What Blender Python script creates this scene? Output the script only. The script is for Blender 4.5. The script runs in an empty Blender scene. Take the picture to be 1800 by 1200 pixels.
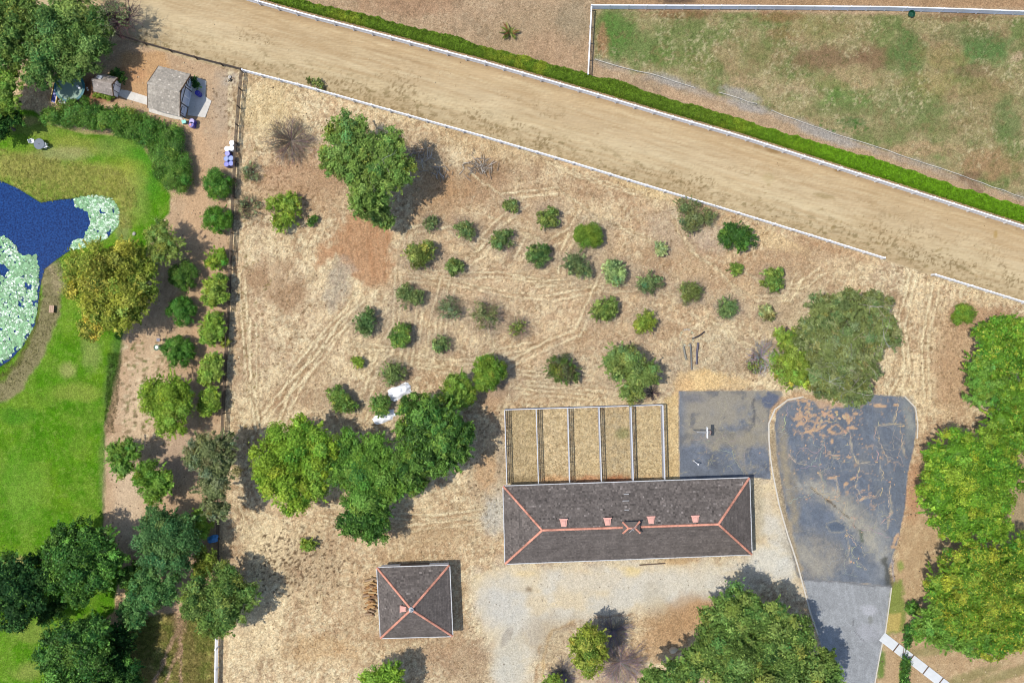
import bpy, math, random
import numpy as np
from mathutils import Vector, Matrix

# ------------------------------------------------------------------ camera, light, exposure
SC = bpy.context.scene
COL = SC.collection
H = 110.0            # flying height of the camera, metres
K = 15.0             # photograph pixels (of 1800) per metre on the ground
cam_d = bpy.data.cameras.new("camera"); cam = bpy.data.objects.new("camera", cam_d); COL.objects.link(cam)
cam.location = (0, 0, H); cam.rotation_euler = (0, 0, 0)
cam_d.sensor_width = 36; cam_d.lens = 36 * H / 120.0; cam_d.clip_start = 1; cam_d.clip_end = 3000
SC.camera = cam
SUN_S = 0.42         # shadow length per metre of height, towards +x
world = bpy.data.worlds.new("World"); SC.world = world; world.use_nodes = True
wn = world.node_tree; bg = wn.nodes["Background"]; sky = wn.nodes.new("ShaderNodeTexSky")
sky.sky_type = 'NISHITA'; sky.sun_disc = False
sky.sun_elevation = math.atan(1 / SUN_S); sky.sun_rotation = math.radians(270)
wn.links.new(sky.outputs[0], bg.inputs[0]); bg.inputs[1].default_value = 0.15
sun_d = bpy.data.lights.new("sun", 'SUN'); sun = bpy.data.objects.new("sun", sun_d); COL.objects.link(sun)
sun_d.energy = 3.5; sun_d.angle = math.radians(0.55); sun_d.color = (1.0, 0.955, 0.88)
sun.location = (-40, 0, 90); sun.rotation_euler = (0, -math.atan(SUN_S), 0)
SC.view_settings.view_transform = 'Standard'; SC.view_settings.look = 'None'
SC.view_settings.gamma = 1; SC.view_settings.use_curve_mapping = False
SC.view_settings.exposure = 0.34
SC.cycles.filter_width = 1.0
GAIN = (1.68, 1.68, 1.76)          # lit radiance of a flat white ground, used to turn observed colours into base colours

rnd = random.Random(7)
rng = np.random.default_rng(11)

# ------------------------------------------------------------------ helpers
def W(px, py, h=0.0):
    """place seen at this pixel, standing at height h"""
    f = 1 - h / H
    return ((px - 900) / K * f, (600 - py) / K * f, h)
def lin(c):
    c = c / 255.0
    return c / 12.92 if c <= 0.04045 else ((c + 0.055) / 1.055) ** 2.4
def S(r, g, b, k=None):
    k = k or GAIN
    return (min(.85, lin(r) / k[0]), min(.85, lin(g) / k[1]), min(.85, lin(b) / k[2]))

def tag(o, label=None, cat=None, group=None, kind=None):
    if label: o['label'] = label
    if cat: o['category'] = cat
    if group: o['group'] = group
    if kind: o['kind'] = kind
    return o
def empty(name, loc=(0, 0, 0), rz=0.0):
    o = bpy.data.objects.new(name, None); COL.objects.link(o)
    o.location = loc; o.rotation_euler = (0, 0, rz); o.empty_display_size = .3
    return o
def inst(name, mesh, parent=None, loc=(0, 0, 0), rot=(0, 0, 0), scale=(1, 1, 1), mat=None):
    o = bpy.data.objects.new(name, mesh); COL.objects.link(o)
    o.location = loc; o.rotation_euler = rot; o.scale = scale
    if parent: o.parent = parent
    return o

class MB:
    """collects simple shapes into one mesh"""
    def __init__(self): self.v = []; self.f = []; self.c = []; self.cc = None
    def add(self, vs, fs, col=None):
        n = len(self.v); self.v += [tuple(p) for p in vs]; self.f += [tuple(i + n for i in q) for q in fs]
        self.c += [col or (1, 1, 1)] * len(vs)
        return self
    def box(self, c, s, rz=0.0, rx=0.0, ry=0.0, col=None, taper=1.0):
        hx, hy, hz = s[0] / 2, s[1] / 2, s[2] / 2
        m = Matrix.Rotation(rz, 3, 'Z') @ Matrix.Rotation(ry, 3, 'Y') @ Matrix.Rotation(rx, 3, 'X')
        vs = []
        for z, t in ((-hz, 1), (hz, taper)):
            for x, y in ((-hx, -hy), (hx, -hy), (hx, hy), (-hx, hy)):
                p = m @ Vector((x * t, y * t, z)); vs.append((p.x + c[0], p.y + c[1], p.z + c[2]))
        return self.add(vs, [(3, 2, 1, 0), (4, 5, 6, 7), (0, 1, 5, 4), (1, 2, 6, 5), (2, 3, 7, 6), (3, 0, 4, 7)], col)
    def tube(self, pts, rad, sides=6, col=None, cap=True):
        pts = [Vector(p) for p in pts]; n = len(pts)
        if not hasattr(rad, '__len__'): rad = [rad] * n
        vs = []; up = Vector((0.13, 0.21, 1)).normalized()
        for i, p in enumerate(pts):
            d = (pts[min(i + 1, n - 1)] - pts[max(i - 1, 0)])
            if d.length < 1e-6: d = Vector((0, 0, 1))
            d.normalize(); a = d.cross(up)
            if a.length < .05: a = d.cross(Vector((1, 0, 0)))
            a.normalize(); b = d.cross(a)
            for k in range(sides):
                t = 2 * math.pi * k / sides
                vs.append(p + (a * math.cos(t) + b * math.sin(t)) * rad[i])
        fs = []
        for i in range(n - 1):
            for k in range(sides):
                k2 = (k + 1) % sides
                fs.append((i * sides + k, i * sides + k2, (i + 1) * sides + k2, (i + 1) * sides + k))
        if cap:
            fs.append(tuple(range(sides))[::-1]); fs.append(tuple((n - 1) * sides + k for k in range(sides)))
        return self.add(vs, fs, col)
    def lathe(self, prof, c=(0, 0, 0), sides=20, col=None):
        vs = []; fs = []
        for r, z in prof:
            for k in range(sides):
                t = 2 * math.pi * k / sides; vs.append((c[0] + r * math.cos(t), c[1] + r * math.sin(t), c[2] + z))
        for i in range(len(prof) - 1):
            for k in range(sides):
                k2 = (k + 1) % sides
                fs.append((i * sides + k, i * sides + k2, (i + 1) * sides + k2, (i + 1) * sides + k))
        fs.append(tuple(range(sides))[::-1]); fs.append(tuple((len(prof) - 1) * sides + k for k in range(sides)))
        return self.add(vs, fs, col)
    def prism(self, poly, z0, z1, col=None):
        """poly: list of (x,y) counter-clockwise"""
        n = len(poly); vs = [(x, y, z0) for x, y in poly] + [(x, y, z1) for x, y in poly]
        fs = [tuple(range(n))[::-1], tuple(range(n, 2 * n))]
        for i in range(n): j = (i + 1) % n; fs.append((i, j, n + j, n + i))
        return self.add(vs, fs, col)
    def mesh(self, name, mat, smooth=False):
        me = bpy.data.meshes.new(name); me.from_pydata(self.v, [], self.f); me.materials.append(mat)
        ca = me.color_attributes.new("Col", 'FLOAT_COLOR', 'POINT')
        a = np.ones((len(self.v), 4), np.float32); a[:, :3] = np.array(self.c, np.float32).reshape(-1, 3)
        ca.data.foreach_set("color", a.ravel())
        if smooth: me.shade_smooth()
        return me
    def build(self, name, mat, parent=None, loc=(0, 0, 0), rz=0.0, smooth=False):
        return inst(name, self.mesh(name, mat, smooth), parent, loc, (0, 0, rz))

def np_mesh(name, verts, faces, cols, mat, smooth=False):
    """verts (N,3), faces (M,k), cols (N,3): a fast mesh"""
    me = bpy.data.meshes.new(name); k = faces.shape[1]
    me.vertices.add(len(verts)); me.vertices.foreach_set("co", np.ascontiguousarray(verts, np.float32).ravel())
    me.loops.add(faces.size); me.loops.foreach_set("vertex_index", np.ascontiguousarray(faces, np.int32).ravel())
    me.polygons.add(len(faces)); me.polygons.foreach_set("loop_start", np.arange(0, faces.size, k, dtype=np.int32))
    me.polygons.foreach_set("loop_total", np.full(len(faces), k, np.int32))
    me.update(calc_edges=True); me.materials.append(mat)
    ca = me.color_attributes.new("Col", 'FLOAT_COLOR', 'POINT')
    a = np.ones((len(verts), 4), np.float32); a[:, :3] = cols
    ca.data.foreach_set("color", a.ravel())
    if smooth: me.shade_smooth()
    return me

# ------------------------------------------------------------------ materials
def mat_nodes(name):
    m = bpy.data.materials.new(name); m.use_nodes = True
    return m, m.node_tree, m.node_tree.nodes["Principled BSDF"]
def surf(name, col, rough=.7, var=.12, scale=6.0, bump=.15, metal=0.0, spec=.3, use_col=False, stretch=(1, 1, 1), bdist=.02):
    """one colour (or the Col attribute) with grain, blotches and relief"""
    m, t, p = mat_nodes(name); N = t.nodes; L = t.links
    tc = N.new("ShaderNodeTexCoord"); mp = N.new("ShaderNodeMapping"); mp.inputs[3].default_value = stretch
    L.new(tc.outputs["Object"], mp.inputs[0])
    n1 = N.new("ShaderNodeTexNoise"); n1.inputs["Scale"].default_value = scale; n1.inputs["Detail"].default_value = 5; n1.inputs["Roughness"].default_value = .65
    n2 = N.new("ShaderNodeTexNoise"); n2.inputs["Scale"].default_value = scale * .17; n2.inputs["Detail"].default_value = 3
    L.new(mp.outputs[0], n1.inputs[0]); L.new(mp.outputs[0], n2.inputs[0])
    ad = N.new("ShaderNodeMath"); ad.operation = 'ADD'; L.new(n1.outputs[0], ad.inputs[0]); L.new(n2.outputs[0], ad.inputs[1])
    mr = N.new("ShaderNodeMapRange"); mr.inputs[1].default_value = .7; mr.inputs[2].default_value = 1.3
    mr.inputs[3].default_value = 1 - var * 1.6; mr.inputs[4].default_value = 1 + var * 1.6; L.new(ad.outputs[0], mr.inputs[0])
    mx = N.new("ShaderNodeVectorMath"); mx.operation = 'SCALE'; L.new(mr.outputs[0], mx.inputs["Scale"])
    if use_col:
        a = N.new("ShaderNodeAttribute"); a.attribute_name = "Col"; L.new(a.outputs["Color"], mx.inputs[0])
        if col is not None:
            ml = N.new("ShaderNodeVectorMath"); ml.operation = 'MULTIPLY'; ml.inputs[1].default_value = col
            L.new(a.outputs["Color"], ml.inputs[0]); L.new(ml.outputs[0], mx.inputs[0])
    else:
        mx.inputs[0].default_value = col
    L.new(mx.outputs[0], p.inputs["Base Color"])
    p.inputs["Roughness"].default_value = rough; p.inputs["Metallic"].default_value = metal
    p.inputs["Specular IOR Level"].default_value = spec
    if bump:
        b = N.new("ShaderNodeBump"); b.inputs["Strength"].default_value = bump; b.inputs["Distance"].default_value = bdist
        L.new(n1.outputs[0], b.inputs["Height"]); L.new(b.outputs[0], p.inputs["Normal"])
    return m
def foliage_mat(name, trans=.3, rough=.6, gloss=.12):
    m, t, p = mat_nodes(name); N = t.nodes; L = t.links
    a = N.new("ShaderNodeAttribute"); a.attribute_name = "Col"
    n = N.new("ShaderNodeTexNoise"); n.inputs["Scale"].default_value = 2.2; n.inputs["Detail"].default_value = 3
    tc = N.new("ShaderNodeTexCoord"); L.new(tc.outputs["Object"], n.inputs[0])
    mr = N.new("ShaderNodeMapRange"); mr.inputs[1].default_value = .3; mr.inputs[2].default_value = .7; mr.inputs[3].default_value = .75; mr.inputs[4].default_value = 1.25
    L.new(n.outputs[0], mr.inputs[0])
    mx = N.new("ShaderNodeVectorMath"); mx.operation = 'SCALE'; L.new(a.outputs["Color"], mx.inputs[0]); L.new(mr.outputs[0], mx.inputs["Scale"])
    L.new(mx.outputs[0], p.inputs["Base Color"]); p.inputs["Roughness"].default_value = rough; p.inputs["Specular IOR Level"].default_value = gloss
    tr = N.new("ShaderNodeBsdfTranslucent"); L.new(mx.outputs[0], tr.inputs["Color"])
    ms = N.new("ShaderNodeMixShader"); ms.inputs[0].default_value = trans
    L.new(p.outputs[0], ms.inputs[1]); L.new(tr.outputs[0], ms.inputs[2])
    L.new(ms.outputs[0], N["Material Output"].inputs["Surface"])
    return m
def ground_mat(name, fine, fcon, mid, mcon, bump, rough=.95, stretch=(1, 1), rz=0.0, bdist=.05, speck=0.0, spec=.03, grit=.12, gsc=7.5):
    """Col attribute carries what the ground is made of; noise gives grain, litter and relief"""
    m, t, p = mat_nodes(name); N = t.nodes; L = t.links
    a = N.new("ShaderNodeAttribute"); a.attribute_name = "Col"
    tc = N.new("ShaderNodeTexCoord"); mp = N.new("ShaderNodeMapping")
    mp.inputs["Rotation"].default_value = (0, 0, rz); mp.inputs["Scale"].default_value = (stretch[0], stretch[1], 1)
    L.new(tc.outputs["Object"], mp.inputs[0])
    def noise(sc, det, vec, rough_=.6):
        n = N.new("ShaderNodeTexNoise"); n.inputs["Scale"].default_value = sc; n.inputs["Detail"].default_value = det
        n.inputs["Roughness"].default_value = rough_; L.new(vec, n.inputs[0]); return n
    def rng_(src, lo, hi, a0, a1):
        r = N.new("ShaderNodeMapRange"); r.inputs[1].default_value = lo; r.inputs[2].default_value = hi
        r.inputs[3].default_value = a0; r.inputs[4].default_value = a1; L.new(src, r.inputs[0]); return r
    nf = noise(fine, 3, mp.outputs[0], .7); nm = noise(mid, 4, mp.outputs[0])
    f = rng_(nf.outputs[0], .3, .7, 1 - fcon, 1 + fcon); g = rng_(nm.outputs[0], .3, .7, 1 - mcon, 1 + mcon)
    mu = N.new("ShaderNodeMath"); mu.operation = 'MULTIPLY'; L.new(f.outputs[0], mu.inputs[0]); L.new(g.outputs[0], mu.inputs[1])
    vg = N.new("ShaderNodeTexVoronoi"); vg.inputs["Scale"].default_value = gsc; L.new(mp.outputs[0], vg.inputs[0])
    sx = N.new("ShaderNodeSeparateColor"); L.new(vg.outputs["Color"], sx.inputs[0]); gg = rng_(sx.outputs[0], 0, 1, 1 - grit, 1 + grit)
    m2 = N.new("ShaderNodeMath"); m2.operation = 'MULTIPLY'; L.new(mu.outputs[0], m2.inputs[0]); L.new(gg.outputs[0], m2.inputs[1]); last = m2
    if speck:
        vo = N.new("ShaderNodeTexVoronoi"); vo.inputs["Scale"].default_value = 1.6; L.new(tc.outputs["Object"], vo.inputs[0])
        sp = rng_(vo.outputs["Distance"], .08, .2, 1 - speck, 1.0)
        m3 = N.new("ShaderNodeMath"); m3.operation = 'MULTIPLY'; L.new(m2.outputs[0], m3.inputs[0]); L.new(sp.outputs[0], m3.inputs[1]); last = m3
    mx = N.new("ShaderNodeVectorMath"); mx.operation = 'SCALE'; L.new(a.outputs["Color"], mx.inputs[0]); L.new(last.outputs[0], mx.inputs["Scale"])
    L.new(mx.outputs[0], p.inputs["Base Color"]); p.inputs["Roughness"].default_value = rough; p.inputs["Specular IOR Level"].default_value = spec
    if bump:
        b = N.new("ShaderNodeBump"); b.inputs["Strength"].default_value = bump; b.inputs["Distance"].default_value = bdist
        L.new(nf.outputs[0], b.inputs["Height"]); L.new(b.outputs[0], p.inputs["Normal"])
    return m

M = {}
M['straw'] = ground_mat('dry_straw_ground', 7.5, .24, .9, .06, .8, bdist=.10, speck=.0, grit=.24, gsc=7.0)
M['sand'] = ground_mat('raked_sand', 6.0, .09, .5, .05, .35, stretch=(.15, 1.3), rz=math.radians(16), bdist=.03, grit=.05)
M['lawn'] = ground_mat('mown_grass', 7.0, .32, 1.6, .12, .8, bdist=.06, grit=.22, gsc=8)
M['paddock'] = ground_mat('worn_pasture', 7.0, .28, 1.0, .10, .7, bdist=.06, grit=.20, gsc=8)
M['dirt'] = ground_mat('bare_dirt', 6.5, .20, .8, .08, .6, bdist=.05)
M['gravel'] = ground_mat('crushed_gravel', 7.5, .20, .8, .05, .6, bdist=.04)
M['asphalt'] = ground_mat('weathered_asphalt', 7.0, .16, .6, .06, .3, rough=.85, bdist=.02, spec=.3, grit=.10)
M['meadow'] = ground_mat('rough_clover', 4.0, .42, 1.2, .18, 1.0, bdist=.12, grit=.3, gsc=6)
M['wood'] = surf('old_timber', S(120, 95, 75), .85, .25, 9, .4)
M['bark'] = surf('bark', (.13, .10, .075), .9, .3, 7, .6, stretch=(1, 1, .3))
M['rail_brown'] = surf('brown_rail', (.075, .055, .04), .8, .25, 8, .3)
M['white'] = surf('white_painted_rail', (.74, .74, .75), .6, .10, 5, .05)
M['concrete'] = surf('pale_concrete', (.50, .47, .42), .9, .10, 4, .2)
M['kerb'] = surf('kerb_concrete', (.48, .44, .37), .9, .18, 5, .3)
M['slabs'] = surf('path_concrete', (.50, .51, .51), .9, .06, 3, .15)
M['wall'] = surf('painted_boards', (.70, .72, .76), .7, .06, 4, .1)
M['wall_dark'] = surf('dark_boards', (.12, .10, .09), .8, .15, 4, .2)
M['trim'] = surf('dark_trim', (.09, .085, .085), .7, .1, 5, .1)
M['shingle'] = surf('asphalt_shingle', None, .92, .16, 5, .4, use_col=True)
M['vent'] = surf('faded_pink_metal', (.58, .31, .25), .7, .12, 5, .2)
M['cap'] = surf('terracotta_cap', (.50, .22, .15), .8, .26, 4, .4)
M['gutter'] = surf('white_gutter', (.42, .42, .42), .6, .14, 5, .05)
M['galv'] = surf('galvanised_steel', (.44, .45, .48), .5, .08, 6, .05, metal=.2)
M['wire'] = surf('rusty_wire', (.10, .085, .075), .7, .1, 9, .0)
M['glass'] = surf('window_glass', (.10, .16, .26), .08, .03, 1, 0, spec=.6)
M['pale_glass'] = surf('pale_glass_panel', (.50, .55, .66), .25, .04, 1, 0, spec=.5)
M['multi'] = surf('mixed_paint', None, .5, .06, 5, .08, use_col=True)
M['plastic'] = surf('coloured_plastic', None, .35, .05, 5, .05, use_col=True, spec=.5)
M['leaf'] = foliage_mat('leaves')
M['leafg'] = foliage_mat('glossy_leaves', .25, .5, .2)
M['twig'] = surf('grey_twigs', None, .9, .2, 6, .2, use_col=True)
M['drygrass'] = foliage_mat('dry_blades', .35, .9, .02)
M['pad'] = surf('lily_pad', None, .5, .06, 5, .05, use_col=True, spec=.3)
M['stone'] = surf('stone', (.42, .38, .32), .9, .2, 5, .5)
M['sheet'] = surf('plastic_sheet', (.78, .79, .82), .35, .04, 3, .4, spec=.5)

UB = MB().box((0, 0, 0), (1, 1, 1))
def ubox(key, cache={}):
    if key not in cache: cache[key] = UB.mesh('box_' + key, M[key])
    return cache[key]
def uboxo(name, key, parent, c, s, rz=0.0, rx=0.0, ry=0.0):
    return inst(name, ubox(key), parent, c, (rx, ry, rz), s)
# ------------------------------------------------------------------ numpy noise and masks
def _hash(ix, iy, seed):
    h = (ix * 374761393 + iy * 668265263 + seed * 1274126177) & 0xFFFFFFFF
    h = ((h ^ (h >> 13)) * 1274126177) & 0xFFFFFFFF
    return ((h ^ (h >> 16)) & 0xFFFF).astype(np.float32) / 65535.0
def vnoise(x, y, seed):
    xf = np.floor(x); yf = np.floor(y); fx = (x - xf).astype(np.float32); fy = (y - yf).astype(np.float32)
    ix = xf.astype(np.int64); iy = yf.astype(np.int64)
    fx = fx * fx * (3 - 2 * fx); fy = fy * fy * (3 - 2 * fy)
    a = _hash(ix, iy, seed); b = _hash(ix + 1, iy, seed); c = _hash(ix, iy + 1, seed); d = _hash(ix + 1, iy + 1, seed)
    return (a + (b - a) * fx) * (1 - fy) + (c + (d - c) * fx) * fy
def fbm(x, y, size, seed, octv=4, ang=0.0, stretch=1.0, rough=.55):
    """0..1, features of `size` pixels, elongated along `ang` degrees (image axes)"""
    c, s = math.cos(math.radians(ang)), math.sin(math.radians(ang))
    u = (x * c + y * s) / (size * stretch); v = (-x * s + y * c) / size
    r = 0; amp = 1; tot = 0
    if stretch == 1.0: u, v = u * .87 + v * .5, v * .87 - u * .5
    for o in range(octv):
        if stretch == 1.0 and o: u, v = u * .76 + v * .65, v * .76 - u * .65
        r = r + amp * vnoise(u * 2 ** o + 17 * o, v * 2 ** o - 31 * o, seed + o * 101); tot += amp; amp *= rough
    return r / tot
def sdist(poly, x, y, closed=True):
    """signed distance (negative inside) or distance to a polyline"""
    d = np.full(x.shape, 1e9); inside = np.zeros(x.shape, bool); n = len(poly)
    for i in range(n if closed else n - 1):
        x0, y0 = poly[i]; x1, y1 = poly[(i + 1) % n]
        ex, ey = x1 - x0, y1 - y0; l2 = ex * ex + ey * ey + 1e-9
        t = np.clip(((x - x0) * ex + (y - y0) * ey) / l2, 0, 1)
        d = np.minimum(d, (x - x0 - t * ex) ** 2 + (y - y0 - t * ey) ** 2)
        if closed and y0 != y1:
            cr = ((y0 > y) != (y1 > y)) & (x < (x1 - x0) * (y - y0) / (y1 - y0) + x0)
            inside ^= cr
    d = np.sqrt(d)
    return np.where(inside, -d, d) if closed else d
def sm(a, b, v):
    t = np.clip((v - a) / (b - a), 0, 1); return t * t * (3 - 2 * t)

STEP = 0.15
NX = int(128 / STEP); NY = int(87 / STEP)
gx = -64 + np.arange(NX + 1) * (128 / NX); gy = -43.5 + np.arange(NY + 1) * (87 / NY)
GX, GY = np.meshgrid(gx, gy)
PX = (GX * K + 900).ravel(); PY = (600 - GY * K).ravel()
NV = PX.size
def sub(poly, pad):
    xs = [p[0] for p in poly]; ys = [p[1] for p in poly]
    return np.where((PX > min(xs) - pad) & (PX < max(xs) + pad) & (PY > min(ys) - pad) & (PY < max(ys) + pad))[0]
def pmask(poly, soft=4, amp=0, size=15, seed=1, closed=True, width=0):
    """indices and 0..1 weights of a soft, ragged polygon (or stroke)"""
    idx = sub(poly, soft + amp + width + 4); x = PX[idx]; y = PY[idx]
    d = sdist(poly, x, y, closed) - (0 if closed else width)
    if amp: d = d + (fbm(x, y, size, seed, 3) - .5) * 2 * amp
    return idx, 1 - sm(-soft / 2, soft / 2, d)
C = np.zeros((NV, 3), np.float32)
def mixc(idx, w, col):
    w = np.asarray(w, np.float32)[:, None]; C[idx] = C[idx] * (1 - w) + np.array(col, np.float32) * w
def paint(poly, col, a=1.0, soft=4, amp=0, size=15, seed=1):
    idx, w = pmask(poly, soft, amp, size, seed); mixc(idx, w * a, col)
def blob(x, y, rx, ry, col, a=1.0, soft=None, amp=None, seed=None, ang=0.0, size=None):
    soft = soft if soft is not None else 1.0; r = max(rx, ry) * 1.7 + 10
    idx = np.where((abs(PX - x) < r) & (abs(PY - y) < r))[0]
    c, s = math.cos(math.radians(ang)), math.sin(math.radians(ang)); dx = PX[idx] - x; dy = PY[idx] - y
    d = np.sqrt(((dx * c + dy * s) / rx) ** 2 + ((-dx * s + dy * c) / ry) ** 2)
    sd = seed if seed is not None else int(x * 3 + y * 7)
    d = d + (fbm(PX[idx], PY[idx], size or max(6, min(rx, ry) * .7), sd, 3) - .5) * (amp if amp is not None else .8)
    mixc(idx, (1 - sm(1 - soft / 2, 1 + soft / 2, d)) * a, col)
def stroke(pts, width, col, a=1.0, soft=2, breakup=.0, seed=5, amp=0, bs=20, warp=7):
    idx = sub(pts, soft + amp + width + 12); x = PX[idx]; y = PY[idx]
    x = x + (fbm(x, y, 11, seed + 1, 3) - .5) * warp; y = y + (fbm(x, y, 11, seed + 2, 3) - .5) * warp
    d = sdist(pts, x, y, False) - width / 2
    if amp: d = d + (fbm(x, y, 18, seed, 3) - .5) * 2 * amp
    w = 1 - sm(-soft / 2, soft / 2, d)
    if breakup: w = w * sm(breakup - .25, breakup + .15, fbm(PX[idx], PY[idx], bs, seed + 9, 2))
    mixc(idx, w * a, col)
def alla(w, col): mixc(np.arange(NV), w, col)
ALL = slice(None)
g = lambda *a, **k: fbm(PX, PY, *a, **k)

# ------------------------------------------------------------------ where each kind of ground lies (photograph pixels, at ground level)
fence_up = [(330, -34), (447, 0), (540, 26), (640, 52), (733, 77), (850, 108), (1035, 161), (1173, 202), (1300, 238), (1413, 274), (1583, 328), (1800, 397), (1900, 430)]
fence_lo = [(205, 64), (250, 76), (330, 99), (425, 122), (540, 152), (700, 197), (850, 239), (1000, 283), (1150, 329), (1300, 374), (1450, 420), (1562, 455), (1645, 482), (1800, 530), (1900, 562)]
def lean(pts, h): return [(900 + (x - 900) * (1 - h / H), 600 + (y - 600) * (1 - h / H)) for x, y in pts]
fuB = lean(fence_up, 1.25); flB = lean(fence_lo, 1.2)
TRACK = [(-60, -150)] + fuB + [(1960, 600)] + flB[::-1] + [(150, 50), (-60, 0)]
POND = [(-80, 300), (0, 317), (28, 329), (70, 355), (100, 350), (125, 348), (165, 342), (195, 348), (209, 368), (207, 395), (188, 418), (150, 434), (122, 440), (98, 457), (78, 472), (71, 495), (65, 540), (60, 570), (40, 608), (15, 635), (-80, 690)]
LAWN = [(-80, 120), (0, 190), (60, 195), (80, 212), (150, 232), (240, 240), (275, 290), (300, 342), (298, 375), (270, 400), (250, 470), (215, 590), (206, 640), (185, 740), (181, 840), (180, 945), (215, 985), (205, 1040), (200, 1075), (150, 1110), (130, 1150), (110, 1270), (-80, 1270)]
MEADOW = [(200, 1110), (250, 1085), (320, 1075), (378, 1085), (378, 1270), (190, 1270)]
PADDOCK = [(1046, 20), (1900, 30), (1900, 392), (1747, 330), (1627, 288), (1467, 236), (1357, 195), (1222, 155), (1130, 128), (1046, 104)]
COURT = [(1193, 687), (1373, 686), (1377, 694), (1358, 712), (1351, 735), (1351, 790), (1355, 842), (1320, 838), (1300, 880), (1195, 880)]
LOT = [(1362, 745), (1366, 722), (1385, 704), (1410, 699), (1440, 706), (1480, 714), (1530, 692), (1590, 698), (1607, 716), (1611, 750), (1605, 790), (1596, 830), (1590, 895), (1577, 955), (1561, 1000), (1566, 1030), (1490, 1022), (1412, 1018), (1404, 985), (1388, 930), (1378, 870), (1368, 820), (1364, 790)]
DRIVE = [(1412, 1018), (1490, 1022), (1566, 1030), (1556, 1110), (1538, 1200), (1530, 1290), (1480, 1290), (1462, 1200), (1438, 1115), (1424, 1070)]
YARD = [(838, 1002), (880, 998), (1050, 992), (1200, 985), (1325, 978), (1335, 900), (1340, 845), (1358, 845), (1372, 890), (1390, 945), (1404, 1000), (1416, 1050), (1330, 1015), (1262, 1022), (1255, 1052), (1200, 1070), (1120, 1078), (1060, 1075), (985, 1100), (955, 1120), (935, 1160), (930, 1290), (868, 1290), (870, 1180), (858, 1120), (838, 1080)]
WESTDIRT = [(140, 120), (215, 70), (300, 92), (425, 124), (416, 290), (405, 480), (399, 600), (392, 750), (386, 900), (382, 1080), (300, 1085), (215, 1040), (180, 945), (183, 840), (186, 740), (207, 640), (220, 585), (250, 470), (270, 400), (304, 360), (340, 300), (345, 235), (230, 190), (150, 175)]

# ------------------------------------------------------------------ what the ground is made of, as one colour field
straw_c = S(238, 210, 168); tan_c = S(216, 184, 147); brown_c = S(182, 148, 116); red_c = S(182, 130, 92); grey_c = S(178, 168, 152)
cream = S(250, 226, 184); olive = S(132, 124, 80)
n1 = g(60, 1, octv=5); n2 = g(14, 2, octv=4, rough=.7); n3 = g(120, 3, octv=4)
C[:] = np.array(tan_c, np.float32)
alla(sm(.42, .72, n2 * .6 + n1 * .4) * .85, straw_c)
alla(sm(.55, .75, n1) * .5, brown_c)
alla(sm(.6, .78, g(9, 4, octv=3, rough=.8)) * .55, S(150, 122, 90))
alla(sm(.52, .7, g(6, 41, octv=3, rough=.85)) * .7, cream)
alla(sm(.6, .74, g(6, 42, octv=3, rough=.85)) * .4, S(146, 116, 86))
alla(sm(.5, .7, n3) * .25, grey_c)
# streaky stubble, west field and the mown strip at the east
for poly, ang, se in (([(420, 400), (640, 430), (700, 560), (640, 760), (430, 860), (400, 700)], 78, 11), ([(560, 430), (700, 480), (720, 560), (560, 720), (430, 760), (470, 600)], 122, 12),
                      ([(395, 880), (560, 930), (600, 1010), (640, 1270), (385, 1270)], 95, 13), ([(1570, 455), (1660, 490), (1700, 580), (1690, 740), (1620, 820), (1605, 700), (1545, 690), (1575, 560)], 97, 14),
                      ([(430, 150), (560, 170), (560, 230), (470, 260), (430, 420)], 70, 15)):
    idx, w = pmask(poly, 50, 20, 40, se)
    mixc(idx, w * sm(.35, .65, fbm(PX[idx], PY[idx], 7, se, 3, ang, 7, .65)) * .8, cream)
    mixc(idx, w * sm(.58, .8, fbm(PX[idx], PY[idx], 8, se + 50, 3, ang, 6, .65)) * .55, S(166, 138, 104))
# north-east strip beyond the hedge, paddock edge
NE = [(400, -80), (1960, -80), (1960, 420)] + fuB[::-1]
idx, w = pmask(NE, 6, 0)
mixc(idx, w * .92, S(186, 158, 128))
mixc(idx, w * sm(.5, .7, fbm(PX[idx], PY[idx], 25, 21, 4)) * .55, S(160, 138, 112))
mixc(idx, w * sm(.55, .72, fbm(PX[idx], PY[idx], 5, 22, 3, rough=.8)) * .45, S(212, 190, 158))
blob(720, 8, 80, 20, S(178, 140, 110), .6); blob(960, 60, 120, 50, S(165, 145, 115), .35)
blob(980, 85, 60, 30, S(196, 160, 128), .5); blob(1010, 40, 30, 45, S(150, 142, 118), .4)
paint([(1045, -60), (1960, -60), (1960, 14), (1045, 8)], S(176, 140, 105), .7, 6, 3)
blob(1190, 0, 30, 8, S(70, 60, 60), .7)
# west dirt
paint(WESTDIRT, S(203, 172, 140), .95, 10, 5, 20, 31)
idx, w = pmask(WESTDIRT, 10, 5, 20, 31)
mixc(idx, w * sm(.5, .75, fbm(PX[idx], PY[idx], 22, 32, 4)) * .5, S(182, 150, 120))
mixc(idx, w * sm(.6, .8, fbm(PX[idx], PY[idx], 5, 33, 3, rough=.8)) * .5, S(228, 205, 170))
paint([(215, 95), (290, 90), (300, 120), (262, 190), (215, 165)], S(205, 163, 118), .8, 10, 5)
blob(228, 110, 30, 18, S(205, 160, 112), .5); blob(395, 175, 22, 60, S(190, 172, 150), .6); blob(405, 140, 14, 12, S(180, 172, 160), .6)
stroke([(325, 215), (350, 260), (352, 330), (340, 380), (350, 440), (362, 520), (352, 600), (340, 640)], 36, S(214, 178, 142), .8, 14, amp=6)
blob(250, 700, 30, 90, S(232, 205, 172), .55, ang=10); blob(225, 880, 28, 70, S(228, 204, 176), .6); blob(310, 800, 45, 40, S(190, 165, 145), .6)
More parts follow.
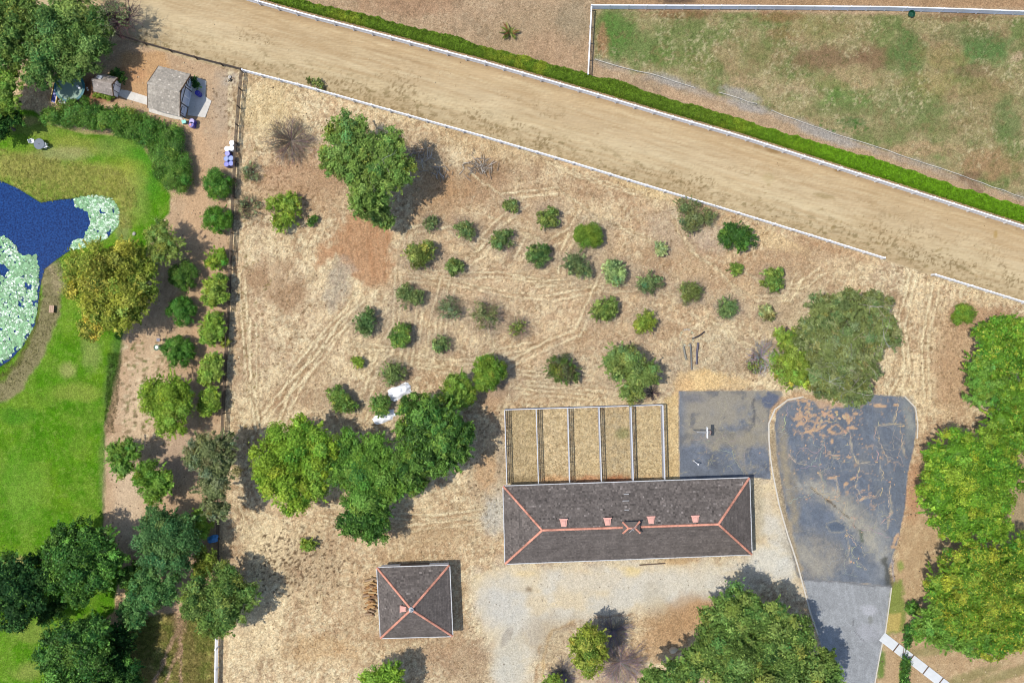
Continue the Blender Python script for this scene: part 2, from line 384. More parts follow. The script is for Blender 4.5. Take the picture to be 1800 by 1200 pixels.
blob(180, 1075, 45, 26, S(204, 172, 128), .9); blob(150, 160, 60, 25, S(150, 95, 65), .7); blob(180, 30, 40, 30, S(120, 85, 75), .5)
blob(230, 130, 30, 14, S(206, 156, 116), .6)
for _ in range(260):
    x = rnd.uniform(215, 300); y = rnd.uniform(600, 790)
    blob(x, y, rnd.uniform(1.5, 4), rnd.uniform(1.5, 3.5), rnd.choice([S(236, 214, 180), S(120, 105, 70), S(96, 110, 50)]), .6, .6)
for k_, (sz, lo, hi, cc_, al) in enumerate(((70, .50, .66, cream, .45), (40, .54, .68, cream, .5), (34, .56, .70, brown_c, .5), (22, .58, .72, S(160, 132, 102), .45), (12, .56, .7, S(248, 228, 188), .45), (5, .53, .66, S(252, 236, 198), .6), (5, .58, .70, S(146, 116, 86), .45), (4, .62, .72, S(120, 98, 72), .5))):
    m_ = sm(lo, hi, g(sz, 900 + k_ * 7, octv=4)); ok = (PX > 400) & (PY > 120 + (PX - 425) * .298); mixc(np.where(ok)[0], (m_ * al)[ok], cc_)
for poly_, cc_, al_, sd_ in (([(700, 230), (1000, 300), (1400, 420), (1520, 470), (1400, 560), (1180, 520), (900, 420), (740, 400)], S(196, 160, 124), .5, 951), ([(700, 420), (1000, 480), (1180, 560), (1180, 660), (900, 620), (700, 560)], S(204, 170, 136), .35, 952),
                       ([(430, 400), (620, 560), (640, 740), (500, 760), (410, 640)], S(200, 170, 142), .35, 953), ([(560, 900), (860, 880), (860, 1000), (800, 1200), (480, 1200), (520, 1060)], S(204, 174, 136), .3, 954), ([(1640, 540), (1720, 560), (1710, 700), (1640, 780), (1620, 700)], S(198, 162, 128), .5, 955)):
    i_, w_ = pmask(poly_, 90, 40, 60, sd_); mixc(i_, w_ * al_ * (.4 + .8 * sm(.35, .65, fbm(PX[i_], PY[i_], 50, sd_, 4))).clip(0, 1), cc_)
# field patches
paint([(612, 376), (640, 368), (664, 385), (684, 402), (690, 432), (688, 470), (676, 500), (650, 516), (632, 500), (612, 470), (590, 448), (560, 462), (553, 452), (562, 430), (590, 424), (600, 396)], S(194, 150, 113), .9, 18, 16, 12, 35)
idx, w = pmask([(600, 380), (690, 400), (690, 480), (650, 516), (600, 450), (560, 455)], 20, 12, 12, 35)
mixc(idx, w * sm(.5, .7, fbm(PX[idx], PY[idx], 9, 37, 4, rough=.8)) * .45, S(206, 166, 128)); mixc(idx, w * sm(.5, .7, fbm(PX[idx], PY[idx], 3.5, 38, 3, 84, 12, .7)) * .4, S(162, 114, 80))
mixc(idx, w * sm(.5, .75, fbm(PX[idx], PY[idx], 3, 36, 3, 86, 9, .6)) * .4, S(212, 160, 118))
paint([(610, 455), (622, 470), (618, 500), (600, 540), (578, 545), (568, 520), (575, 480), (592, 455)], S(186, 172, 154), .6, 22, 12, 10)
stroke([(600, 470), (585, 535)], 3, S(150, 140, 124), .5, 6, .4, 37); stroke([(618, 480), (590, 540)], 3, S(214, 200, 176), .6, 5, .4, 38)
blob(530, 310, 85, 45, S(190, 150, 118), .75); blob(470, 350, 50, 26, S(204, 172, 136), .6); blob(560, 340, 50, 50, S(190, 156, 122), .6)
for x, y, rx, ry, a in ((450, 492, 26, 20, .8), (505, 520, 32, 28, .8), (487, 470, 26, 14, .5), (560, 640, 36, 20, .35), (545, 690, 30, 40, .35), (490, 700, 14, 30, .6), (590, 585, 14, 20, .5), (420, 620, 10, 60, .3),
                        (760, 365, 40, 14, .5), (830, 330, 60, 30, .6), (800, 395, 60, 18, .4), (880, 300, 80, 26, .4), (1050, 330, 90, 26, .35), (940, 470, 80, 16, .3), (720, 500, 70, 14, .4), (1060, 510, 60, 10, .45),
                        (1150, 470, 60, 30, .3), (1170, 580, 26, 16, .45), (1190, 430, 50, 26, .3), (1290, 640, 40, 26, .3), (1420, 440, 60, 16, .4), (1010, 600, 80, 20, .25), (950, 700, 70, 14, .35), (700, 610, 30, 12, .4), (1350, 470, 60, 20, .35)):
    blob(x, y, rx, ry, S(176, 142, 110), a)
blob(1470, 432, 80, 14, S(190, 144, 108), .4, ang=17); blob(1720, 560, 60, 26, S(184, 146, 114), .8); blob(1680, 660, 36, 80, S(192, 156, 122), .7)
blob(1650, 800, 40, 50, S(190, 150, 115), .6); blob(1260, 420, 40, 24, S(208, 190, 176), .4); blob(1190, 400, 50, 34, S(196, 180, 160), .4)
for x, y, rx, ry in ((745, 300, 60, 60), (1420, 560, 70, 60), (1240, 630, 60, 50)): blob(x, y, rx, ry, S(176, 164, 140), .3)
blob(860, 260, 80, 20, S(206, 176, 130), .35, ang=17); blob(770, 330, 50, 30, S(196, 150, 105), .5); blob(860, 298, 40, 14, S(160, 130, 100), .6)
blob(1140, 330, 60, 16, S(240, 215, 165), .55, ang=17); blob(1350, 420, 60, 14, S(238, 208, 160), .6, ang=18); blob(470, 190, 50, 50, S(226, 200, 150), .6)
# heap of yellow chips north of the court
blob(1235, 668, 48, 18, S(240, 205, 150), .95, .5); blob(1200, 690, 18, 30, S(236, 196, 142), .85, .5); blob(1290, 674, 30, 12, S(232, 200, 152), .7, .5)
# wheel tracks of the mower
trk = [[(618, 525), (610, 540), (580, 570), (520, 640), (490, 700)], [(640, 530), (620, 545), (560, 600), (510, 690), (480, 760)],
       [(695, 470), (692, 540), (690, 575), (672, 600), (655, 640), (640, 690)], [(620, 600), (650, 612), (720, 635), (790, 650)], [(640, 604), (700, 612), (760, 632), (830, 632), (880, 612), (940, 600)],
       [(710, 485), (790, 492), (870, 510), (960, 520), (1060, 500)], [(704, 470), (800, 480), (880, 478), (980, 498)], [(775, 490), (756, 560), (752, 625)], [(790, 492), (775, 560), (768, 610)], [(735, 520), (728, 580), (724, 640)],
       [(860, 380), (900, 400), (960, 425), (1000, 400), (1020, 370)], [(880, 395), (840, 440), (800, 470)], [(820, 300), (880, 340), (980, 330), (1050, 380), (1140, 420), (1170, 430)], [(925, 415), (905, 450)],
       [(930, 495), (1000, 490), (1060, 505), (1120, 500), (1200, 520)], [(840, 560), (880, 640), (960, 600), (1010, 580), (1060, 470)], [(780, 400), (830, 430), (870, 390), (920, 350)], [(1300, 470), (1330, 490), (1400, 500), (1440, 470)],
       [(1290, 500), (1320, 520), (1380, 520), (1400, 480)], [(1180, 380), (1210, 440), (1260, 470), (1300, 520)], [(705, 446), (760, 500)], [(720, 400), (780, 390), (860, 420)], [(1000, 410), (985, 440), (982, 480)],
       [(1250, 560), (1300, 600), (1360, 620)], [(700, 580), (690, 620), (640, 660)], [(710, 600), (700, 640), (640, 740)], [(600, 560), (560, 620), (500, 680), (450, 740)], [(420, 480), (430, 640), (450, 760)], [(440, 560), (440, 690)],
       [(1600, 480), (1580, 560), (1590, 640), (1560, 700)], [(1640, 500), (1620, 600), (1625, 700)], [(860, 215), (900, 250), (1000, 300), (1130, 340)], [(910, 650), (1040, 660), (1100, 690)], [(920, 668), (1050, 680)], [(905, 682), (1040, 694)],
       [(410, 880), (440, 950), (500, 1010)], [(420, 860), (470, 960), (520, 990)], [(560, 880), (640, 900), (760, 905), (850, 895)], [(560, 905), (700, 925), (840, 910)]]
for i, p in enumerate(trk):
    for off, cc_, al, br in ((0, S(252, 234, 194), .9, .34), (4.5, S(160, 130, 96), .6, .40), (-4.5, S(164, 134, 100), .5, .42), (14, S(252, 234, 194), .8, .38), (18.5, S(162, 132, 98), .5, .42)):
        q = [(u + off * .75, v + off * .66) for u, v in p]; stroke(q, 2.6, cc_, min(1, al * 1.1), 3, br - .07, i * 3 + 60 + int(off * 10), 1, 9)
# south-west field
blob(540, 990, 60, 50, S(180, 152, 120), .55); blob(480, 960, 40, 40, cream, .6); blob(440, 1080, 60, 90, cream, .45); blob(560, 1140, 60, 26, S(200, 160, 112), .5); blob(690, 1120, 60, 10, S(190, 156, 120), .6)
blob(800, 1150, 60, 40, S(176, 142, 112), .6); blob(830, 1180, 40, 50, S(186, 160, 130), .5); blob(760, 940, 60, 20, S(196, 166, 128), .5); blob(400, 1000, 30, 60, S(194, 160, 130), .5)
blob(860, 850, 36, 90, S(202, 182, 152), .5); blob(870, 900, 22, 36, S(198, 196, 188), .7, ang=5); blob(855, 830, 20, 30, S(206, 164, 122), .6); blob(865, 680, 30, 40, S(196, 156, 122), .7)
blob(880, 790, 8, 60, S(180, 165, 145), .5)
for _ in range(330):
    a = rnd.gauss(0, 1), rnd.gauss(0, 1); x = 520 + a[0] * 45; y = 985 + a[1] * 32
    blob(x, y, rnd.uniform(1.3, 2.6), rnd.uniform(1.2, 2.2), S(104, 82, 62), .8, .5)
for cx, cy, sx, sy, n, cc in ((480, 330, 55, 40, 130, S(130, 98, 70)), (480, 560, 60, 60, 120, S(140, 110, 76)), (1620, 640, 40, 80, 130, S(140, 116, 84)), (430, 560, 22, 130, 90, S(128, 116, 66)), (850, 850, 22, 60, 70, S(110, 95, 75)), (870, 1100, 40, 60, 30, S(120, 95, 75)),
                               (1320, 380, 160, 30, 90, S(150, 120, 80)), (400, 170, 16, 40, 45, S(120, 95, 70)), (900, 300, 200, 40, 120, S(146, 118, 86)), (1000, 500, 250, 90, 260, S(150, 122, 90))):
    for _ in range(n):
        blob(cx + rnd.gauss(0, sx), cy + rnd.gauss(0, sy), rnd.uniform(1.2, 2.8), rnd.uniform(1.2, 2.4), cc, .7, .6)
# litter and worn soil under the bushes
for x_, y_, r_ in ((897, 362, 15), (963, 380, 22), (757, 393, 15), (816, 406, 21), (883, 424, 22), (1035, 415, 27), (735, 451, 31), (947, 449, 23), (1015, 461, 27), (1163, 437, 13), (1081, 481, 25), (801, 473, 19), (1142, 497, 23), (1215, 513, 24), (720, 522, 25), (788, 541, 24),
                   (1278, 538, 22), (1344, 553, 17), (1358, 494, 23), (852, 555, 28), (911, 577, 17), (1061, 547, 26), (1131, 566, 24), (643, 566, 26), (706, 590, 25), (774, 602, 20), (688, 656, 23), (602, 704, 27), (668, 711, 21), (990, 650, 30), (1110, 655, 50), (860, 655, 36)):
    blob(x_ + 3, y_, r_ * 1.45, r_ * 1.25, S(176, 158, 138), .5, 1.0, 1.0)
# runs behind the barn
for k in range(5):
    x0 = 893 + 55.7 * k
    paint([(x0, 720), (x0 + 52, 718), (x0 + 54, 850), (x0 + 4, 852)], S(212, 190, 150), .85, 6, 3)
    idx, w = pmask([(x0, 720), (x0 + 52, 718), (x0 + 54, 850), (x0 + 4, 852)], 6, 3)
    mixc(idx, w * sm(.45, .68, fbm(PX[idx], PY[idx], 7, 300 + k, 3, rough=.7)) * .7, [S(192, 172, 132), cream, S(232, 208, 164), S(192, 176, 146), S(230, 208, 164)][k])
    blob(x0 + 27, 845, 26, 10, [S(170, 150, 116), S(222, 178, 134), S(206, 150, 112), S(196, 130, 92), S(220, 185, 140)][k], .9)
blob(1095, 762, 12, 10, S(140, 145, 92), .7)
paint([(1168, 700), (1192, 690), (1196, 845), (1172, 850)], S(226, 196, 142), .7, 5, 2)
# gravel yard
idx, w = pmask(YARD, 46, 22, 40, 71)
mixc(idx, w * .9, S(224, 208, 180))
mixc(idx, w * sm(.4, .65, fbm(PX[idx], PY[idx], 45, 72, 4)) * .8, S(218, 212, 200))
mixc(idx, w * sm(.55, .75, fbm(PX[idx], PY[idx], 18, 73, 4, 0, 3)) * .7, S(236, 214, 172))
blob(900, 1020, 60, 20, S(236, 210, 160), .55); blob(1350, 985, 40, 26, S(226, 222, 212), .8); blob(1330, 900, 14, 50, S(198, 186, 160), .7); blob(1200, 1030, 100, 30, S(220, 214, 202), .7); blob(1110, 1005, 16, 10, S(240, 215, 158), .8)
blob(1060, 1022, 150, 16, S(220, 212, 198), .5); blob(1190, 985, 24, 7, S(200, 164, 118), .7); blob(890, 1120, 7, 20, S(150, 130, 112), .8, ang=25, soft=.5); blob(930, 1035, 7, 5, S(130, 108, 84), .7)
blob(880, 1060, 36, 50, S(208, 204, 196), .7); blob(895, 1160, 26, 60, S(206, 200, 186), .7)
stroke([(940, 1200), (948, 1140), (975, 1105), (1040, 1085), (1120, 1080)], 4, S(168, 128, 88), .6, 4, .4, 77, 3)
stroke([(1010, 1090), (970, 1110), (955, 1150), (952, 1200)], 5, S(214, 180, 130), .7, 4, .4, 78, 3)
blob(1190, 1095, 70, 36, S(184, 148, 110), .8, ang=-25); blob(1235, 1075, 50, 20, S(200, 158, 116), .6, ang=-20); blob(1160, 1130, 60, 26, S(194, 156, 116), .6, ang=-25); blob(1150, 1050, 20, 30, S(198, 186, 164), .5)
blob(970, 1120, 50, 40, S(176, 156, 128), .5); blob(1060, 1170, 60, 40, S(184, 158, 140), .6)
# racetrack sand
idx, w = pmask(TRACK, 5, 2)
x, y = PX[idx], PY[idx]
mixc(idx, w, S(217, 195, 160))
band = sdist(fuB, x, y, False); bl = sdist(flB, x, y, False)
A = 16.3
mixc(idx, w * sm(95, 20, band) * .5, S(200, 168, 124))
mixc(idx, w * np.exp(-((band - 85) / 26.) ** 2) * .5, S(226, 204, 162))
mixc(idx, w * sm(50, 5, bl) * .55, S(186, 164, 126))
mixc(idx, w * sm(.45, .75, fbm(x, y, 5, 82, 3, A, 30, .6)) * .35, S(190, 158, 116))
mixc(idx, w * sm(.5, .8, fbm(x, y, 4, 83, 3, A, 26, .6)) * .35, S(228, 206, 166))
mixc(idx, w * sm(.5, .7, fbm(x, y, 90, 84, 3)) * .2, S(184, 156, 116))
mixc(idx, w * sm(.52, .7, fbm(x, y, 3.5, 86, 3, A, 14, .7)) * .3, S(176, 146, 106)); mixc(idx, w * sm(.55, .72, fbm(x, y, 3.5, 87, 3, A, 12, .7)) * .3, S(236, 216, 178))
mixc(idx, w * sm(120, 20, bl) * sm(.56, .64, fbm(x, y, 30, 88, 3, A, 3)) * sm(.56, .64, fbm(x, y, 4, 89, 3, rough=.8)) * .75, S(138, 116, 80))
mixc(idx, w * sm(60, 10, bl) * sm(.52, .64, fbm(x, y, 4, 90, 3, A, 2, rough=.8)) * .5, S(150, 128, 92))
near = sm(70, 15, bl) * sm(0, 10, bl)
mixc(idx, w * near * sm(.62, .74, fbm(x, y, 6, 85, 3, A, 2.0, .7)) * .75, S(140, 122, 84))
mixc(idx, w * sm(11, 2, band) * .8, S(180, 152, 118))
for _ in range(90):
    t = rnd.random() ** .8; xx = 440 + t * 900 + rnd.gauss(0, 30); k = (xx - 425) * .298 + 122
    yy = k - rnd.choice([14, 14, 22, 22, 34, 48, 70]) + rnd.gauss(0, 7)
    blob(xx, yy, rnd.uniform(1.2, 2.6), rnd.uniform(.9, 1.5), S(150, 126, 88), rnd.uniform(.3, .7), .9, ang=16)
for _ in range(40):
    xx = rnd.uniform(1300, 1760); k = (xx - 425) * .298 + 122
    blob(xx, k - rnd.uniform(10, 90), rnd.uniform(1.2, 4), rnd.uniform(1.2, 2.5), S(166, 144, 100), .6, .7)
blob(1358, 265, 14, 4, S(158, 128, 88), .8, ang=14); blob(1332, 257, 8, 3, S(165, 136, 95), .7, ang=14); blob(1472, 299, 6, 3, S(150, 120, 80), .8); blob(1450, 345, 18, 4, S(170, 148, 106), .7, ang=12); blob(1350, 312, 12, 8, S(196, 176, 130), .5); blob(1750, 412, 3, 7, S(180, 150, 90), .7)
blob(700, 100, 60, 3, S(174, 145, 108), .5, ang=16)
# paddock pasture
idx, w = pmask(PADDOCK, 8, 4, 20, 91)
x, y = PX[idx], PY[idx]
mixc(idx, w, S(166, 154, 112))
mixc(idx, w * sm(.48, .66, fbm(x, y, 60, 92, 5)) * .8, S(116, 132, 76))
mixc(idx, w * sm(.52, .7, fbm(x, y, 50, 93, 5)) * .7, S(170, 146, 110))
mixc(idx, w * sm(.55, .7, fbm(x, y, 6, 94, 3, rough=.75)) * .35, S(192, 176, 132))
for x_, y_, rx, ry, c_, a in ((1085, 55, 34, 40, S(94, 132, 62), .85), (1130, 85, 60, 32, S(100, 130, 66), .75), (1180, 100, 50, 20, S(112, 132, 70), .7), (1190, 60, 50, 22, S(120, 134, 78), .5), (1200, 25, 60, 8, S(140, 102, 76), .7),
                          (1240, 110, 30, 14, S(128, 134, 76), .5), (1370, 30, 40, 10, S(150, 108, 76), .6), (1370, 60, 20, 14, S(150, 112, 80), .5), (1330, 100, 30, 24, S(132, 132, 82), .5), (1440, 50, 50, 20, S(138, 138, 82), .5),
                          (1450, 105, 60, 20, S(138, 108, 84), .75), (1530, 100, 36, 22, S(136, 106, 82), .75), (1500, 140, 50, 22, S(186, 160, 122), .6), (1420, 150, 50, 12, S(178, 156, 118), .5), (1590, 90, 30, 40, S(96, 124, 68), .8), (1600, 120, 22, 40, S(104, 128, 74), .7),
                          (1735, 85, 50, 26, S(82, 128, 66), .8), (1700, 60, 60, 16, S(108, 120, 74), .6), (1790, 50, 20, 16, S(96, 128, 66), .7), (1660, 100, 40, 20, S(150, 138, 84), .5), (1690, 30, 70, 8, S(140, 110, 84), .7), (1640, 150, 50, 26, S(166, 150, 96), .5),
                          (1720, 125, 40, 12, S(134, 110, 84), .6), (1740, 160, 40, 30, S(156, 132, 90), .5), (1490, 175, 50, 20, S(96, 136, 64), .65), (1460, 150, 30, 12, S(110, 134, 66), .5), (1590, 190, 60, 34, S(116, 132, 80), .6), (1480, 195, 60, 12, S(118, 128, 78), .6),
                          (1770, 210, 24, 40, S(100, 126, 72), .65), (1720, 200, 30, 40, S(160, 144, 104), .6), (1560, 230, 60, 14, S(138, 138, 92), .5), (1650, 225, 34, 14, S(124, 130, 80), .5), (1620, 262, 60, 12, S(190, 160, 124), .7), (1740, 290, 50, 26, S(174, 138, 104), .75),
                          (1705, 310, 24, 8, S(130, 104, 80), .8), (1500, 215, 26, 8, S(70, 110, 60), .6), (1390, 160, 40, 12, S(186, 164, 128), .6), (1310, 145, 40, 10, S(190, 166, 130), .6), (1060, 75, 10, 26, S(178, 136, 104), .8), (1395, 170, 20, 8, S(104, 134, 70), .4), (1790, 100, 12, 8, S(190, 165, 135), .8)):
    blob(x_, y_, rx, ry, c_, a, .9, 1.1)
idx, w = pmask(PADDOCK, 8, 4, 20, 91); x, y = PX[idx], PY[idx]
mixc(idx, w * sm(.46, .62, fbm(x, y, 45, 191, 3)) * sm(.56, .66, fbm(x, y, 5, 192, 3, rough=.8)) * .55, S(208, 194, 154))
mixc(idx, w * sm(.56, .7, fbm(x, y, 6, 193, 3, rough=.8)) * .4, S(92, 104, 58)); mixc(idx, w * sm(.56, .7, fbm(x, y, 9, 194, 3, rough=.8)) * .35, S(146, 118, 88))
stroke([(1050, 108), (1130, 132), (1222, 158), (1357, 198), (1467, 240), (1627, 292), (1747, 334), (1810, 352)], 12, S(170, 160, 148), .6, 10, .38, 97, 6, 40)
for x_, y_ in ((1180, 142), (1300, 165), (1310, 185), (1430, 230), (1470, 245)): blob(x_, y_, 34, 9, S(176, 170, 164), .7, ang=18)
stroke([(1170, 160), (1300, 212), (1467, 268), (1633, 318), (1800, 372)], 16, S(208, 174, 140), .6, 10, .3, 98, 3, 60)
blob(1712, 325, 9, 20, S(150, 124, 100), .7, ang=-35, soft=.5)
for _ in range(30): blob(rnd.uniform(1440, 1530), rnd.uniform(210, 235), rnd.uniform(1.5, 3), rnd.uniform(1.5, 2.5), S(78, 116, 54), .7, .5)
# lawn
idx, w = pmask(LAWN, 5, 3, 18, 101)
x, y = PX[idx], PY[idx]
mixc(idx, w, S(88, 140, 26))
mixc(idx, w * sm(.5, .7, fbm(x, y, 55, 102, 4)) * .5, S(122, 156, 40))
mixc(idx, w * sm(.5, .7, fbm(x, y, 40, 103, 4)) * .5, S(66, 122, 18))
mixc(idx, w * sm(.55, .75, fbm(x, y, 7, 104, 3, 60, 3)) * .2, S(138, 172, 66))
mixc(idx, w * sm(.5, .65, .5 + .5 * np.sin((x * .93 - y * .35) / 5.2)) * .16, S(120, 165, 50))
mixc(idx, w * sm(.5, .68, fbm(x, y, 18, 105, 4, rough=.7)) * .4, S(70, 118, 16)); mixc(idx, w * sm(.5, .66, fbm(x, y, 34, 106, 4)) * .3, S(140, 164, 66)); mixc(idx, w * sm(.56, .7, fbm(x, y, 5, 107, 3, rough=.8)) * .35, S(150, 176, 80))
for x_, y_, rx, ry, c_, a, an in ((130, 255, 70, 16, S(168, 162, 84), .5, 6), (60, 225, 60, 14, S(150, 160, 80), .6, 0), (50, 212, 20, 8, S(186, 170, 110), .7, 0), (215, 255, 40, 20, S(126, 152, 76), .5, 0), (110, 270, 50, 12, S(178, 170, 120), .6, 0), (255, 300, 24, 50, S(84, 146, 40), .8, -25),
                              (60, 300, 70, 20, S(166, 158, 96), .8, 5), (40, 290, 60, 20, S(156, 150, 84), .7, 0), (150, 310, 60, 26, S(160, 164, 80), .7, 0), (215, 320, 36, 40, S(170, 170, 76), .7, 30), (235, 350, 26, 40, S(146, 160, 84), .5, 0), (120, 650, 14, 14, S(176, 172, 110), .6, 0),
                              (160, 620, 16, 30, S(160, 166, 100), .5, 0), (130, 690, 44, 16, S(160, 168, 80), .5, 0), (30, 730, 40, 14, S(60, 130, 30), .5, 0), (195, 660, 10, 60, S(90, 120, 60), .7, 8), (208, 620, 8, 60, S(72, 110, 50), .5, 8), (40, 860, 40, 60, S(120, 164, 60), .4, 0), (30, 985, 26, 8, S(196, 180, 120), .7, 0),
                              (60, 1110, 40, 20, S(150, 160, 80), .5, 0), (50, 1180, 26, 16, S(160, 160, 90), .5, 0), (180, 820, 6, 70, S(120, 140, 76), .5, 0), (215, 400, 14, 30, S(160, 156, 110), .5, 0)):
    blob(x_, y_, rx, ry, c_, a, 1.0, .8, ang=an)
stroke([(76, 472), (92, 500), (86, 555), (66, 610), (20, 680), (-40, 710)], 34, S(150, 138, 104), .92, 9, amp=5)
stroke([(98, 470), (106, 505)], 26, S(176, 160, 126), .7, 12, amp=6)
stroke([(68, 520), (60, 580), (30, 640), (-20, 680)], 8, S(98, 104, 48), .7, 5, amp=2)
stroke([(196, 640), (186, 720), (182, 800), (181, 940)], 3, S(84, 96, 60), .7, 3, .4, 108)
stroke([(240, 240), (278, 292), (303, 345)], 5, S(186, 172, 118), .6, 4); stroke([(85, 216), (150, 234), (240, 240)], 4, S(196, 174, 130), .7, 3)
idx, w = pmask([(-80, 255), (0, 262), (80, 280), (160, 290), (215, 300), (240, 345), (230, 400), (212, 400), (205, 350), (150, 345), (80, 356), (0, 318), (-80, 300)], 16, 8, 20, 109)
mixc(idx, w * (.35 + .6 * sm(.4, .65, fbm(PX[idx], PY[idx], 6, 110, 3, rough=.75))), S(168, 168, 88))
mixc(idx, w * sm(.6, .78, fbm(PX[idx], PY[idx], 5, 111, 3, rough=.75)) * .5, S(92, 104, 50))
# clover meadow with a forked footpath
idx, w = pmask(MEADOW, 8, 4, 20, 121)
mixc(idx, w, S(160, 148, 90))
mixc(idx, w * sm(.45, .65, fbm(PX[idx], PY[idx], 30, 122, 4)) * .7, S(128, 142, 66))
mixc(idx, w * sm(.55, .7, fbm(PX[idx], PY[idx], 5, 123, 3, rough=.8)) * .5, S(176, 156, 104))
stroke([(312, 1070), (316, 1100), (300, 1130), (286, 1165), (266, 1210)], 7, S(214, 180, 150), .95, 3, amp=1.5)
stroke([(316, 1100), (318, 1135), (317, 1230)], 6, S(214, 178, 148), .95, 3, amp=1.5); stroke([(316, 1138), (304, 1165), (286, 1210)], 5, S(214, 178, 148), .9, 3, amp=1.5)
blob(317, 1090, 12, 30, S(206, 172, 142), .7)
# soil and verge east of the drive
EAST = [(1566, 1030), (1580, 960), (1597, 900), (1604, 830), (1640, 780), (1960, 700), (1960, 1290), (1530, 1290), (1555, 1115)]
paint(EAST, S(190, 160, 124), .9, 8, 4, 20, 131)
idx, w = pmask(EAST, 8, 4)
mixc(idx, w * sm(.5, .7, fbm(PX[idx], PY[idx], 9, 132, 4, rough=.7)) * .5, S(222, 196, 156))
blob(1605, 860, 14, 50, S(200, 150, 114), .7); blob(1590, 880, 8, 40, S(212, 164, 126), .5); blob(1788, 900, 24, 46, S(168, 150, 118), .8)
paint([(1562, 1030), (1586, 1020), (1590, 1070), (1588, 1112), (1556, 1115), (1558, 1070)], S(128, 148, 66), .85, 10, 7, 8)
paint([(1558, 1078), (1584, 1076), (1582, 1108), (1557, 1112)], S(206, 180, 112), .8, 6, 3)
blob(1583, 995, 6, 10, S(140, 158, 76), .8); paint([(1542, 1140), (1552, 1138), (1558, 1165), (1552, 1188), (1540, 1195)], S(100, 134, 56), .85, 8, 5, 8)
paint([(1558, 1150), (1580, 1150), (1575, 1270), (1545, 1270)], S(196, 166, 130), .9, 6, 3); stroke([(1590, 1150), (1583, 1210)], 10, S(112, 150, 54), .9, 3)
for x_, y_, a in ((1700, 1190, -20), (1770, 1185, -18), (1650, 1140, -10)): blob(x_, y_, 60, 9, S(122, 130, 72), .5, ang=a)
# asphalt: court, lot, drive
def asph(poly, base, seed, soft=2.5, amp=1.2):
    base = tuple(c * 1.06 for c in base)
    idx, w = pmask(poly, soft, amp, 10, seed); x, y = PX[idx], PY[idx]
    mixc(idx, w, base)
    mixc(idx, w * sm(.45, .7, fbm(x, y, 30, seed, 4)) * .35, tuple(c * .78 for c in base))
    mixc(idx, w * sm(.5, .75, fbm(x, y, 8, seed + 3, 3)) * .3, tuple(c * 1.4 for c in base))
    mixc(idx, w * sm(.5, .7, fbm(x, y, 5, seed + 5, 3, rough=.8)) * .35, tuple(c * .72 for c in base))
    mixc(idx, w * sm(.55, .75, fbm(x, y, 6, seed + 6, 3, 80, 8)) * .3, tuple(c * 1.45 for c in base))
    mixc(idx, w * sm(.55, .75, fbm(x, y, 5, seed + 8, 3, 35, 10)) * .25, tuple(c * 1.5 for c in base))
    return idx, w
idx, w = asph(COURT, S(112, 118, 130), 141)
x, y = PX[idx], PY[idx]
dusty = sm(.42, .62, fbm(x, y, 26, 142, 5) * .65 + (1 - sm(690, 860, y)) * .35) * sm(1190, 1215, x)
mixc(idx, w * dusty * .8, S(166, 156, 138))
mixc(idx, w * sm(.6, .72, fbm(x, y, 22, 143, 4)) * .6, S(92, 96, 108))
blob(1358, 703, 18, 14, S(96, 106, 130), .9, .4); blob(1280, 770, 70, 16, S(158, 148, 128), .5); blob(1220, 700, 22, 8, S(120, 120, 128), .6)
stroke([(1262, 755), (1290, 790), (1312, 835)], 4, S(150, 142, 130), .7, 3); stroke([(1325, 700), (1326, 745)], 4, S(90, 90, 96), .7, 3)
for k in range(26):
    x0 = rnd.uniform(1200, 1345); y0 = rnd.uniform(700, 835); p = [(x0, y0)]; an = rnd.uniform(0, 6.3)
    for _ in range(5): an += rnd.gauss(0, .6); x0 += math.cos(an) * 7; y0 += math.sin(an) * 7; p.append((x0, y0))
    stroke(p, .8, S(182, 172, 140), .6, 1.6, .3, k + 400, bs=8)
idx, w = asph(LOT, S(110, 118, 132), 151)
x, y = PX[idx], PY[idx]
mixc(idx, w * sm(.5, .72, fbm(x, y, 40, 152, 5)) * .35, S(150, 146, 142))
mixc(idx, w * sm(1000, 1030, y) * .2, S(150, 148, 146))
blob(1440, 970, 40, 40, S(160, 152, 140), .75, 1.0, 1.0); blob(1420, 1000, 18, 22, S(156, 148, 138), .8); blob(1465, 880, 55, 16, S(158, 152, 144), .7, ang=38); blob(1510, 910, 60, 20, S(168, 162, 148), .7, ang=42); blob(1545, 970, 20, 50, S(150, 150, 152), .6, ang=-8)
blob(1390, 850, 12, 60, S(158, 144, 120), .7, ang=-8); blob(1375, 780, 8, 50, S(168, 152, 124), .7); blob(1600, 745, 10, 40, S(150, 152, 146), .6)
idx, w = pmask(LOT, 2, 1, 10, 151); x, y = PX[idx], PY[idx]
mixc(idx, w * sm(.46, .58, fbm(x, y, 7, 158, 4, rough=.75)) * .4, S(106, 114, 128)); mixc(idx, w * sm(.5, .65, fbm(x, y, 5, 159, 3, 75, 8, .7)) * .35, S(136, 140, 146)); mixc(idx, w * sm(.52, .66, fbm(x, y, 5, 160, 3, 40, 8, .7)) * .25, S(92, 100, 114))
def haze_of_dust(pts, wd, col, al, seed):
    i_ = sub(pts, wd * 2); u, v = PX[i_], PY[i_]; q = sdist(pts, u, v, False) + (fbm(u, v, 14, seed, 4, rough=.7) - .5) * wd * 1.6
    mixc(i_, sm(wd, 0, q) * al * (.55 + .45 * sm(.4, .6, fbm(u, v, 4, seed + 1, 3, 60, 3, .8))), col)
haze_of_dust([(1420, 850), (1470, 885), (1520, 930), (1548, 975)], 24, S(182, 176, 162), .85, 861); haze_of_dust([(1395, 960), (1425, 985), (1450, 1005)], 34, S(172, 166, 154), .85, 862)
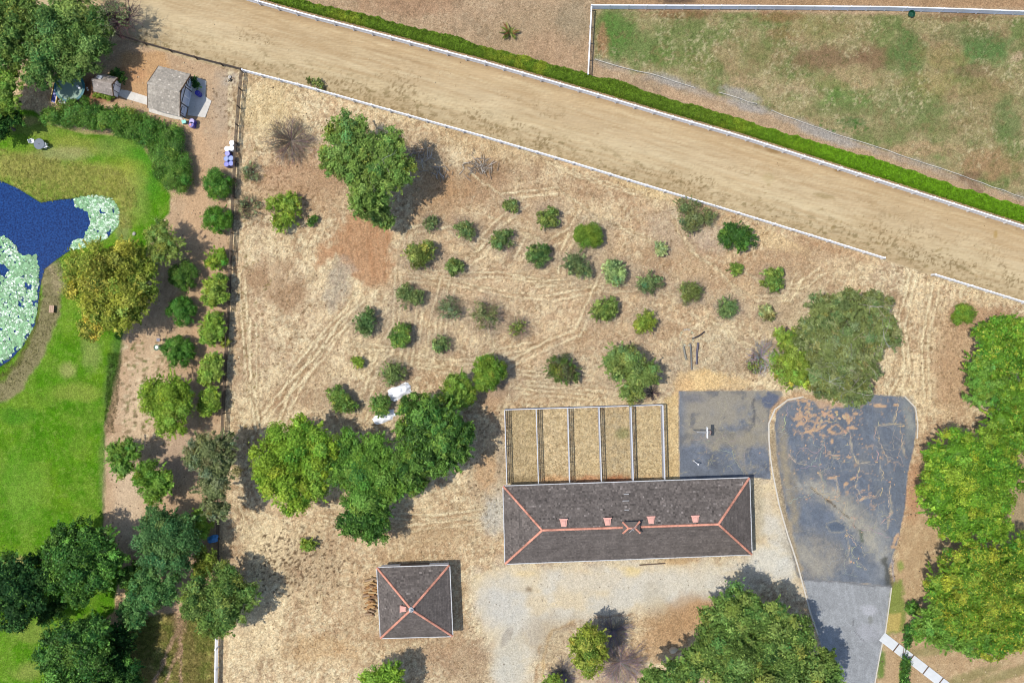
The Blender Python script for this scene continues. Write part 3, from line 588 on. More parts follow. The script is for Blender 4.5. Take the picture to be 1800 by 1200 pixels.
haze_of_dust([(1545, 900), (1555, 1010)], 14, S(160, 162, 164), .7, 863); haze_of_dust([(1376, 770), (1384, 850), (1400, 930)], 12, S(172, 158, 132), .7, 864); haze_of_dust([(1590, 705), (1603, 760)], 12, S(160, 162, 158), .7, 865); haze_of_dust([(1500, 985), (1540, 1015)], 16, S(140, 146, 156), .5, 866)
lotm = np.zeros(NV, bool); lotm[idx] = w > .5
def tanblot(x_, y_, rx, ry, ang=0, a=.95):
    blob(x_, y_, rx * .8, ry * .7, S(208, 172, 138), a, .4, .9, ang=ang, size=5)
def tannet(poly, a, seed, size, wid, thr):
    i_, w_ = pmask(poly, 14, 8, 14, seed); u, v = PX[i_], PY[i_]; q = fbm(u, v, size, seed, 3, rough=.6); br = fbm(u, v, 20, seed + 7, 3)
    mixc(i_, w_ * sm(wid, wid * .35, abs(q - .5)) * sm(thr - .06, thr + .06, br) * a, S(208, 172, 138))
tannet([(1395, 698), (1530, 700), (1510, 740), (1480, 765), (1420, 770), (1395, 750)], .9, 801, 13, .10, .37)
tannet([(1380, 700), (1600, 700), (1600, 800), (1560, 930), (1500, 910), (1420, 880), (1380, 800)], .45, 802, 30, .014, .5)
tannet([(1440, 830), (1540, 790), (1540, 890), (1450, 885)], .6, 803, 18, .022, .48)
paint([(1428, 704), (1470, 708), (1482, 716), (1440, 716)], S(208, 172, 138), .8, 6, 5, 8, 804)
for t in ((1410, 704, 12, 3, 8), (1427, 757, 20, 3.5, -14), (1446, 750, 10, 3, -30), (1490, 735, 5, 13, -10), (1500, 752, 10, 3, 10), (1463, 760, 5, 3, 20), (1504, 727, 6, 4, 0), (1546, 713, 14, 4, 6), (1575, 712, 7, 3, 0), (1462, 775, 3.5, 7, 0), (1470, 800, 8, 2.5, 0),
          (1493, 803, 6, 3, 0), (1462, 840, 9, 3.5, 0), (1487, 850, 5, 4, 0), (1500, 840, 8, 3, -25), (1516, 876, 7, 3, -35), (1575, 945, 4, 16, 22), (1570, 960, 7, 4, 0)):
    tanblot(*t)
for k in range(90):
    tanblot(rnd.gauss(1450, 55), rnd.gauss(735, 18) if k < 50 else rnd.uniform(760, 900), rnd.uniform(1, 2.8), rnd.uniform(1, 2.2), rnd.uniform(0, 90), .8)
ck = [[(1497, 745), (1494, 775), (1500, 800), (1510, 820), (1505, 850), (1490, 880), (1480, 910)], [(1448, 775), (1452, 800), (1474, 805)], [(1510, 815), (1540, 810), (1552, 790)], [(1540, 750), (1545, 775), (1552, 790), (1548, 820), (1552, 855), (1540, 870), (1510, 880)],
      [(1538, 750), (1560, 745), (1590, 748)], [(1385, 795), (1400, 815), (1420, 805)], [(1440, 830), (1448, 850), (1440, 865)], [(1425, 855), (1450, 875), (1480, 870)], [(1470, 840), (1475, 870)], [(1487, 930), (1493, 960), (1492, 990)], [(1490, 935), (1510, 960)], [(1565, 850), (1567, 900), (1560, 930)],
      [(1500, 905), (1512, 930)], [(1585, 760), (1590, 800)], [(1380, 730), (1376, 760)], [(1578, 710), (1570, 740)], [(1505, 985), (1520, 1000)]]
for i, p in enumerate(ck): stroke(p, .5, S(200, 186, 160), .7, 2.6, .3, i + 500, 3, 9)
for k in range(46):
    x0 = rnd.uniform(1375, 1595); y0 = rnd.uniform(740, 1010); p = [(x0, y0)]; an = rnd.choice([0, 1.57, 3.14, 4.7]) + rnd.gauss(0, .5)
    if not lotm[np.argmin(abs(PX - x0) + abs(PY - y0))]: continue
    for _ in range(5): an += rnd.gauss(0, .4); x0 += math.cos(an) * 7; y0 += math.sin(an) * 7; p.append((x0, y0))
    stroke(p, .3, S(180, 174, 158), .55, 2.4, .35, k + 900, bs=8)
stroke([(1425, 855), (1455, 880), (1475, 895), (1495, 915), (1512, 933)], 2.2, S(100, 84, 66), .9, 2, .2, 530, 3)
stroke([(1512, 933), (1516, 950)], 6, S(84, 96, 76), .7, 4); stroke([(1556, 985), (1562, 1025)], 11, S(72, 72, 62), .75, 7, amp=4); stroke([(1568, 985), (1572, 1020)], 3, S(150, 148, 160), .8, 2)
blob(1470, 925, 18, 8, S(92, 104, 122), .8, .5); stroke([(1452, 922), (1470, 915), (1488, 922), (1485, 934), (1460, 934), (1452, 926)], 2, S(170, 164, 148), .6, 2)
idx, w = asph(DRIVE, S(158, 160, 164), 161)
stroke([(1412, 1019), (1490, 1023), (1566, 1031)], 3, S(112, 112, 116), .8, 3); stroke([(1374, 860), (1384, 930), (1402, 1005), (1412, 1018)], 5, S(112, 116, 122), .7, 3); blob(1527, 1072, 14, 9, S(196, 196, 204), .7); blob(1528, 1110, 22, 14, S(186, 186, 194), .5)
stroke([(1500, 1090), (1500, 1106), (1520, 1130)], 1.5, S(104, 104, 106), .8, 2); blob(1530, 1088, 4, 7, S(140, 142, 138), .8)
stroke([(1358, 745), (1360, 800), (1366, 840), (1376, 890), (1392, 945), (1405, 1000)], 10, S(176, 158, 130), .8, 5, .3, 170, 2, 30)
stroke([(1360, 720), (1378, 702), (1400, 694), (1430, 698)], 10, S(206, 170, 132), .8, 6, amp=2)
# pond bed
pidx, pw = pmask(POND, 4); mixc(pidx, pw, S(50, 60, 56))

# ------------------------------------------------------------------ ground relief
Z = np.zeros(NV, np.float32)
hardw = np.zeros(NV, np.float32)
for poly in (COURT, LOT, DRIVE):
    idx, w = pmask(poly, 6); hardw[idx] = np.maximum(hardw[idx], w)
tidx, tw = pmask(TRACK, 8); soften = np.ones(NV, np.float32); soften[tidx] *= 1 - .75 * tw
lidx, lw = pmask(LAWN, 8); soften[lidx] *= 1 - .5 * lw
soften *= 1 - hardw * .97
Z += (rng.random(NV).astype(np.float32) - .5) * .07 * soften
Z += (fbm(PX, PY, 8, 601, 3) - .5) * .10 * soften
bi = sub(POND, 60); pd = sdist(POND, PX[bi], PY[bi])
Z[bi] -= .55 * sm(10, -14, pd).astype(np.float32)
for x_, y_, r_, h_ in ((1235, 670, 40, .35), (1207, 592, 14, .12), (745, 285, 30, .2)):
    d_ = np.hypot(PX - x_, (PY - y_) * 1.8); Z += h_ * np.exp(-(d_ / r_) ** 2)
Z[:] = np.clip(Z, -.7, .6)

# ------------------------------------------------------------------ the ground, one continuous sheet split by kind
VERT = np.stack([GX.ravel(), GY.ravel(), Z], 1)
cx_ = ((GX[:-1, :-1] + GX[1:, 1:]) / 2 * K + 900).ravel(); cy_ = (600 - (GY[:-1, :-1] + GY[1:, 1:]) / 2 * K).ravel()
i0 = (np.arange(NY)[:, None] * (NX + 1) + np.arange(NX)[None, :]).ravel()
QUAD = np.stack([i0, i0 + 1, i0 + NX + 2, i0 + NX + 1], 1)
owner = np.zeros(len(QUAD), np.int8)
REG = [('field', 'straw', None, 0), ('earth_path', 'dirt', WESTDIRT, 3), ('soil_verge', 'dirt', EAST, 3), ('gravel_yard', 'gravel', YARD, 6), ('strip_of_land', 'paddock', NE, 0), ('pasture', 'paddock', PADDOCK, 3), ('racetrack', 'sand', TRACK, 0),
       ('lawn', 'lawn', LAWN, 2), ('meadow', 'meadow', MEADOW, 3), ('sports_court', 'asphalt', COURT, .8), ('parking_lot', 'asphalt', LOT, .8), ('driveway', 'asphalt', DRIVE, .5), ('pond_bed', 'dirt', POND, 0)]
for k, (nm, mt, poly, amp) in enumerate(REG):
    if poly is None: continue
    xs = [p[0] for p in poly]; ys = [p[1] for p in poly]
    q = np.where((cx_ > min(xs) - 12) & (cx_ < max(xs) + 12) & (cy_ > min(ys) - 12) & (cy_ < max(ys) + 12))[0]
    d = sdist(poly, cx_[q], cy_[q])
    if amp: d = d + (fbm(cx_[q], cy_[q], 15, 700 + k, 3) - .5) * 2 * amp
    owner[q[d < 0]] = k
SLAB = {}
for k, (nm, mt, poly, amp) in enumerate(REG):
    f = QUAD[owner == k]
    if not len(f): continue
    u, inv = np.unique(f, return_inverse=True)
    me = np_mesh(nm, VERT[u], inv.reshape(f.shape), C[u], M[mt], smooth=True)
    o = inst(nm, me); tag(o, kind='structure')
# the land round about, out to the horizon
mb = MB()
cc = tuple(tan_c)
for x0, x1, y0, y1 in ((-900, -63.9, -900, 900), (63.9, 900, -900, 900), (-63.9, 63.9, 43.4, 900), (-63.9, 63.9, -900, -43.4)):
    nx = max(2, int((x1 - x0) / 60)); ny = max(2, int((y1 - y0) / 60))
    for i in range(nx):
        for j in range(ny):
            a0 = x0 + (x1 - x0) * i / nx; a1 = x0 + (x1 - x0) * (i + 1) / nx; b0 = y0 + (y1 - y0) * j / ny; b1 = y0 + (y1 - y0) * (j + 1) / ny
            mb.add([(a0, b0, -.03), (a1, b0, -.03), (a1, b1, -.03), (a0, b1, -.03)], [(0, 1, 2, 3)], cc)
tag(mb.build('terrain', M['straw']), kind='structure')

# pond water
m, t, p = mat_nodes('pond_water'); N = t.nodes; L = t.links
p.inputs["Base Color"].default_value = (.012, .055, .21, 1); p.inputs["Roughness"].default_value = .04; p.inputs["Specular IOR Level"].default_value = .3; p.inputs["IOR"].default_value = 1.33
tc = N.new("ShaderNodeTexCoord"); n = N.new("ShaderNodeTexNoise"); n.inputs["Scale"].default_value = 5; n.inputs["Detail"].default_value = 4; L.new(tc.outputs["Object"], n.inputs[0])
b = N.new("ShaderNodeBump"); b.inputs["Strength"].default_value = .12; b.inputs["Distance"].default_value = .02; L.new(n.outputs[0], b.inputs["Height"]); L.new(b.outputs[0], p.inputs["Normal"])
r = N.new("ShaderNodeValToRGB"); r.color_ramp.elements[0].position = .35; r.color_ramp.elements[0].color = (.001, .016, .08, 1); r.color_ramp.elements[1].position = .7; r.color_ramp.elements[1].color = (.008, .050, .18, 1)
L.new(n.outputs[0], r.inputs[0]); L.new(r.outputs[0], p.inputs["Base Color"]); M['water'] = m
wp = [((x - 900) / K, (600 - y) / K) for x, y in [(-60, 300), (0, 312), (70, 350), (170, 338), (212, 345), (214, 400), (160, 440), (120, 446), (84, 478), (72, 560), (45, 612), (10, 645), (-60, 690)]]
mb = MB(); mb.add([(x, y, -.24) for x, y in wp], [tuple(range(len(wp)))[::-1]])
tag(mb.build('pond', M['water']), kind='structure')
# ------------------------------------------------------------------ fences
def along(pts, step, start=0.0):
    out = []; acc = 0; nxt = start
    for (x0, y0), (x1, y1) in zip(pts, pts[1:]):
        l = math.hypot(x1 - x0, y1 - y0)
        while nxt <= acc + l:
            t = (nxt - acc) / l; out.append((x0 + (x1 - x0) * t, y0 + (y1 - y0) * t)); nxt += step
        acc += l
    if math.hypot(out[-1][0] - pts[-1][0], out[-1][1] - pts[-1][1]) > step * .3: out.append(pts[-1])
    return out
def fence(name, label, pix, h, step, rails, key, post=(.13, .13), group=None, cap=None, postover=.06, jit=0.0, seed=1, start_off=None):
    """rails: (height of centre, tall, thick, sideways offset)"""
    r_ = random.Random(seed)
    pts = along([W(x, y, h)[:2] for x, y in pix], step)
    root = empty(name, (pts[0][0], pts[0][1], 0)); tag(root, label, 'fence', group)
    ox, oy = pts[0]
    for x, y in pts:
        hh = h + postover + r_.uniform(-jit, jit)
        inst('post', ubox(key), root, (x - ox, y - oy, hh / 2 - .05), (r_.uniform(-1, 1) * jit, r_.uniform(-1, 1) * jit, math.atan2(pts[1][1] - pts[0][1], pts[1][0] - pts[0][0])), (post[0], post[1], hh + .1))
    for (x0, y0), (x1, y1) in zip(pts, pts[1:]):
        L_ = math.hypot(x1 - x0, y1 - y0); a = math.atan2(y1 - y0, x1 - x0); nx_, ny_ = -math.sin(a), math.cos(a)
        for zc, tall, thick, off in rails:
            inst('rail', ubox(key), root, ((x0 + x1) / 2 - ox + nx_ * off, (y0 + y1) / 2 - oy + ny_ * off, zc + r_.uniform(-jit, jit)), (0, r_.uniform(-jit, jit) * .3, a), (L_ - .006, thick, tall))
    return root
WR = [(1.22, .05, .14, .0), (1.06, .24, .05, .0), (.74, .24, .05, .0), (.42, .24, .05, .0), (.13, .18, .05, .0)]
fence('rail_fence', 'long white rail fence between the racetrack and the green clipped hedge', [(420, -8)] + fence_up[1:], 1.25, 2.27, WR, 'white', (.16, .24), 'white rail fences of the racetrack')
WR2 = [(1.17, .05, .12, .0), (1.01, .22, .05, .0), (.66, .22, .05, .0), (.30, .2, .05, .0)]
fence('rail_fence', 'long white rail fence between the racetrack and the dry orchard field', fence_lo[3:12], 1.2, 2.22, WR2, 'white', (.14, .2), 'white rail fences of the racetrack', seed=2)
fence('rail_fence', 'short white rail fence beyond the gap, above the small round bush', [(1645, 482), (1800, 530), (1860, 549)], 1.2, 2.22, WR2, 'white', (.14, .2), 'white rail fences of the racetrack', seed=3)
PR = [(1.28, .05, .12, .0), (1.13, .20, .04, .0), (.80, .20, .04, .0), (.47, .20, .04, .0), (.16, .14, .05, .0)]
fence('board_fence', 'white board fence along the top of the worn green pasture', [(1040, 9), (1330, 10), (1560, 12), (1700, 16), (1860, 22)], 1.3, 2.15, PR, 'white', (.13, .13), 'white board fences of the pasture', seed=4)
fence('board_fence', 'short white board fence casting a barred shadow at the pasture corner', [(1040, 12), (1037, 70), (1034, 130)], 1.3, 1.95, [(1.28, .05, .13, .0), (1.13, .09, .03, .0), (.80, .09, .03, .0), (.47, .09, .03, .0), (.2, .09, .03, 0)], 'white', (.13, .13), 'white board fences of the pasture', seed=5)
BR = [(1.30, .06, .06, .0), (.98, .06, .06, .0), (.66, .06, .06, .0), (.34, .06, .06, .0)]
fence('pole_fence', 'brown pole fence beside the dirt track above the shingled sheds', [(205, 60), (250, 73), (330, 96), (423, 120)], 1.3, 3.1, BR[:3], 'rail_brown', (.12, .12), 'brown pole fences', jit=.03, seed=6)
fence('pole_fence', 'long brown pole fence between the row of round shrubs and the orchard', [(422, 122), (414, 210), (409, 300), (405, 400), (401, 500), (396, 600), (391, 700), (386, 800), (381, 900), (379, 1000)], 1.35, 2.1, BR, 'rail_brown', (.11, .11), 'brown pole fences', jit=.02, seed=7)
fence('rail_fence', 'white rail fence at the bottom edge beside the clover meadow', [(379, 1105), (378, 1160), (377, 1240)], 1.2, 2.4, WR2, 'white', (.14, .2), 'white rail fences of the meadow', seed=8)
# low cord fence in the pasture, pale and broken
def cord(pts, label, seed):
    r_ = random.Random(seed); P_ = along([W(x, y, .35)[:2] for x, y in pts], 2.6)
    root = empty('cord_fence', (P_[0][0], P_[0][1], 0)); tag(root, label, 'fence', 'low cord fences of the pasture')
    ox, oy = P_[0]; q = []
    for i, (x, y) in enumerate(P_):
        inst('stake', ubox('galv'), root, (x - ox, y - oy, .18), (r_.uniform(-.1, .1), r_.uniform(-.1, .1), 0), (.045, .045, .4))
        q.append((x - ox + r_.uniform(-.05, .05), y - oy + r_.uniform(-.05, .05), .33 + r_.uniform(-.05, .05)))
        if i < len(P_) - 1: q.append(((x + P_[i + 1][0]) / 2 - ox, (y + P_[i + 1][1]) / 2 - oy + r_.uniform(-.08, .08), .26))
    mb = MB().tube(q, .038, 5); mb.build('cord', M['kerb'], root)
cord([(1046, 104), (1080, 114), (1127, 127), (1160, 134), (1222, 154)], 'low white cord fence starting at the pasture corner post', 1)
cord([(1265, 162), (1300, 173), (1330, 183)], 'shortest piece of low white cord fence, in grey dead grass', 2)
cord([(1357, 194), (1410, 214), (1467, 235), (1540, 258), (1627, 287), (1690, 309), (1747, 328), (1800, 347), (1860, 367)], 'long low white cord fence curving to the right edge of the pasture', 3)

# ------------------------------------------------------------------ runs behind the barn
def run_panel(label, p0, p1, h=1.75, cross=3.0, top=.10, grp='steel mesh panels of the barn runs'):
    a0 = W(*p0, h); a1 = W(*p1, h); dx, dy = a1[0] - a0[0], a1[1] - a0[1]; L_ = math.hypot(dx, dy); a = math.atan2(dy, dx)
    root = empty('run_panel', (a0[0], a0[1], 0), a); tag(root, label, 'fence', grp)
    n = max(1, round(L_ / 2.45))
    for i in range(n + 1): inst('post', ubox('galv'), root, (L_ * i / n, 0, h / 2), (0, 0, 0), (.07, .07, h))
    for i in range(n):
        inst('top_rail', ubox('galv'), root, (L_ * (i + .5) / n, 0, h + .02), (0, 0, 0), (L_ / n - .01, top, .06))
        for z in (.22, .72, 1.22): inst('rail', ubox('galv'), root, (L_ * (i + .5) / n, 0, z), (0, 0, 0), (L_ / n - .08, .045, .045))
    mb = MB()
    for k in range(9): mb.box((L_ / 2, 0, .10 + k * .18), (L_, .02, .02))
    for k in range(int(L_ / .2)): mb.box((k * .2 + .08, 0, h / 2), (.014, .014, h - .1))
    tag(mb.build('wire_mesh', M['wire'], root), kind='stuff')
tops = [(887, 721), (942.5, 719), (998, 717), (1053, 715), (1109, 713), (1165, 712)]
bots = [(891, 852), (946.5, 850), (1001.5, 848), (1057.5, 846), (1113, 844.5), (1168.5, 842)]
lb = ['leftmost mesh run panel behind the barn, outer side of the first run', 'mesh run panel between the first and second run from the left', 'mesh run panel between the second and third run from the left',
      'mesh run panel between the third and fourth run from the left', 'mesh run panel between the fourth and fifth run from the left', 'rightmost mesh run panel behind the barn, nearest the asphalt court']
for k in range(6): run_panel(lb[k], tops[k], bots[k], top=.09 + (.05 if k >= 4 else 0))
run_panel('long steel mesh panel closing the far ends of the five barn runs', (888, 720), (1164, 711.5), top=.09)

# ------------------------------------------------------------------ shingled roofs
def shingles(bl, br, tr, tl, row=.25, wid=.33, thick=.03, base=(.1, .1, .1), var=.2, seed=1, lay=None, worn=0.0):
    """individual shingles on one roof slope, clipped to the slope"""
    r_ = random.Random(seed); bl, br, tr, tl = map(Vector, (bl, br, tr, tl))
    U = (br - bl).normalized(); nrm = U.cross(((tl + tr) / 2 - (bl + br) / 2)).normalized()
    if nrm.z < 0: nrm = -nrm
    V = nrm.cross(U).normalized()
    if V.z < 0: V = -V
    hgt = (tl - bl).dot(V); n = int(hgt / row) + 1
    ul = lambda v: (tl - bl).dot(U) * min(1, max(0, v / hgt)); br_u = (br - bl).dot(U)
    ur = lambda v: br_u + ((tr - bl).dot(U) - br_u) * min(1, max(0, v / hgt))
    mb = MB()
    for j in range(n):
        rowt = r_.uniform(.9, 1.1); v0 = j * row; v1 = min(hgt, v0 + row * 1.12); u = -r_.uniform(0, wid)
        if v0 >= hgt - .02: break
        while u < br_u:
            w_ = wid * r_.uniform(.6, 1.25); ua, ub = u + .008, u + w_; u += w_
            a0, b0 = max(ua, ul(v0)), min(ub, ur(v0)); a1, b1 = max(ua, ul(v1)), min(ub, ur(v1))
            if b0 - a0 < .02: continue
            if b1 < a1: a1 = b1 = (max(a1, min(a0, ur(v1))) if a1 > b1 and ua > ur(v1) else max(ul(v1), b1)); a1 = b1 = min(max((a1 + b1) / 2, ul(v1)), ur(v1))
            t_ = thick * r_.uniform(.75, 1.5); dv = r_.uniform(-.015, .015)
            P_ = [bl + U * a0 + V * (v0 + dv) + nrm * t_, bl + U * b0 + V * (v0 + dv) + nrm * t_, bl + U * b1 + V * v1 + nrm * .008, bl + U * a1 + V * v1 + nrm * .008,
                  bl + U * a0 + V * (v0 + dv) + nrm * .001, bl + U * b0 + V * (v0 + dv) + nrm * .001]
            k = rowt * (1 + r_.gauss(0, var)); k = max(.45, k)
            c = tuple(b_ * k for b_ in base)
            if worn and r_.random() < worn: c = tuple(b_ * k * 1.5 + .02 for b_ in base)
            mb.add(P_, [(0, 1, 2, 3), (4, 5, 1, 0), (4, 0, 3), (1, 5, 2)], c)
    return mb
def cap_line(mb, a, b, w=.25, seg=.36, lift=.06, hh=.11):
    """overlapping half-round cap tiles from a down to b"""
    a, b = Vector(a), Vector(b); d = b - a; n = max(1, int(d.length / seg)); a_ = math.atan2(d.y, d.x); dn = d.normalized()
    side = Vector((-math.sin(a_), math.cos(a_), 0)); up = dn.cross(side);
    if up.z < 0: up = -up
    for i in range(n):
        p0 = a + d * (i / n); p1 = a + d * ((i + 1.12) / n if i < n - 1 else 1)
        vs = []
        for p, e in ((p0, 0), (p1, .03)):
            for s, z in ((-.5, -.04), (-.42, .05), (-.2, .10), (.2, .10), (.42, .05), (.5, -.04)):
                vs.append(p + side * (s * (w + e)) + up * (z * hh / .1 + lift * .4 + e * .6))
        fs = [(k, k + 1, k + 7, k + 6) for k in range(5)] + [(0, 1, 2, 3, 4, 5), (11, 10, 9, 8, 7, 6)]
        mb.add(vs, fs)
def gutter(mb, a, b, s=.10):
    a, b = Vector(a), Vector(b); d = b - a
    mb.box(((a + b) / 2 + Vector((0, 0, -.04))), (d.length, s, .10), math.atan2(d.y, d.x))
def hip_house(root_name, label, cat, E, R, he, hr, base, wallm, inset, seed, doors):
    """E: eave corners NW NE SE SW in the photograph; R: ridge ends (one or two)"""
    e = [Vector(W(x, y, he)) for x, y in E]; r = [Vector(W(x, y, hr)) for x, y in R]
    if len(r) == 1: r = [r[0], r[0]]
    c = sum(e, Vector()) / 4; c.z = 0; root = empty(root_name, c); tag(root, label, cat)
    e = [p - c for p in e]; r = [p - c for p in r]
    cen = Vector((0, 0, 0)); wl = [Vector((p.x * (1 - inset / abs(p.x)), p.y * (1 - inset / abs(p.y)), 0)) for p in e]
    for i in range(4):
        p, q = wl[i], wl[(i + 1) % 4]; d = q - p
        uboxo('wall', wallm, root, ((p.x + q.x) / 2, (p.y + q.y) / 2, (he - .12) / 2), (d.length - .2 if i % 2 else d.length + .18, .18, he - .12), math.atan2(d.y, d.x))
    # deck of the roof
    mb = MB(); NWp, NEp, SEp, SWp = e; V_ = [p.copy() for p in e] + [r[0], r[1]]; dn = Vector((0, 0, -.10))
    vs = V_ + [p + dn for p in V_]
    fs = [(0, 4, 5, 1), (1, 5, 2), (2, 5, 4, 3), (3, 4, 0)] if (r[0] - r[1]).length > .1 else [(0, 4, 1), (1, 4, 2), (2, 4, 3), (3, 4, 0)]
    fs2 = [tuple(i + 6 for i in f[::-1]) for f in fs]; sd = [(i, (i + 1) % 4, (i + 1) % 4 + 6, i + 6) for i in range(4)]
    mb.add(vs, [f[::-1] for f in fs] + [f[::-1] for f in fs2] + sd, tuple(b_ * .7 for b_ in base))
    roof = mb.build('roof', M['shingle'], root)
    W0, E0 = r
    slopes = [(NEp, NWp, W0, E0, 1.0, .19, .03), (SWp, SEp, E0, W0, .98, .10, .0), (SEp, NEp, E0, E0, .95, .10, 0), (NWp, SWp, W0, W0, 1.0, .17, .02)]
    for i, (a, b, t1, t0, k, vr, wr) in enumerate(slopes):
        s_ = shingles(a, b, t1, t0, .22, .24, .03, tuple(x * k for x in base), vr, seed + i, worn=wr)
        tag(s_.build('shingles', M['shingle'], roof), kind='stuff')
    for a, b in ((W0, NWp), (W0, SWp), (E0, NEp), (E0, SEp)):
        mb = MB(); cap_line(mb, a, b); mb.build('hip_cap', M['cap'], root)
    if (W0 - E0).length > .1: mb = MB(); cap_line(mb, W0, E0); mb.build('ridge_cap', M['cap'], root)
    for i in range(4):
        p, q = e[i], e[(i + 1) % 4]; nrm = Vector(((q - p).y, -(q - p).x, 0)).normalized()
        if nrm.dot((p + q) / 2) < 0: nrm = -nrm
        mb = MB(); gutter(mb, p + nrm * .07, q + nrm * .07); mb.build('gutter', M['gutter'], root)
    # doors and windows on the walls: (wall index, fraction, width, height, sill)
    for wi, fr, w_, h_, sill, nm in doors:
        p, q = wl[wi], wl[(wi + 1) % 4]; d = q - p; nrm = Vector((d.y, -d.x, 0)).normalized()
        if nrm.dot((p + q) / 2) < 0: nrm = -nrm
        cpt = p + d * fr + nrm * .10; a = math.atan2(d.y, d.x)
        f = uboxo(nm, 'trim' if nm == 'window' else 'wall_dark', root, (cpt.x, cpt.y, sill + h_ / 2), (w_, .05, h_), a)
        if nm == 'window':
            g_ = inst('pane', ubox('glass'), f, (0, -.25 if nrm.dot(Vector((math.sin(a), -math.cos(a), 0))) > 0 else .25, 0), (0, 0, 0), (.86, .9, .86))
        else:
            for s in (-.25, .25): inst('door_leaf', ubox('wall_dark'), f, (s, 0, 0), (0, 0, 0), (.47, 1.5, .96))
    return root, c, e, r
ROOFC = S(119, 110, 106)
dr = [(0, (k + .5) / 8.0 * 1.0, 1.25, 2.1, 0, 'door') for k in range(1, 8, 1)] + [(2, (k + .5) / 8.0, 1.25, 2.1, 0, 'door') for k in range(0, 8, 2)] + [(2, (k + .5) / 8.0, 1.0, .9, 1.1, 'window') for k in range(1, 8, 2)] + [(1, .5, 2.4, 2.2, 0, 'door')]
barn, bc, be, brg = hip_house('stable_barn', 'long dark shingled stable barn with terracotta hip and ridge caps beside the asphalt court', 'barn',
    [(885, 854.5), (1317, 840), (1321, 973.5), (888.5, 990)], [(953, 931.5), (1263, 921)], 2.45, 5.2, ROOFC, 'wall', .35, 10, dr)
def ridge_vent(px, py, h, parent, c, a=0.0, s=1.0):
    x, y, z = W(px, py, h); mb = MB()
    # wedge shaped louvre box, broad at the front
    vs = [(-.42, .30, -.25), (.42, .30, -.25), (.28, -.42, .1), (-.28, -.42, .1), (-.42, .36, .22), (.42, .36, .22), (.28, -.42, .32), (-.28, -.42, .32)]
    mb.add([(a_ * s, b_ * s, c_ * s) for a_, b_, c_ in vs], [(3, 2, 1, 0), (4, 5, 6, 7), (0, 1, 5, 4), (1, 2, 6, 5), (2, 3, 7, 6), (3, 0, 4, 7)])
    v = mb.build('roof_vent', M['vent'], parent, (x - c.x, y - c.y, z - c.z), a)
    mb = MB()
    mb.box((0, .38 * s, .24 * s), (.98 * s, .12 * s, .05)); mb.box((0, -.05, .33 * s), (.40 * s, .5 * s, .04), rx=-.12)
    mb.build('vent_hood', M['vent'], v)
for px, py in ((990.7, 917.5), (1067.7, 915.5), (1144, 913), (1221.5, 911.5)): ridge_vent(px, py, 4.75, barn, bc, .03)
# cupola
x, y, z = W(1110, 927, 5.9)
cz = 5.1
mb = MB().box((0, 0, .0), (1.45, .95, 1.3), col=(1, 1, 1)); cup = mb.build('cupola', M['wall_dark'], barn, (x - bc.x, y - bc.y, cz), .03)
mb = MB(); ee = [Vector((-.95, .62, .68)), Vector((.95, .62, .68)), Vector((.95, -.62, .68)), Vector((-.95, -.62, .68))]; rr = [Vector((-.35, 0, 1.05)), Vector((.35, 0, 1.05))]
mb.add(ee + rr + [Vector((p.x, p.y, .62)) for p in ee], [(1, 5, 4, 0)[::1], (2, 5, 1), (3, 4, 5, 2), (0, 4, 3), (0, 1, 7, 6)[::-1], (1, 2, 8, 7)[::-1], (2, 3, 9, 8)[::-1], (3, 0, 6, 9)[::-1], (6, 7, 8, 9)], ROOFC)
mb.build('cupola_roof', M['shingle'], cup)
mb = MB()
for a, b in ((rr[0], ee[0]), (rr[0], ee[3]), (rr[1], ee[1]), (rr[1], ee[2]), (rr[0], rr[1])): cap_line(mb, a, b, .2, .3, .05, .07)
mb.build('cupola_cap', M['cap'], cup)
mb = MB(); mb.tube([(0, 0, 1.0), (0, 0, 1.95)], .025, 6); mb.tube([(-.35, -.3, 1.8), (.35, .3, 1.8)], .025, 5); mb.tube([(-.18, .2, 1.62), (.18, -.2, 1.62)], .02, 5)
mb.add([(.28, .24, 1.66), (.5, .42, 1.66), (.5, .42, 1.95), (.28, .24, 1.84)], [(0, 1, 2, 3)]); mb.build('weather_vane', M['gutter'], cup)
# patches of pale flashing on the north slope
for px, py, w_ in ((1101, 868, .55), (1100, 879.5, .75), (1101.5, 895.5, .5)):
    t_ = (py - 847) / (925 - 847); x, y, z = W(px, py, 2.45 + 2.75 * t_)
    uboxo('flashing', 'gutter', barn, (x - bc.x, y - bc.y, z + .08), (w_, .07, .02), .03, math.radians(-31))
garage, gc, ge, gr = hip_house('garage', 'square garage with dark shingled roof and a terracotta cross of hip caps', 'garage',
    [(663, 997.5), (789.5, 993.5), (795, 1117), (669.5, 1120.5)], [(723, 1070.5)], 2.45, 5.3, ROOFC, 'wall', .3, 30,
    [(2, .5, 4.6, 2.1, 0, 'door'), (1, .3, 1.0, .9, 1.1, 'window'), (3, .5, .9, 2.0, 0, 'door'), (0, .5, 3.4, 2.1, 0, 'door')])
ridge_vent(709, 1069, 4.85, garage, gc, math.pi / 2, .85)
x, y, z = W(723, 1070.5, 5.3); mb = MB().lathe([(.3, 0), (.28, .12), (.12, .2), (.1, .45), (.03, .5)], (0, 0, .05), 10); mb.tube([(0, 0, .4), (0, 0, 1.0)], .02, 5); mb.tube([(-.2, -.12, .9), (.35, .15, .9)], .02, 5)
mb.build('finial', M['gutter'], garage, (x - gc.x, y - gc.y, z))

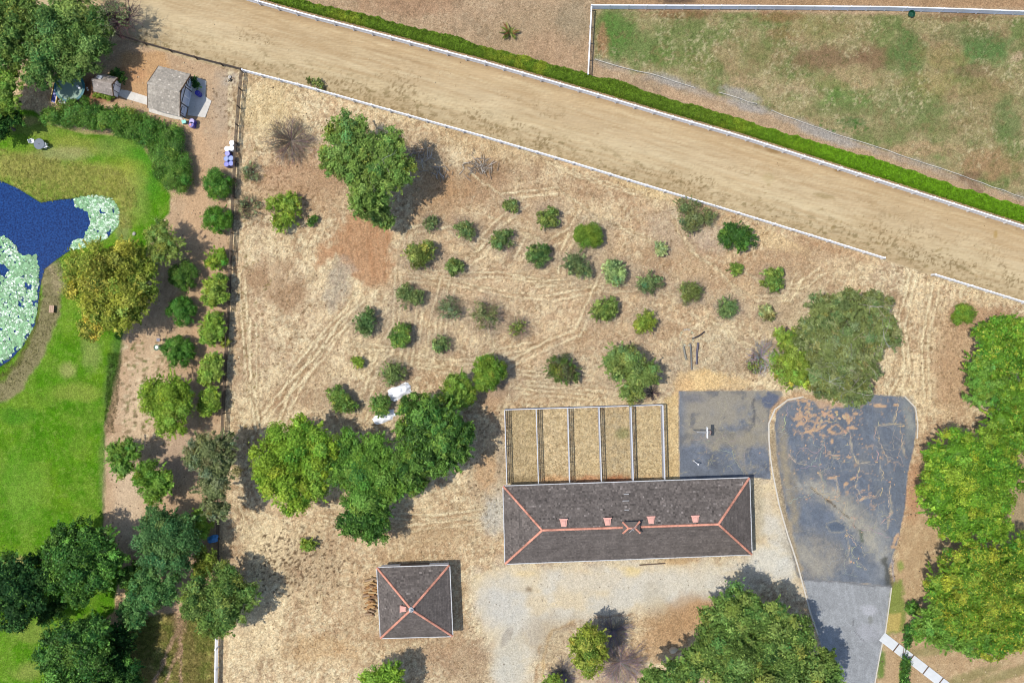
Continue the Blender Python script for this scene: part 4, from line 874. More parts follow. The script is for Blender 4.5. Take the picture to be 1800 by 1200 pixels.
# ------------------------------------------------------------------ cottages with gable ends
def gable_hut(name, label, cat, cpx, ang, Lr, Wd, he, hr, base, seed, sky_light=False, big=False):
    x, y, _ = W(*cpx); root = empty(name, (x, y, 0), ang); tag(root, label, cat)
    wl, ww = Lr - .5, Wd - .45; hw = ww / 2; k = (hr - he) / (Wd / 2); zw = he + k * (Wd / 2 - hw) - .06
    for s in (-1, 1): uboxo('wall', 'wall', root, (0, s * (hw - .06), zw / 2), (wl - .26, .12, zw))
    for s in (-1, 1):
        mb = MB(); X0 = s * wl / 2; prof = [(-hw, 0), (hw, 0), (hw, zw), (0, zw + k * hw), (-hw, zw)]
        vs = [(X0 - s * .12, a, b) for a, b in prof] + [(X0, a, b) for a, b in prof]
        fs = [(0, 1, 2, 3, 4), (9, 8, 7, 6, 5)] + [(i, i + 5, (i + 1) % 5 + 5, (i + 1) % 5) for i in range(5)]
        mb.add(vs, fs if s < 0 else [f[::-1] for f in fs]); mb.build('gable_wall', M['wall'], root)
    Xf = wl / 2 + .02
    if big:
        for yy, ww_ in ((-hw + .06, .14), (-.95, .10), (.95, .10), (hw - .06, .14)): uboxo('timber', 'trim', root, (Xf, yy, (zw + k * (hw - abs(yy))) / 2), (.05, ww_, zw + k * (hw - abs(yy)) - .05))
        uboxo('timber', 'trim', root, (Xf + .004, 0, 2.15), (.05, ww - .1, .12)); 
        d = uboxo('door', 'wall', root, (Xf + .03, 0, 1.05), (.06, 1.7, 2.05)); 
        for s in (-1, 1): inst('door_leaf', ubox('pale_glass'), d, (.3, s * .25, .1), (0, 0, 0), (.9, .4, .7))
        for yy in (-1.6, 1.6):
            f = uboxo('window', 'trim', root, (Xf + .01, yy, 1.3), (.06, .8, 1.0)); inst('pane', ubox('pale_glass'), f, (.3, 0, 0), (0, 0, 0), (.9, .84, .86))
        f = uboxo('window', 'trim', root, (Xf + .01, 0, 2.75), (.06, 1.5, .6)); inst('pane', ubox('pale_glass'), f, (.3, 0, 0), (0, 0, 0), (.9, .9, .8))
        # porch step with glazed canopy
    else:
        f = uboxo('door', 'wall_dark', root, (Xf + .01, 0, .85), (.06, .75, 1.7)); inst('door_leaf', ubox('wall'), f, (.35, 0, 0), (0, 0, 0), (.8, .86, .94))
    mb = MB(); hL = Lr / 2; d = .08
    vs = []
    for z_ in (0, -d):
        for X in (-hL, hL): vs += [(X, -Wd / 2, he + z_), (X, 0, hr + z_), (X, Wd / 2, he + z_)]
    fs = [(0, 3, 4, 1), (1, 4, 5, 2), (7, 10, 9, 6), (8, 11, 10, 7), (0, 6, 9, 3), (2, 5, 11, 8), (0, 1, 7, 6), (1, 2, 8, 7), (3, 9, 10, 4), (4, 10, 11, 5)]
    mb.add(vs, fs, tuple(b_ * .6 for b_ in base)); roof = mb.build('roof', M['shingle'], root)
    for i, (a, b, c_, d_) in enumerate((((-hL, -Wd / 2, he), (hL, -Wd / 2, he), (hL, 0, hr), (-hL, 0, hr)), ((hL, Wd / 2, he), (-hL, Wd / 2, he), (-hL, 0, hr), (hL, 0, hr)))):
        tag(shingles(a, b, c_, d_, .20, .22, .04, base, .09, seed + i, worn=.03).build('shingles', M['shingle'], roof), kind='stuff')
    mb = MB()
    n_ = int(Lr / .3)
    for i in range(n_):
        kk = rnd.uniform(.88, 1.1); mb.box((-hL + (i + .5) * Lr / n_, 0, hr + .05 + (i % 2) * .008), (Lr / n_ + .02, .26, .05), col=tuple(b_ * kk for b_ in base))
    mb.build('ridge_cap', M['shingle'], root)
    sl = math.atan2(hr - he, Wd / 2); ln = math.hypot(hr - he, Wd / 2)
    for X in (-hL - .04, hL + .04):
        for s in (-1, 1): uboxo('barge_board', 'wood', root, (X, s * Wd / 4, (he + hr) / 2 - .05), (.06, ln, .18), 0, -s * sl)
    if sky_light:
        f = uboxo('skylight', 'gutter', root, (-hL + .55, Wd * .27, he + (hr - he) * .46 + .10), (.62, .62, .10), 0, -sl); inst('pane', ubox('pale_glass'), f, (0, 0, .35), (0, 0, 0), (.8, .8, .6))
    return root
A_ = math.radians(-14.5)
cot = gable_hut('cottage', 'larger grey-brown shingled cottage with a glazed gable end on a concrete pad', 'cottage', (310, 169.5), A_, 3.75, 4.95, 2.3, 4.0, S(188, 178, 166), 50, big=True)
gable_hut('garden_shed', 'small grey shingled shed with a blue skylight near the trampoline', 'shed', (197, 156), math.radians(-13.5), 2.3, 2.15, 1.8, 2.75, S(176, 164, 156), 60, sky_light=True)

# ------------------------------------------------------------------ concrete
def flat(name, pts, z0, z1, key, **t):
    P_ = [W(x, y)[:2] for x, y in pts]
    ar = sum(a[0] * b[1] - b[0] * a[1] for a, b in zip(P_, P_[1:] + P_[:1]))
    if ar < 0: P_ = P_[::-1]
    o = MB().prism(P_, z0, z1).build(name, M[key]); tag(o, **t); return o
flat('cottage_pad', [(344, 135), (363, 143), (361, 170), (372, 178), (361, 207), (330, 203), (336, 160)], -.08, .09, 'concrete', kind='structure')
flat('shed_path', [(213, 158), (226, 160), (262, 171), (262, 186), (222, 174), (208, 168)], -.08, .08, 'concrete', kind='structure')
flat('cottage_footing', [(262, 190), (272, 192), (320, 205), (322, 212), (300, 208), (262, 197)], -.08, .07, 'concrete', kind='structure')
# footpath of concrete slabs, lower right
pe = empty('concrete_path', W(1600, 1155)); tag(pe, kind='structure'); o0 = Vector(W(1600, 1155))
cl = along([W(1549, 1117)[:2], W(1610, 1164)[:2], W(1672, 1212)[:2], W(1730, 1258)[:2]], 2.18, 0)
jt = MB()
for i, ((x0, y0), (x1, y1)) in enumerate(zip(cl, cl[1:])):
    L_ = math.hypot(x1 - x0, y1 - y0); a = math.atan2(y1 - y0, x1 - x0)
    uboxo('slab', 'slabs', pe, ((x0 + x1) / 2 - o0.x, (y0 + y1) / 2 - o0.y, .03), (L_ - .16, 1.12, .12), a, rnd.uniform(-.008, .008))
    uboxo('joint_strip', 'wood', pe, (x1 - o0.x, y1 - o0.y, .018), (.13, 1.16, .10), a)
# kerbs
def kerb(label, pts, w=.17, hgt=.11):
    P_ = along([W(x, y)[:2] for x, y in pts], 1.9); root = empty('kerb', (P_[0][0], P_[0][1], 0)); tag(root, kind='structure')
    for (x0, y0), (x1, y1) in zip(P_, P_[1:]):
        L_ = math.hypot(x1 - x0, y1 - y0)
        uboxo('kerb_stone', 'kerb', root, ((x0 + x1) / 2 - P_[0][0], (y0 + y1) / 2 - P_[0][1], hgt / 2 - .04), (L_ + .02, w * rnd.uniform(.9, 1.08), hgt), math.atan2(y1 - y0, x1 - x0))
kerb('', [(1412, 697), (1395, 698), (1372, 708), (1357, 725), (1351, 745), (1352, 790), (1358, 830), (1369, 885), (1383, 935), (1400, 985), (1412, 1030), (1424, 1075), (1438, 1115)])
kerb('', [(1590, 696), (1602, 704), (1610, 718), (1614, 752), (1612, 770)], .14)
kerb('', [(1567, 1032), (1562, 1070), (1556, 1112)], .12); kerb('', [(1551, 1128), (1541, 1180), (1532, 1235)], .12)

# ------------------------------------------------------------------ small things
def drum(label, px, py, col, top, r=.31, h=.92, grp='plastic drums beside the pole fence'):
    x, y, z = W(px, py, h); root = empty('drum', (x, y, 0)); tag(root, label, 'drum', grp)
    MB().lathe([(r * .94, 0), (r, .04), (r, .28), (r * 1.03, .31), (r, .34), (r, .60), (r * 1.03, .63), (r, .66), (r, h - .04), (r * .96, h)], sides=20, col=col).build('body', M['plastic'], root, smooth=False)
    mb = MB().lathe([(r * .98, 0), (r * .98, .03), (r * .9, .035), (r * .88, .01)], (0, 0, h - .005), 20, top); mb.build('lid', M['plastic'], root)
    MB().lathe([(.05, 0), (.05, .04)], (r * .5, .05, h), 8, tuple(c * .8 + .1 for c in top)).build('bung', M['plastic'], root)
bl_, wh_, lb_ = S(60, 60, 190), (.75, .76, .78), S(110, 140, 210)
for args in (('white drum at the top end of the row by the pole fence', 407.5, 251, wh_, wh_), ('white drum nearest the path, below the topmost white one', 399, 261.5, wh_, wh_), ('white drum touching the pole fence, middle white one', 407, 260.5, wh_, wh_),
             ('single violet-blue drum just below the white drums', 399.5, 270, bl_, S(130, 130, 220)), ('pale blue topped drum on the path side of its pair', 397.5, 279, bl_, lb_), ('pale blue topped drum on the fence side of its pair', 406, 278, bl_, lb_),
             ('dark blue drum on the path side, last before the round shrub', 398, 288.5, bl_, S(90, 90, 210)), ('dark blue drum on the fence side, last before the round shrub', 406, 287, bl_, S(90, 110, 215))):
    drum(*args)
for args in (('blue drum standing on the concrete pad by the cottage gable', 347, 163.5, bl_, S(45, 55, 185)), ('blue drum at the end of the shrub hedge below the cottage', 336, 219, bl_, S(50, 50, 190)), ('pale violet topped drum at the hedge end below the cottage', 337, 213, bl_, S(175, 165, 225))):
    drum(*args, grp='blue drums near the cottage')
def crate(name, label, cat, px, py, h, size, col, rz=0.0, grp=None):
    x, y, z = W(px, py, h); root = empty(name, (x, y, 0), rz); tag(root, label, cat, grp)
    MB().box((0, 0, h / 2), (size[0], size[1], h), col=col, taper=.94).build('body', M['plastic'], root)
    MB().box((0, 0, h), (size[0] + .04, size[1] + .04, .05), col=tuple(min(.8, c * 1.3) for c in col)).build('lid', M['plastic'], root)
crate('storage_box', 'small turquoise box on the hedge end below the cottage', 'box', 323, 214, .5, (.45, .35), S(110, 205, 195), .3)
crate('storage_box', 'small reddish box squeezed between the blue drums', 'box', 334.5, 219.5, .95, (.18, .2), S(220, 120, 110), .3)
# trampoline
x, y, z = W(122, 153, .9); root = empty('trampoline', (x, y, 0)); tag(root, 'round teal trampoline half hidden under the big tree', 'trampoline')
R_ = 1.72
MB().lathe([(R_ - .1, 0), (R_ - .1, .03), (.001, .0)], (0, 0, .86), 32, S(150, 180, 165)).build('mat', M['multi'], root)
mb = MB(); n = 32
for k in range(n):
    t0, t1 = 2 * math.pi * k / n, 2 * math.pi * (k + 1) / n
    vs = [((R_ + d) * math.cos(t), (R_ + d) * math.sin(t), zz) for d, zz in ((-.2, .905), (.08, .905), (.08, .86), (-.2, .86)) for t in (t0, t1)]
    mb.add(vs, [(0, 1, 3, 2)[::-1], (2, 3, 5, 4)[::-1], (4, 5, 7, 6)[::-1]], S(50, 120, 135))
mb.build('edge_pad', M['multi'], root)
for k in range(6):
    t = k * math.pi / 3; mb = MB(); mb.tube([(R_ * math.cos(t), R_ * math.sin(t), .88), (R_ * 1.02 * math.cos(t), R_ * 1.02 * math.sin(t), 0)], .035, 6, S(120, 120, 130)); mb.build('leg', M['multi'], root)
for k, (px, py, s) in enumerate(((137, 152, .3), (140.5, 155, .34), (147, 151.5, .26), (148.5, 155, .24))):
    x, y, z = W(px, py, .95); o = MB().lathe([(s * .3, 0), (s * .5, s * .3), (s * .5, s * .5), (s * .3, s * .8)], (0, 0, 0), 10, (.72, .73, .75)).build('bucket', M['plastic'], None, (x, y, .9 if k < 2 else 0)); tag(o, ['white bucket on the edge of the trampoline', 'larger white bucket on the trampoline rim', 'white bucket on the ground right of the trampoline', 'small white bucket furthest right of the trampoline'][k], 'bucket', 'white buckets by the trampoline')
x, y, z = W(97, 160, .5); root = empty('kayak', (x, y, .02), math.radians(72)); tag(root, 'yellow and blue slide lying beside the trampoline', 'slide')
MB().add([(-1.3, -.3, .1), (1.3, -.25, .6), (1.3, .25, .6), (-1.3, .3, .1), (-1.3, -.3, 0), (1.3, -.25, .5), (1.3, .25, .5), (-1.3, .3, 0)], [(0, 1, 2, 3), (7, 6, 5, 4), (0, 4, 5, 1), (1, 5, 6, 2), (2, 6, 7, 3), (3, 7, 4, 0)], S(40, 70, 190)).build('chute', M['plastic'], root)
for s in (-1, 1): MB().add([(-1.3, s * .3, .08), (1.3, s * .26, .58), (1.3, s * .34, .58), (-1.3, s * .38, .08), (-1.3, s * .3, .26), (1.3, s * .26, .76), (1.3, s * .34, .76), (-1.3, s * .38, .26)], [(4, 5, 6, 7), (0, 1, 5, 4), (3, 2, 6, 7), (0, 3, 7, 4), (1, 2, 6, 5)], S(225, 185, 60)).build('side_rail', M['plastic'], root)
root.name = 'slide'
x, y, z = W(108, 180, .8); root = empty('garden_chair', (x, y, 0), .6); tag(root, 'white plastic chair behind the end of the shrub hedge', 'chair')
def chair(root, key='white'):
    uboxo('seat', key, root, (0, 0, .43), (.46, .46, .04)); uboxo('backrest', key, root, (0, .23, .68), (.44, .04, .46), 0, -.15)
    for a in (-.2, .2):
        for b in (-.2, .2): uboxo('leg', key, root, (a, b, .21), (.04, .04, .42))
        uboxo('armrest', key, root, (a * 1.15, 0, .64), (.05, .42, .03))
chair(root)
# patio table and chairs on the lawn
x, y, z = W(68.5, 253, .74); root = empty('patio_table', (x, y, 0)); tag(root, 'round grey-blue patio table on the lawn above the pond', 'table')
MB().lathe([(.62, 0), (.64, .02), (.62, .04), (.01, .045)], (0, 0, .70), 28, S(110, 122, 140)).build('table_top', M['multi'], root)
MB().lathe([(.3, 0), (.28, .04), (.05, .08), (.04, .70)], (0, 0, 0), 12, S(90, 90, 95)).build('pedestal', M['multi'], root)
MB().lathe([(.05, 0), (.05, .05)], (0, 0, .745), 8, S(60, 60, 60)).build('parasol_socket', M['multi'], root)
for px, py, rz, l in ((56, 248, 1.9, 'white garden chair left of the round patio table'), (79.5, 256, -1.2, 'white garden chair right of the round patio table')):
    x, y, z = W(px, py, .5); root = empty('garden_chair', (x, y, 0), rz); tag(root, l, 'chair', 'white chairs at the patio table'); chair(root)
# box on the bank, bird bath, post box, tarpaulin
x, y, z = W(91, 543, .35); root = empty('wooden_bench', (x, y, 0), -.1); tag(root, 'small pale wooden bench on the dry bank of the pond', 'bench')
for i in range(3): MB().box(((i - 1) * .19, 0, .42), (.17, .85, .05), col=S(196, 158, 128)).build('slat', M['multi'], root)
for b in (-.32, .32): MB().box((0, b, .2), (.5, .09, .4), col=S(120, 90, 70)).build('leg', M['multi'], root)
x, y, z = W(275.5, 610.5, .6); root = empty('bird_bath', (x, y, 0)); tag(root, 'round green and white bird bath on the bare soil', 'bird bath')
MB().lathe([(.24, 0), (.2, .08), (.08, .15), (.07, .5), (.2, .56)], sides=14, col=S(120, 130, 110)).build('pedestal', M['multi'], root)
MB().lathe([(.15, 0), (.34, .10), (.36, .14), (.30, .14), (.26, .10), (.01, .08)], (0, 0, .52), 24, S(96, 124, 96)).build('bowl', M['multi'], root)
MB().lathe([(.2, 0), (.01, .01)], (-.03, .03, .615), 14, S(215, 230, 210)).build('water_film', M['plastic'], root)
x, y, z = W(279, 597, .9); root = empty('box_on_post', (x, y, 0)); tag(root, 'small grey-violet box on a post above the bird bath', 'post box')
MB().box((0, 0, .95), (.38, .38, .26), col=S(130, 128, 150)).build('box', M['multi'], root); MB().box((0, 0, .41), (.08, .08, .82), col=S(80, 70, 60)).build('post', M['multi'], root)
def crumpled(name, label, cat, px, py, sx, sy, col, key, seed, hgt=.35, rz=0.0, z0=0.0):
    r_ = np.random.default_rng(seed); n = 22; u, v = np.meshgrid(np.linspace(-1, 1, n), np.linspace(-1, 1, n)); u = u.ravel(); v = v.ravel()
    rr_ = np.hypot(u, v); sc_ = np.where(np.maximum(abs(u), abs(v)) > 0, 1, 1) * (1 - .25 * (rr_ - np.maximum(abs(u), abs(v))))
    edge = 1 + .3 * (fbm(np.arctan2(v, u) * 40 + 200, u * 0 + seed * 9, 22, seed, 3) - .5) * 2
    X = u * sx / 2 * sc_ * edge; Y = v * sy / 2 * sc_ * edge
    z_ = np.maximum(.03, hgt * (1 - np.clip(rr_, 0, 1.2) ** 2) * .8 + hgt * 1.4 * (fbm(X * 40 + 500, Y * 40 + 300, 26, seed, 3, rough=.6) - .4)) * sm(1.35, .75, rr_) + .02
    q = (np.arange(n - 1)[:, None] * n + np.arange(n - 1)[None, :]).ravel(); F = np.stack([q, q + 1, q + n + 1, q + n], 1)
    me = np_mesh(name, np.stack([X, Y, z_], 1), F, np.tile(np.array(col, np.float32), (n * n, 1)), M[key]); x, y, z = W(px, py, z0)
    o = inst(name, me, None, (x, y, z0), (0, 0, rz)); tag(o, label, cat); return o
crumpled('tarpaulin', 'bright blue tarpaulin bundle by the fence among the shrubs', 'tarpaulin', 374, 947, 1.25, .85, S(50, 140, 215), 'plastic', 3, .5, .2, 1.4)
crumpled('plastic_sheet', 'upper crumpled white plastic sheet at the edge of the tree cluster', 'plastic sheet', 703, 687, 2.6, 1.4, (.8, .8, .83), 'sheet', 4, .7, .5)
crumpled('plastic_sheet', 'lower crumpled white plastic sheet at the edge of the tree cluster', 'plastic sheet', 675, 733, 2.9, 1.1, (.8, .8, .83), 'sheet', 5, .5, .35)
# feed tub
x, y, z = W(1603, 24, .45); o = MB().lathe([(.32, 0), (.4, .45), (.36, .45), (.30, .12), (.01, .1)], (0, 0, 0), 20, S(30, 90, 70)).build('feed_tub', M['plastic'], None, (x, y, 0)); tag(o, 'dark green feed tub under the pasture board fence', 'feed tub')
# stones
def rock(label, px, py, sx, sy, sz, col, seed, name='boulder', cat='boulder', grp=None):
    import bmesh
    bm = bmesh.new(); bmesh.ops.create_icosphere(bm, subdivisions=2, radius=1); r_ = random.Random(seed)
    for v in bm.verts: v.co = Vector((v.co.x * sx, v.co.y * sy, v.co.z * sz)) * r_.uniform(.82, 1.1)
    me = bpy.data.meshes.new(name); bm.to_mesh(me); bm.free(); me.materials.append(M['multi']); ca = me.color_attributes.new("Col", 'FLOAT_COLOR', 'POINT')
    for d in ca.data: d.color = (*col, 1)
    x, y, z = W(px, py); o = inst(name, me, None, (x, y, sz * .5), (0, 0, r_.uniform(0, 3))); tag(o, label, cat, grp)
rock('pale boulder on the brown soil beside the largest tree', 1183, 1141, .55, .42, .35, S(226, 208, 180), 1)
rock('pale grey stone on the lawn near the yellow tree', 236, 411, .26, .22, .15, S(190, 186, 178), 2, 'garden_stone', 'stone')
for i, (px, py, s, c_, l) in enumerate(((404, 136, .28, S(225, 215, 205), 'white broken stone by the corner of the pole fence'), (406, 141.5, .22, S(60, 55, 50), 'dark broken stone by the corner of the pole fence'), (401, 142, .16, S(210, 196, 180), 'smallest pale stone by the corner of the pole fence'))):
    rock(l, px, py, s, s * .7, s * .6, c_, 10 + i, 'rubble_stone', 'stone', 'broken stones by the fence corner')
# pole on the ground south of the barn
x, y, z = W(1146.5, 991, .1); o = MB().box((0, 0, .1), (3.0, .12, .12), col=S(110, 90, 76)).build('timber_pole', M['multi'], None, (x, y, 0), .07); tag(o, 'long timber pole lying on gravel south of the barn', 'timber')
x, y, z = W(1002, 292, .1); o = MB().box((0, 0, .06), (1.9, .06, .05), col=S(225, 195, 150)).build('fallen_plank', M['multi'], None, (x, y, 0), -.28); tag(o, 'pale fallen plank under the orchard side of the track fence', 'plank')
# basketball hoop
x, y, z = W(1218, 755, 0); root = empty('basketball_hoop', (x, y, 0)); tag(root, 'basketball hoop with a white backboard on the asphalt court', 'basketball hoop')
# post leans out and carries the board
mb = MB(); mb.tube([(0, 0, 0), (0, 0, 2.6), (.35, -.02, 3.0), (.95, -.03, 3.05)], .055, 8, S(190, 190, 195)); mb.build('pole', M['multi'], root)
mb = MB(); mb.tube([(0, 0, 2.2), (.95, -.03, 2.8)], .035, 6, S(170, 170, 175)); mb.build('brace', M['multi'], root)
b_ = MB().box((1.02, -.03, 3.05), (.06, 1.25, .85), col=(.76, .76, .76)).build('backboard', M['plastic'], root, rz=0)
mb = MB()
for k in range(16):
    t0, t1 = 2 * math.pi * k / 16, 2 * math.pi * (k + 1) / 16
    mb.tube([(1.30 + .23 * math.cos(t0), -.03 + .23 * math.sin(t0), 2.85), (1.30 + .23 * math.cos(t1), -.03 + .23 * math.sin(t1), 2.85)], .015, 5, S(215, 110, 70), cap=False)
mb.build('rim', M['multi'], b_)
mb = MB()
for k in range(12):
    t0 = 2 * math.pi * k / 12; t1 = t0 + .5; t2 = t0 - .5
    for tt in (t1, t2): mb.tube([(1.30 + .22 * math.cos(t0), -.03 + .22 * math.sin(t0), 2.84), (1.30 + .12 * math.cos(tt), -.03 + .12 * math.sin(tt), 2.45)], .008, 3, (.75, .75, .75), cap=False)
mb.build('net', M['multi'], b_)
x, y, z = W(1219, 809, 0); root = empty('steel_post', (x, y, 0)); tag(root, 'short slanting white steel post on the court near the barn', 'post')
mb = MB(); mb.tube([(0, 0, 0), (.28, -.28, 1.35)], .05, 8, (.7, .7, .72)); mb.build('pole', M['multi'], root); MB().lathe([(.09, 0), (.09, .08)], (.28, -.28, 1.33), 10, (.75, .75, .77)).build('cap', M['multi'], root)
MB().lathe([(.16, 0), (.14, .05)], (0, 0, 0), 12, S(150, 150, 150)).build('base', M['multi'], root)
# old stone ring and timbers in the field
mb = MB(); x, y, z = W(1207, 593); root = empty('stone_ring', (x, y, 0)); tag(root, 'low ring of pale stones in the field above the court', 'stone ring')
for k in range(20):
    t = 2 * math.pi * k / 20; s = rnd.uniform(.22, .34)
    MB().box((0, 0, .06), (s, s * .8, .22), rz=0, col=tuple(c * rnd.uniform(.85, 1.1) for c in S(214, 200, 172)), taper=.75).build('stone', M['multi'], root, (.78 * math.cos(t) * 1.0, .95 * math.sin(t), 0), t + rnd.uniform(-.2, .2))
for l, pts, r_, c_ in (('curved dark pipe beside the stone ring', [(1215.5, 595), (1221, 593.5), (1227, 591), (1233, 587), (1238.5, 582.5)], .10, S(78, 70, 68)),
                     ('dark grey timber standing free right of the stone ring', [(1227, 602), (1225, 618), (1224, 640)], .13, S(92, 86, 104)),
                     ('long grey timber running down from the stone ring', [(1213, 603), (1214.5, 620), (1215.5, 650)], .12, S(112, 110, 108)),
                     ('short weathered timber on the left below the stone ring', [(1201, 608), (1203, 620), (1206, 632)], .14, S(140, 136, 126))):
    o0 = Vector(W(*pts[0])); mb = MB(); mb.tube([(Vector(W(*p)) - o0) + Vector((0, 0, r_ * .9)) for p in pts], r_, 8, c_)
    o = mb.build('old_pipe' if 'pipe' in l else 'old_timber', M['multi'], None, tuple(o0)); tag(o, l, 'pipe' if 'pipe' in l else 'timber')
# firewood stack against the garage
for i in range(40):
    lay = (i // 20); k = (i * 7) % 17; yy = 1017 + k * 3.8 + rnd.uniform(-1.5, 1.5); ln = rnd.uniform(.5, .95); px = rnd.choice([645.5, 652, 657]) + rnd.uniform(-2.5, 2.5)
    x, y, z = W(px, yy, .2 + lay * .22); r_ = rnd.uniform(.10, .16)
    mb = MB(); mb.tube([(-ln / 2, 0, 0), (0, rnd.uniform(-.03, .03), .01), (ln / 2, 0, 0)], [r_, r_ * .95, r_ * rnd.uniform(.7, .95)], 7, S(*rnd.choice([(205, 160, 105), (190, 140, 88), (214, 180, 130), (150, 112, 80), (180, 150, 120)])))
    o = mb.build('split_log', M['multi'], None, (x, y, r_ + lay * .24), rnd.uniform(-.5, .5)); tag(o, 'split firewood log in the stack against the garage', 'log', 'firewood logs beside the garage')
# ------------------------------------------------------------------ foliage
import bmesh
def _ico(sub):
    bm = bmesh.new(); bmesh.ops.create_icosphere(bm, subdivisions=sub, radius=1)
    v = np.array([p.co[:] for p in bm.verts], np.float32); f = np.array([[a.index for a in q.verts] for q in bm.faces], np.int32); bm.free(); return v, f
ICO1, ICO2 = _ico(1), _ico(2)
def leaf_quads(r, pos, nrm, size, aspect, cols):
    """diamond leaves -> (verts, faces, cols)"""
    n = len(pos); nrm = nrm / (np.linalg.norm(nrm, axis=1, keepdims=True) + 1e-6)
    t = r.normal(size=(n, 3)); t -= nrm * (t * nrm).sum(1, keepdims=True); t /= np.linalg.norm(t, axis=1, keepdims=True) + 1e-6
    b = np.cross(nrm, t); s = (size * r.uniform(.65, 1.35, n))[:, None]
    a = t * s * aspect * .5; c = b * s * .5; up = nrm * s * .12
    v = np.stack([pos - a * .85 - c * .95, pos - a * .85 + c * .95 + up, pos + a * 1.15], 1).reshape(-1, 3)
    f = np.arange(n * 3, dtype=np.int32).reshape(-1, 3)
    return v, np.concatenate([f, f[:, 2:3]], 1), np.repeat(cols, 3, 0)
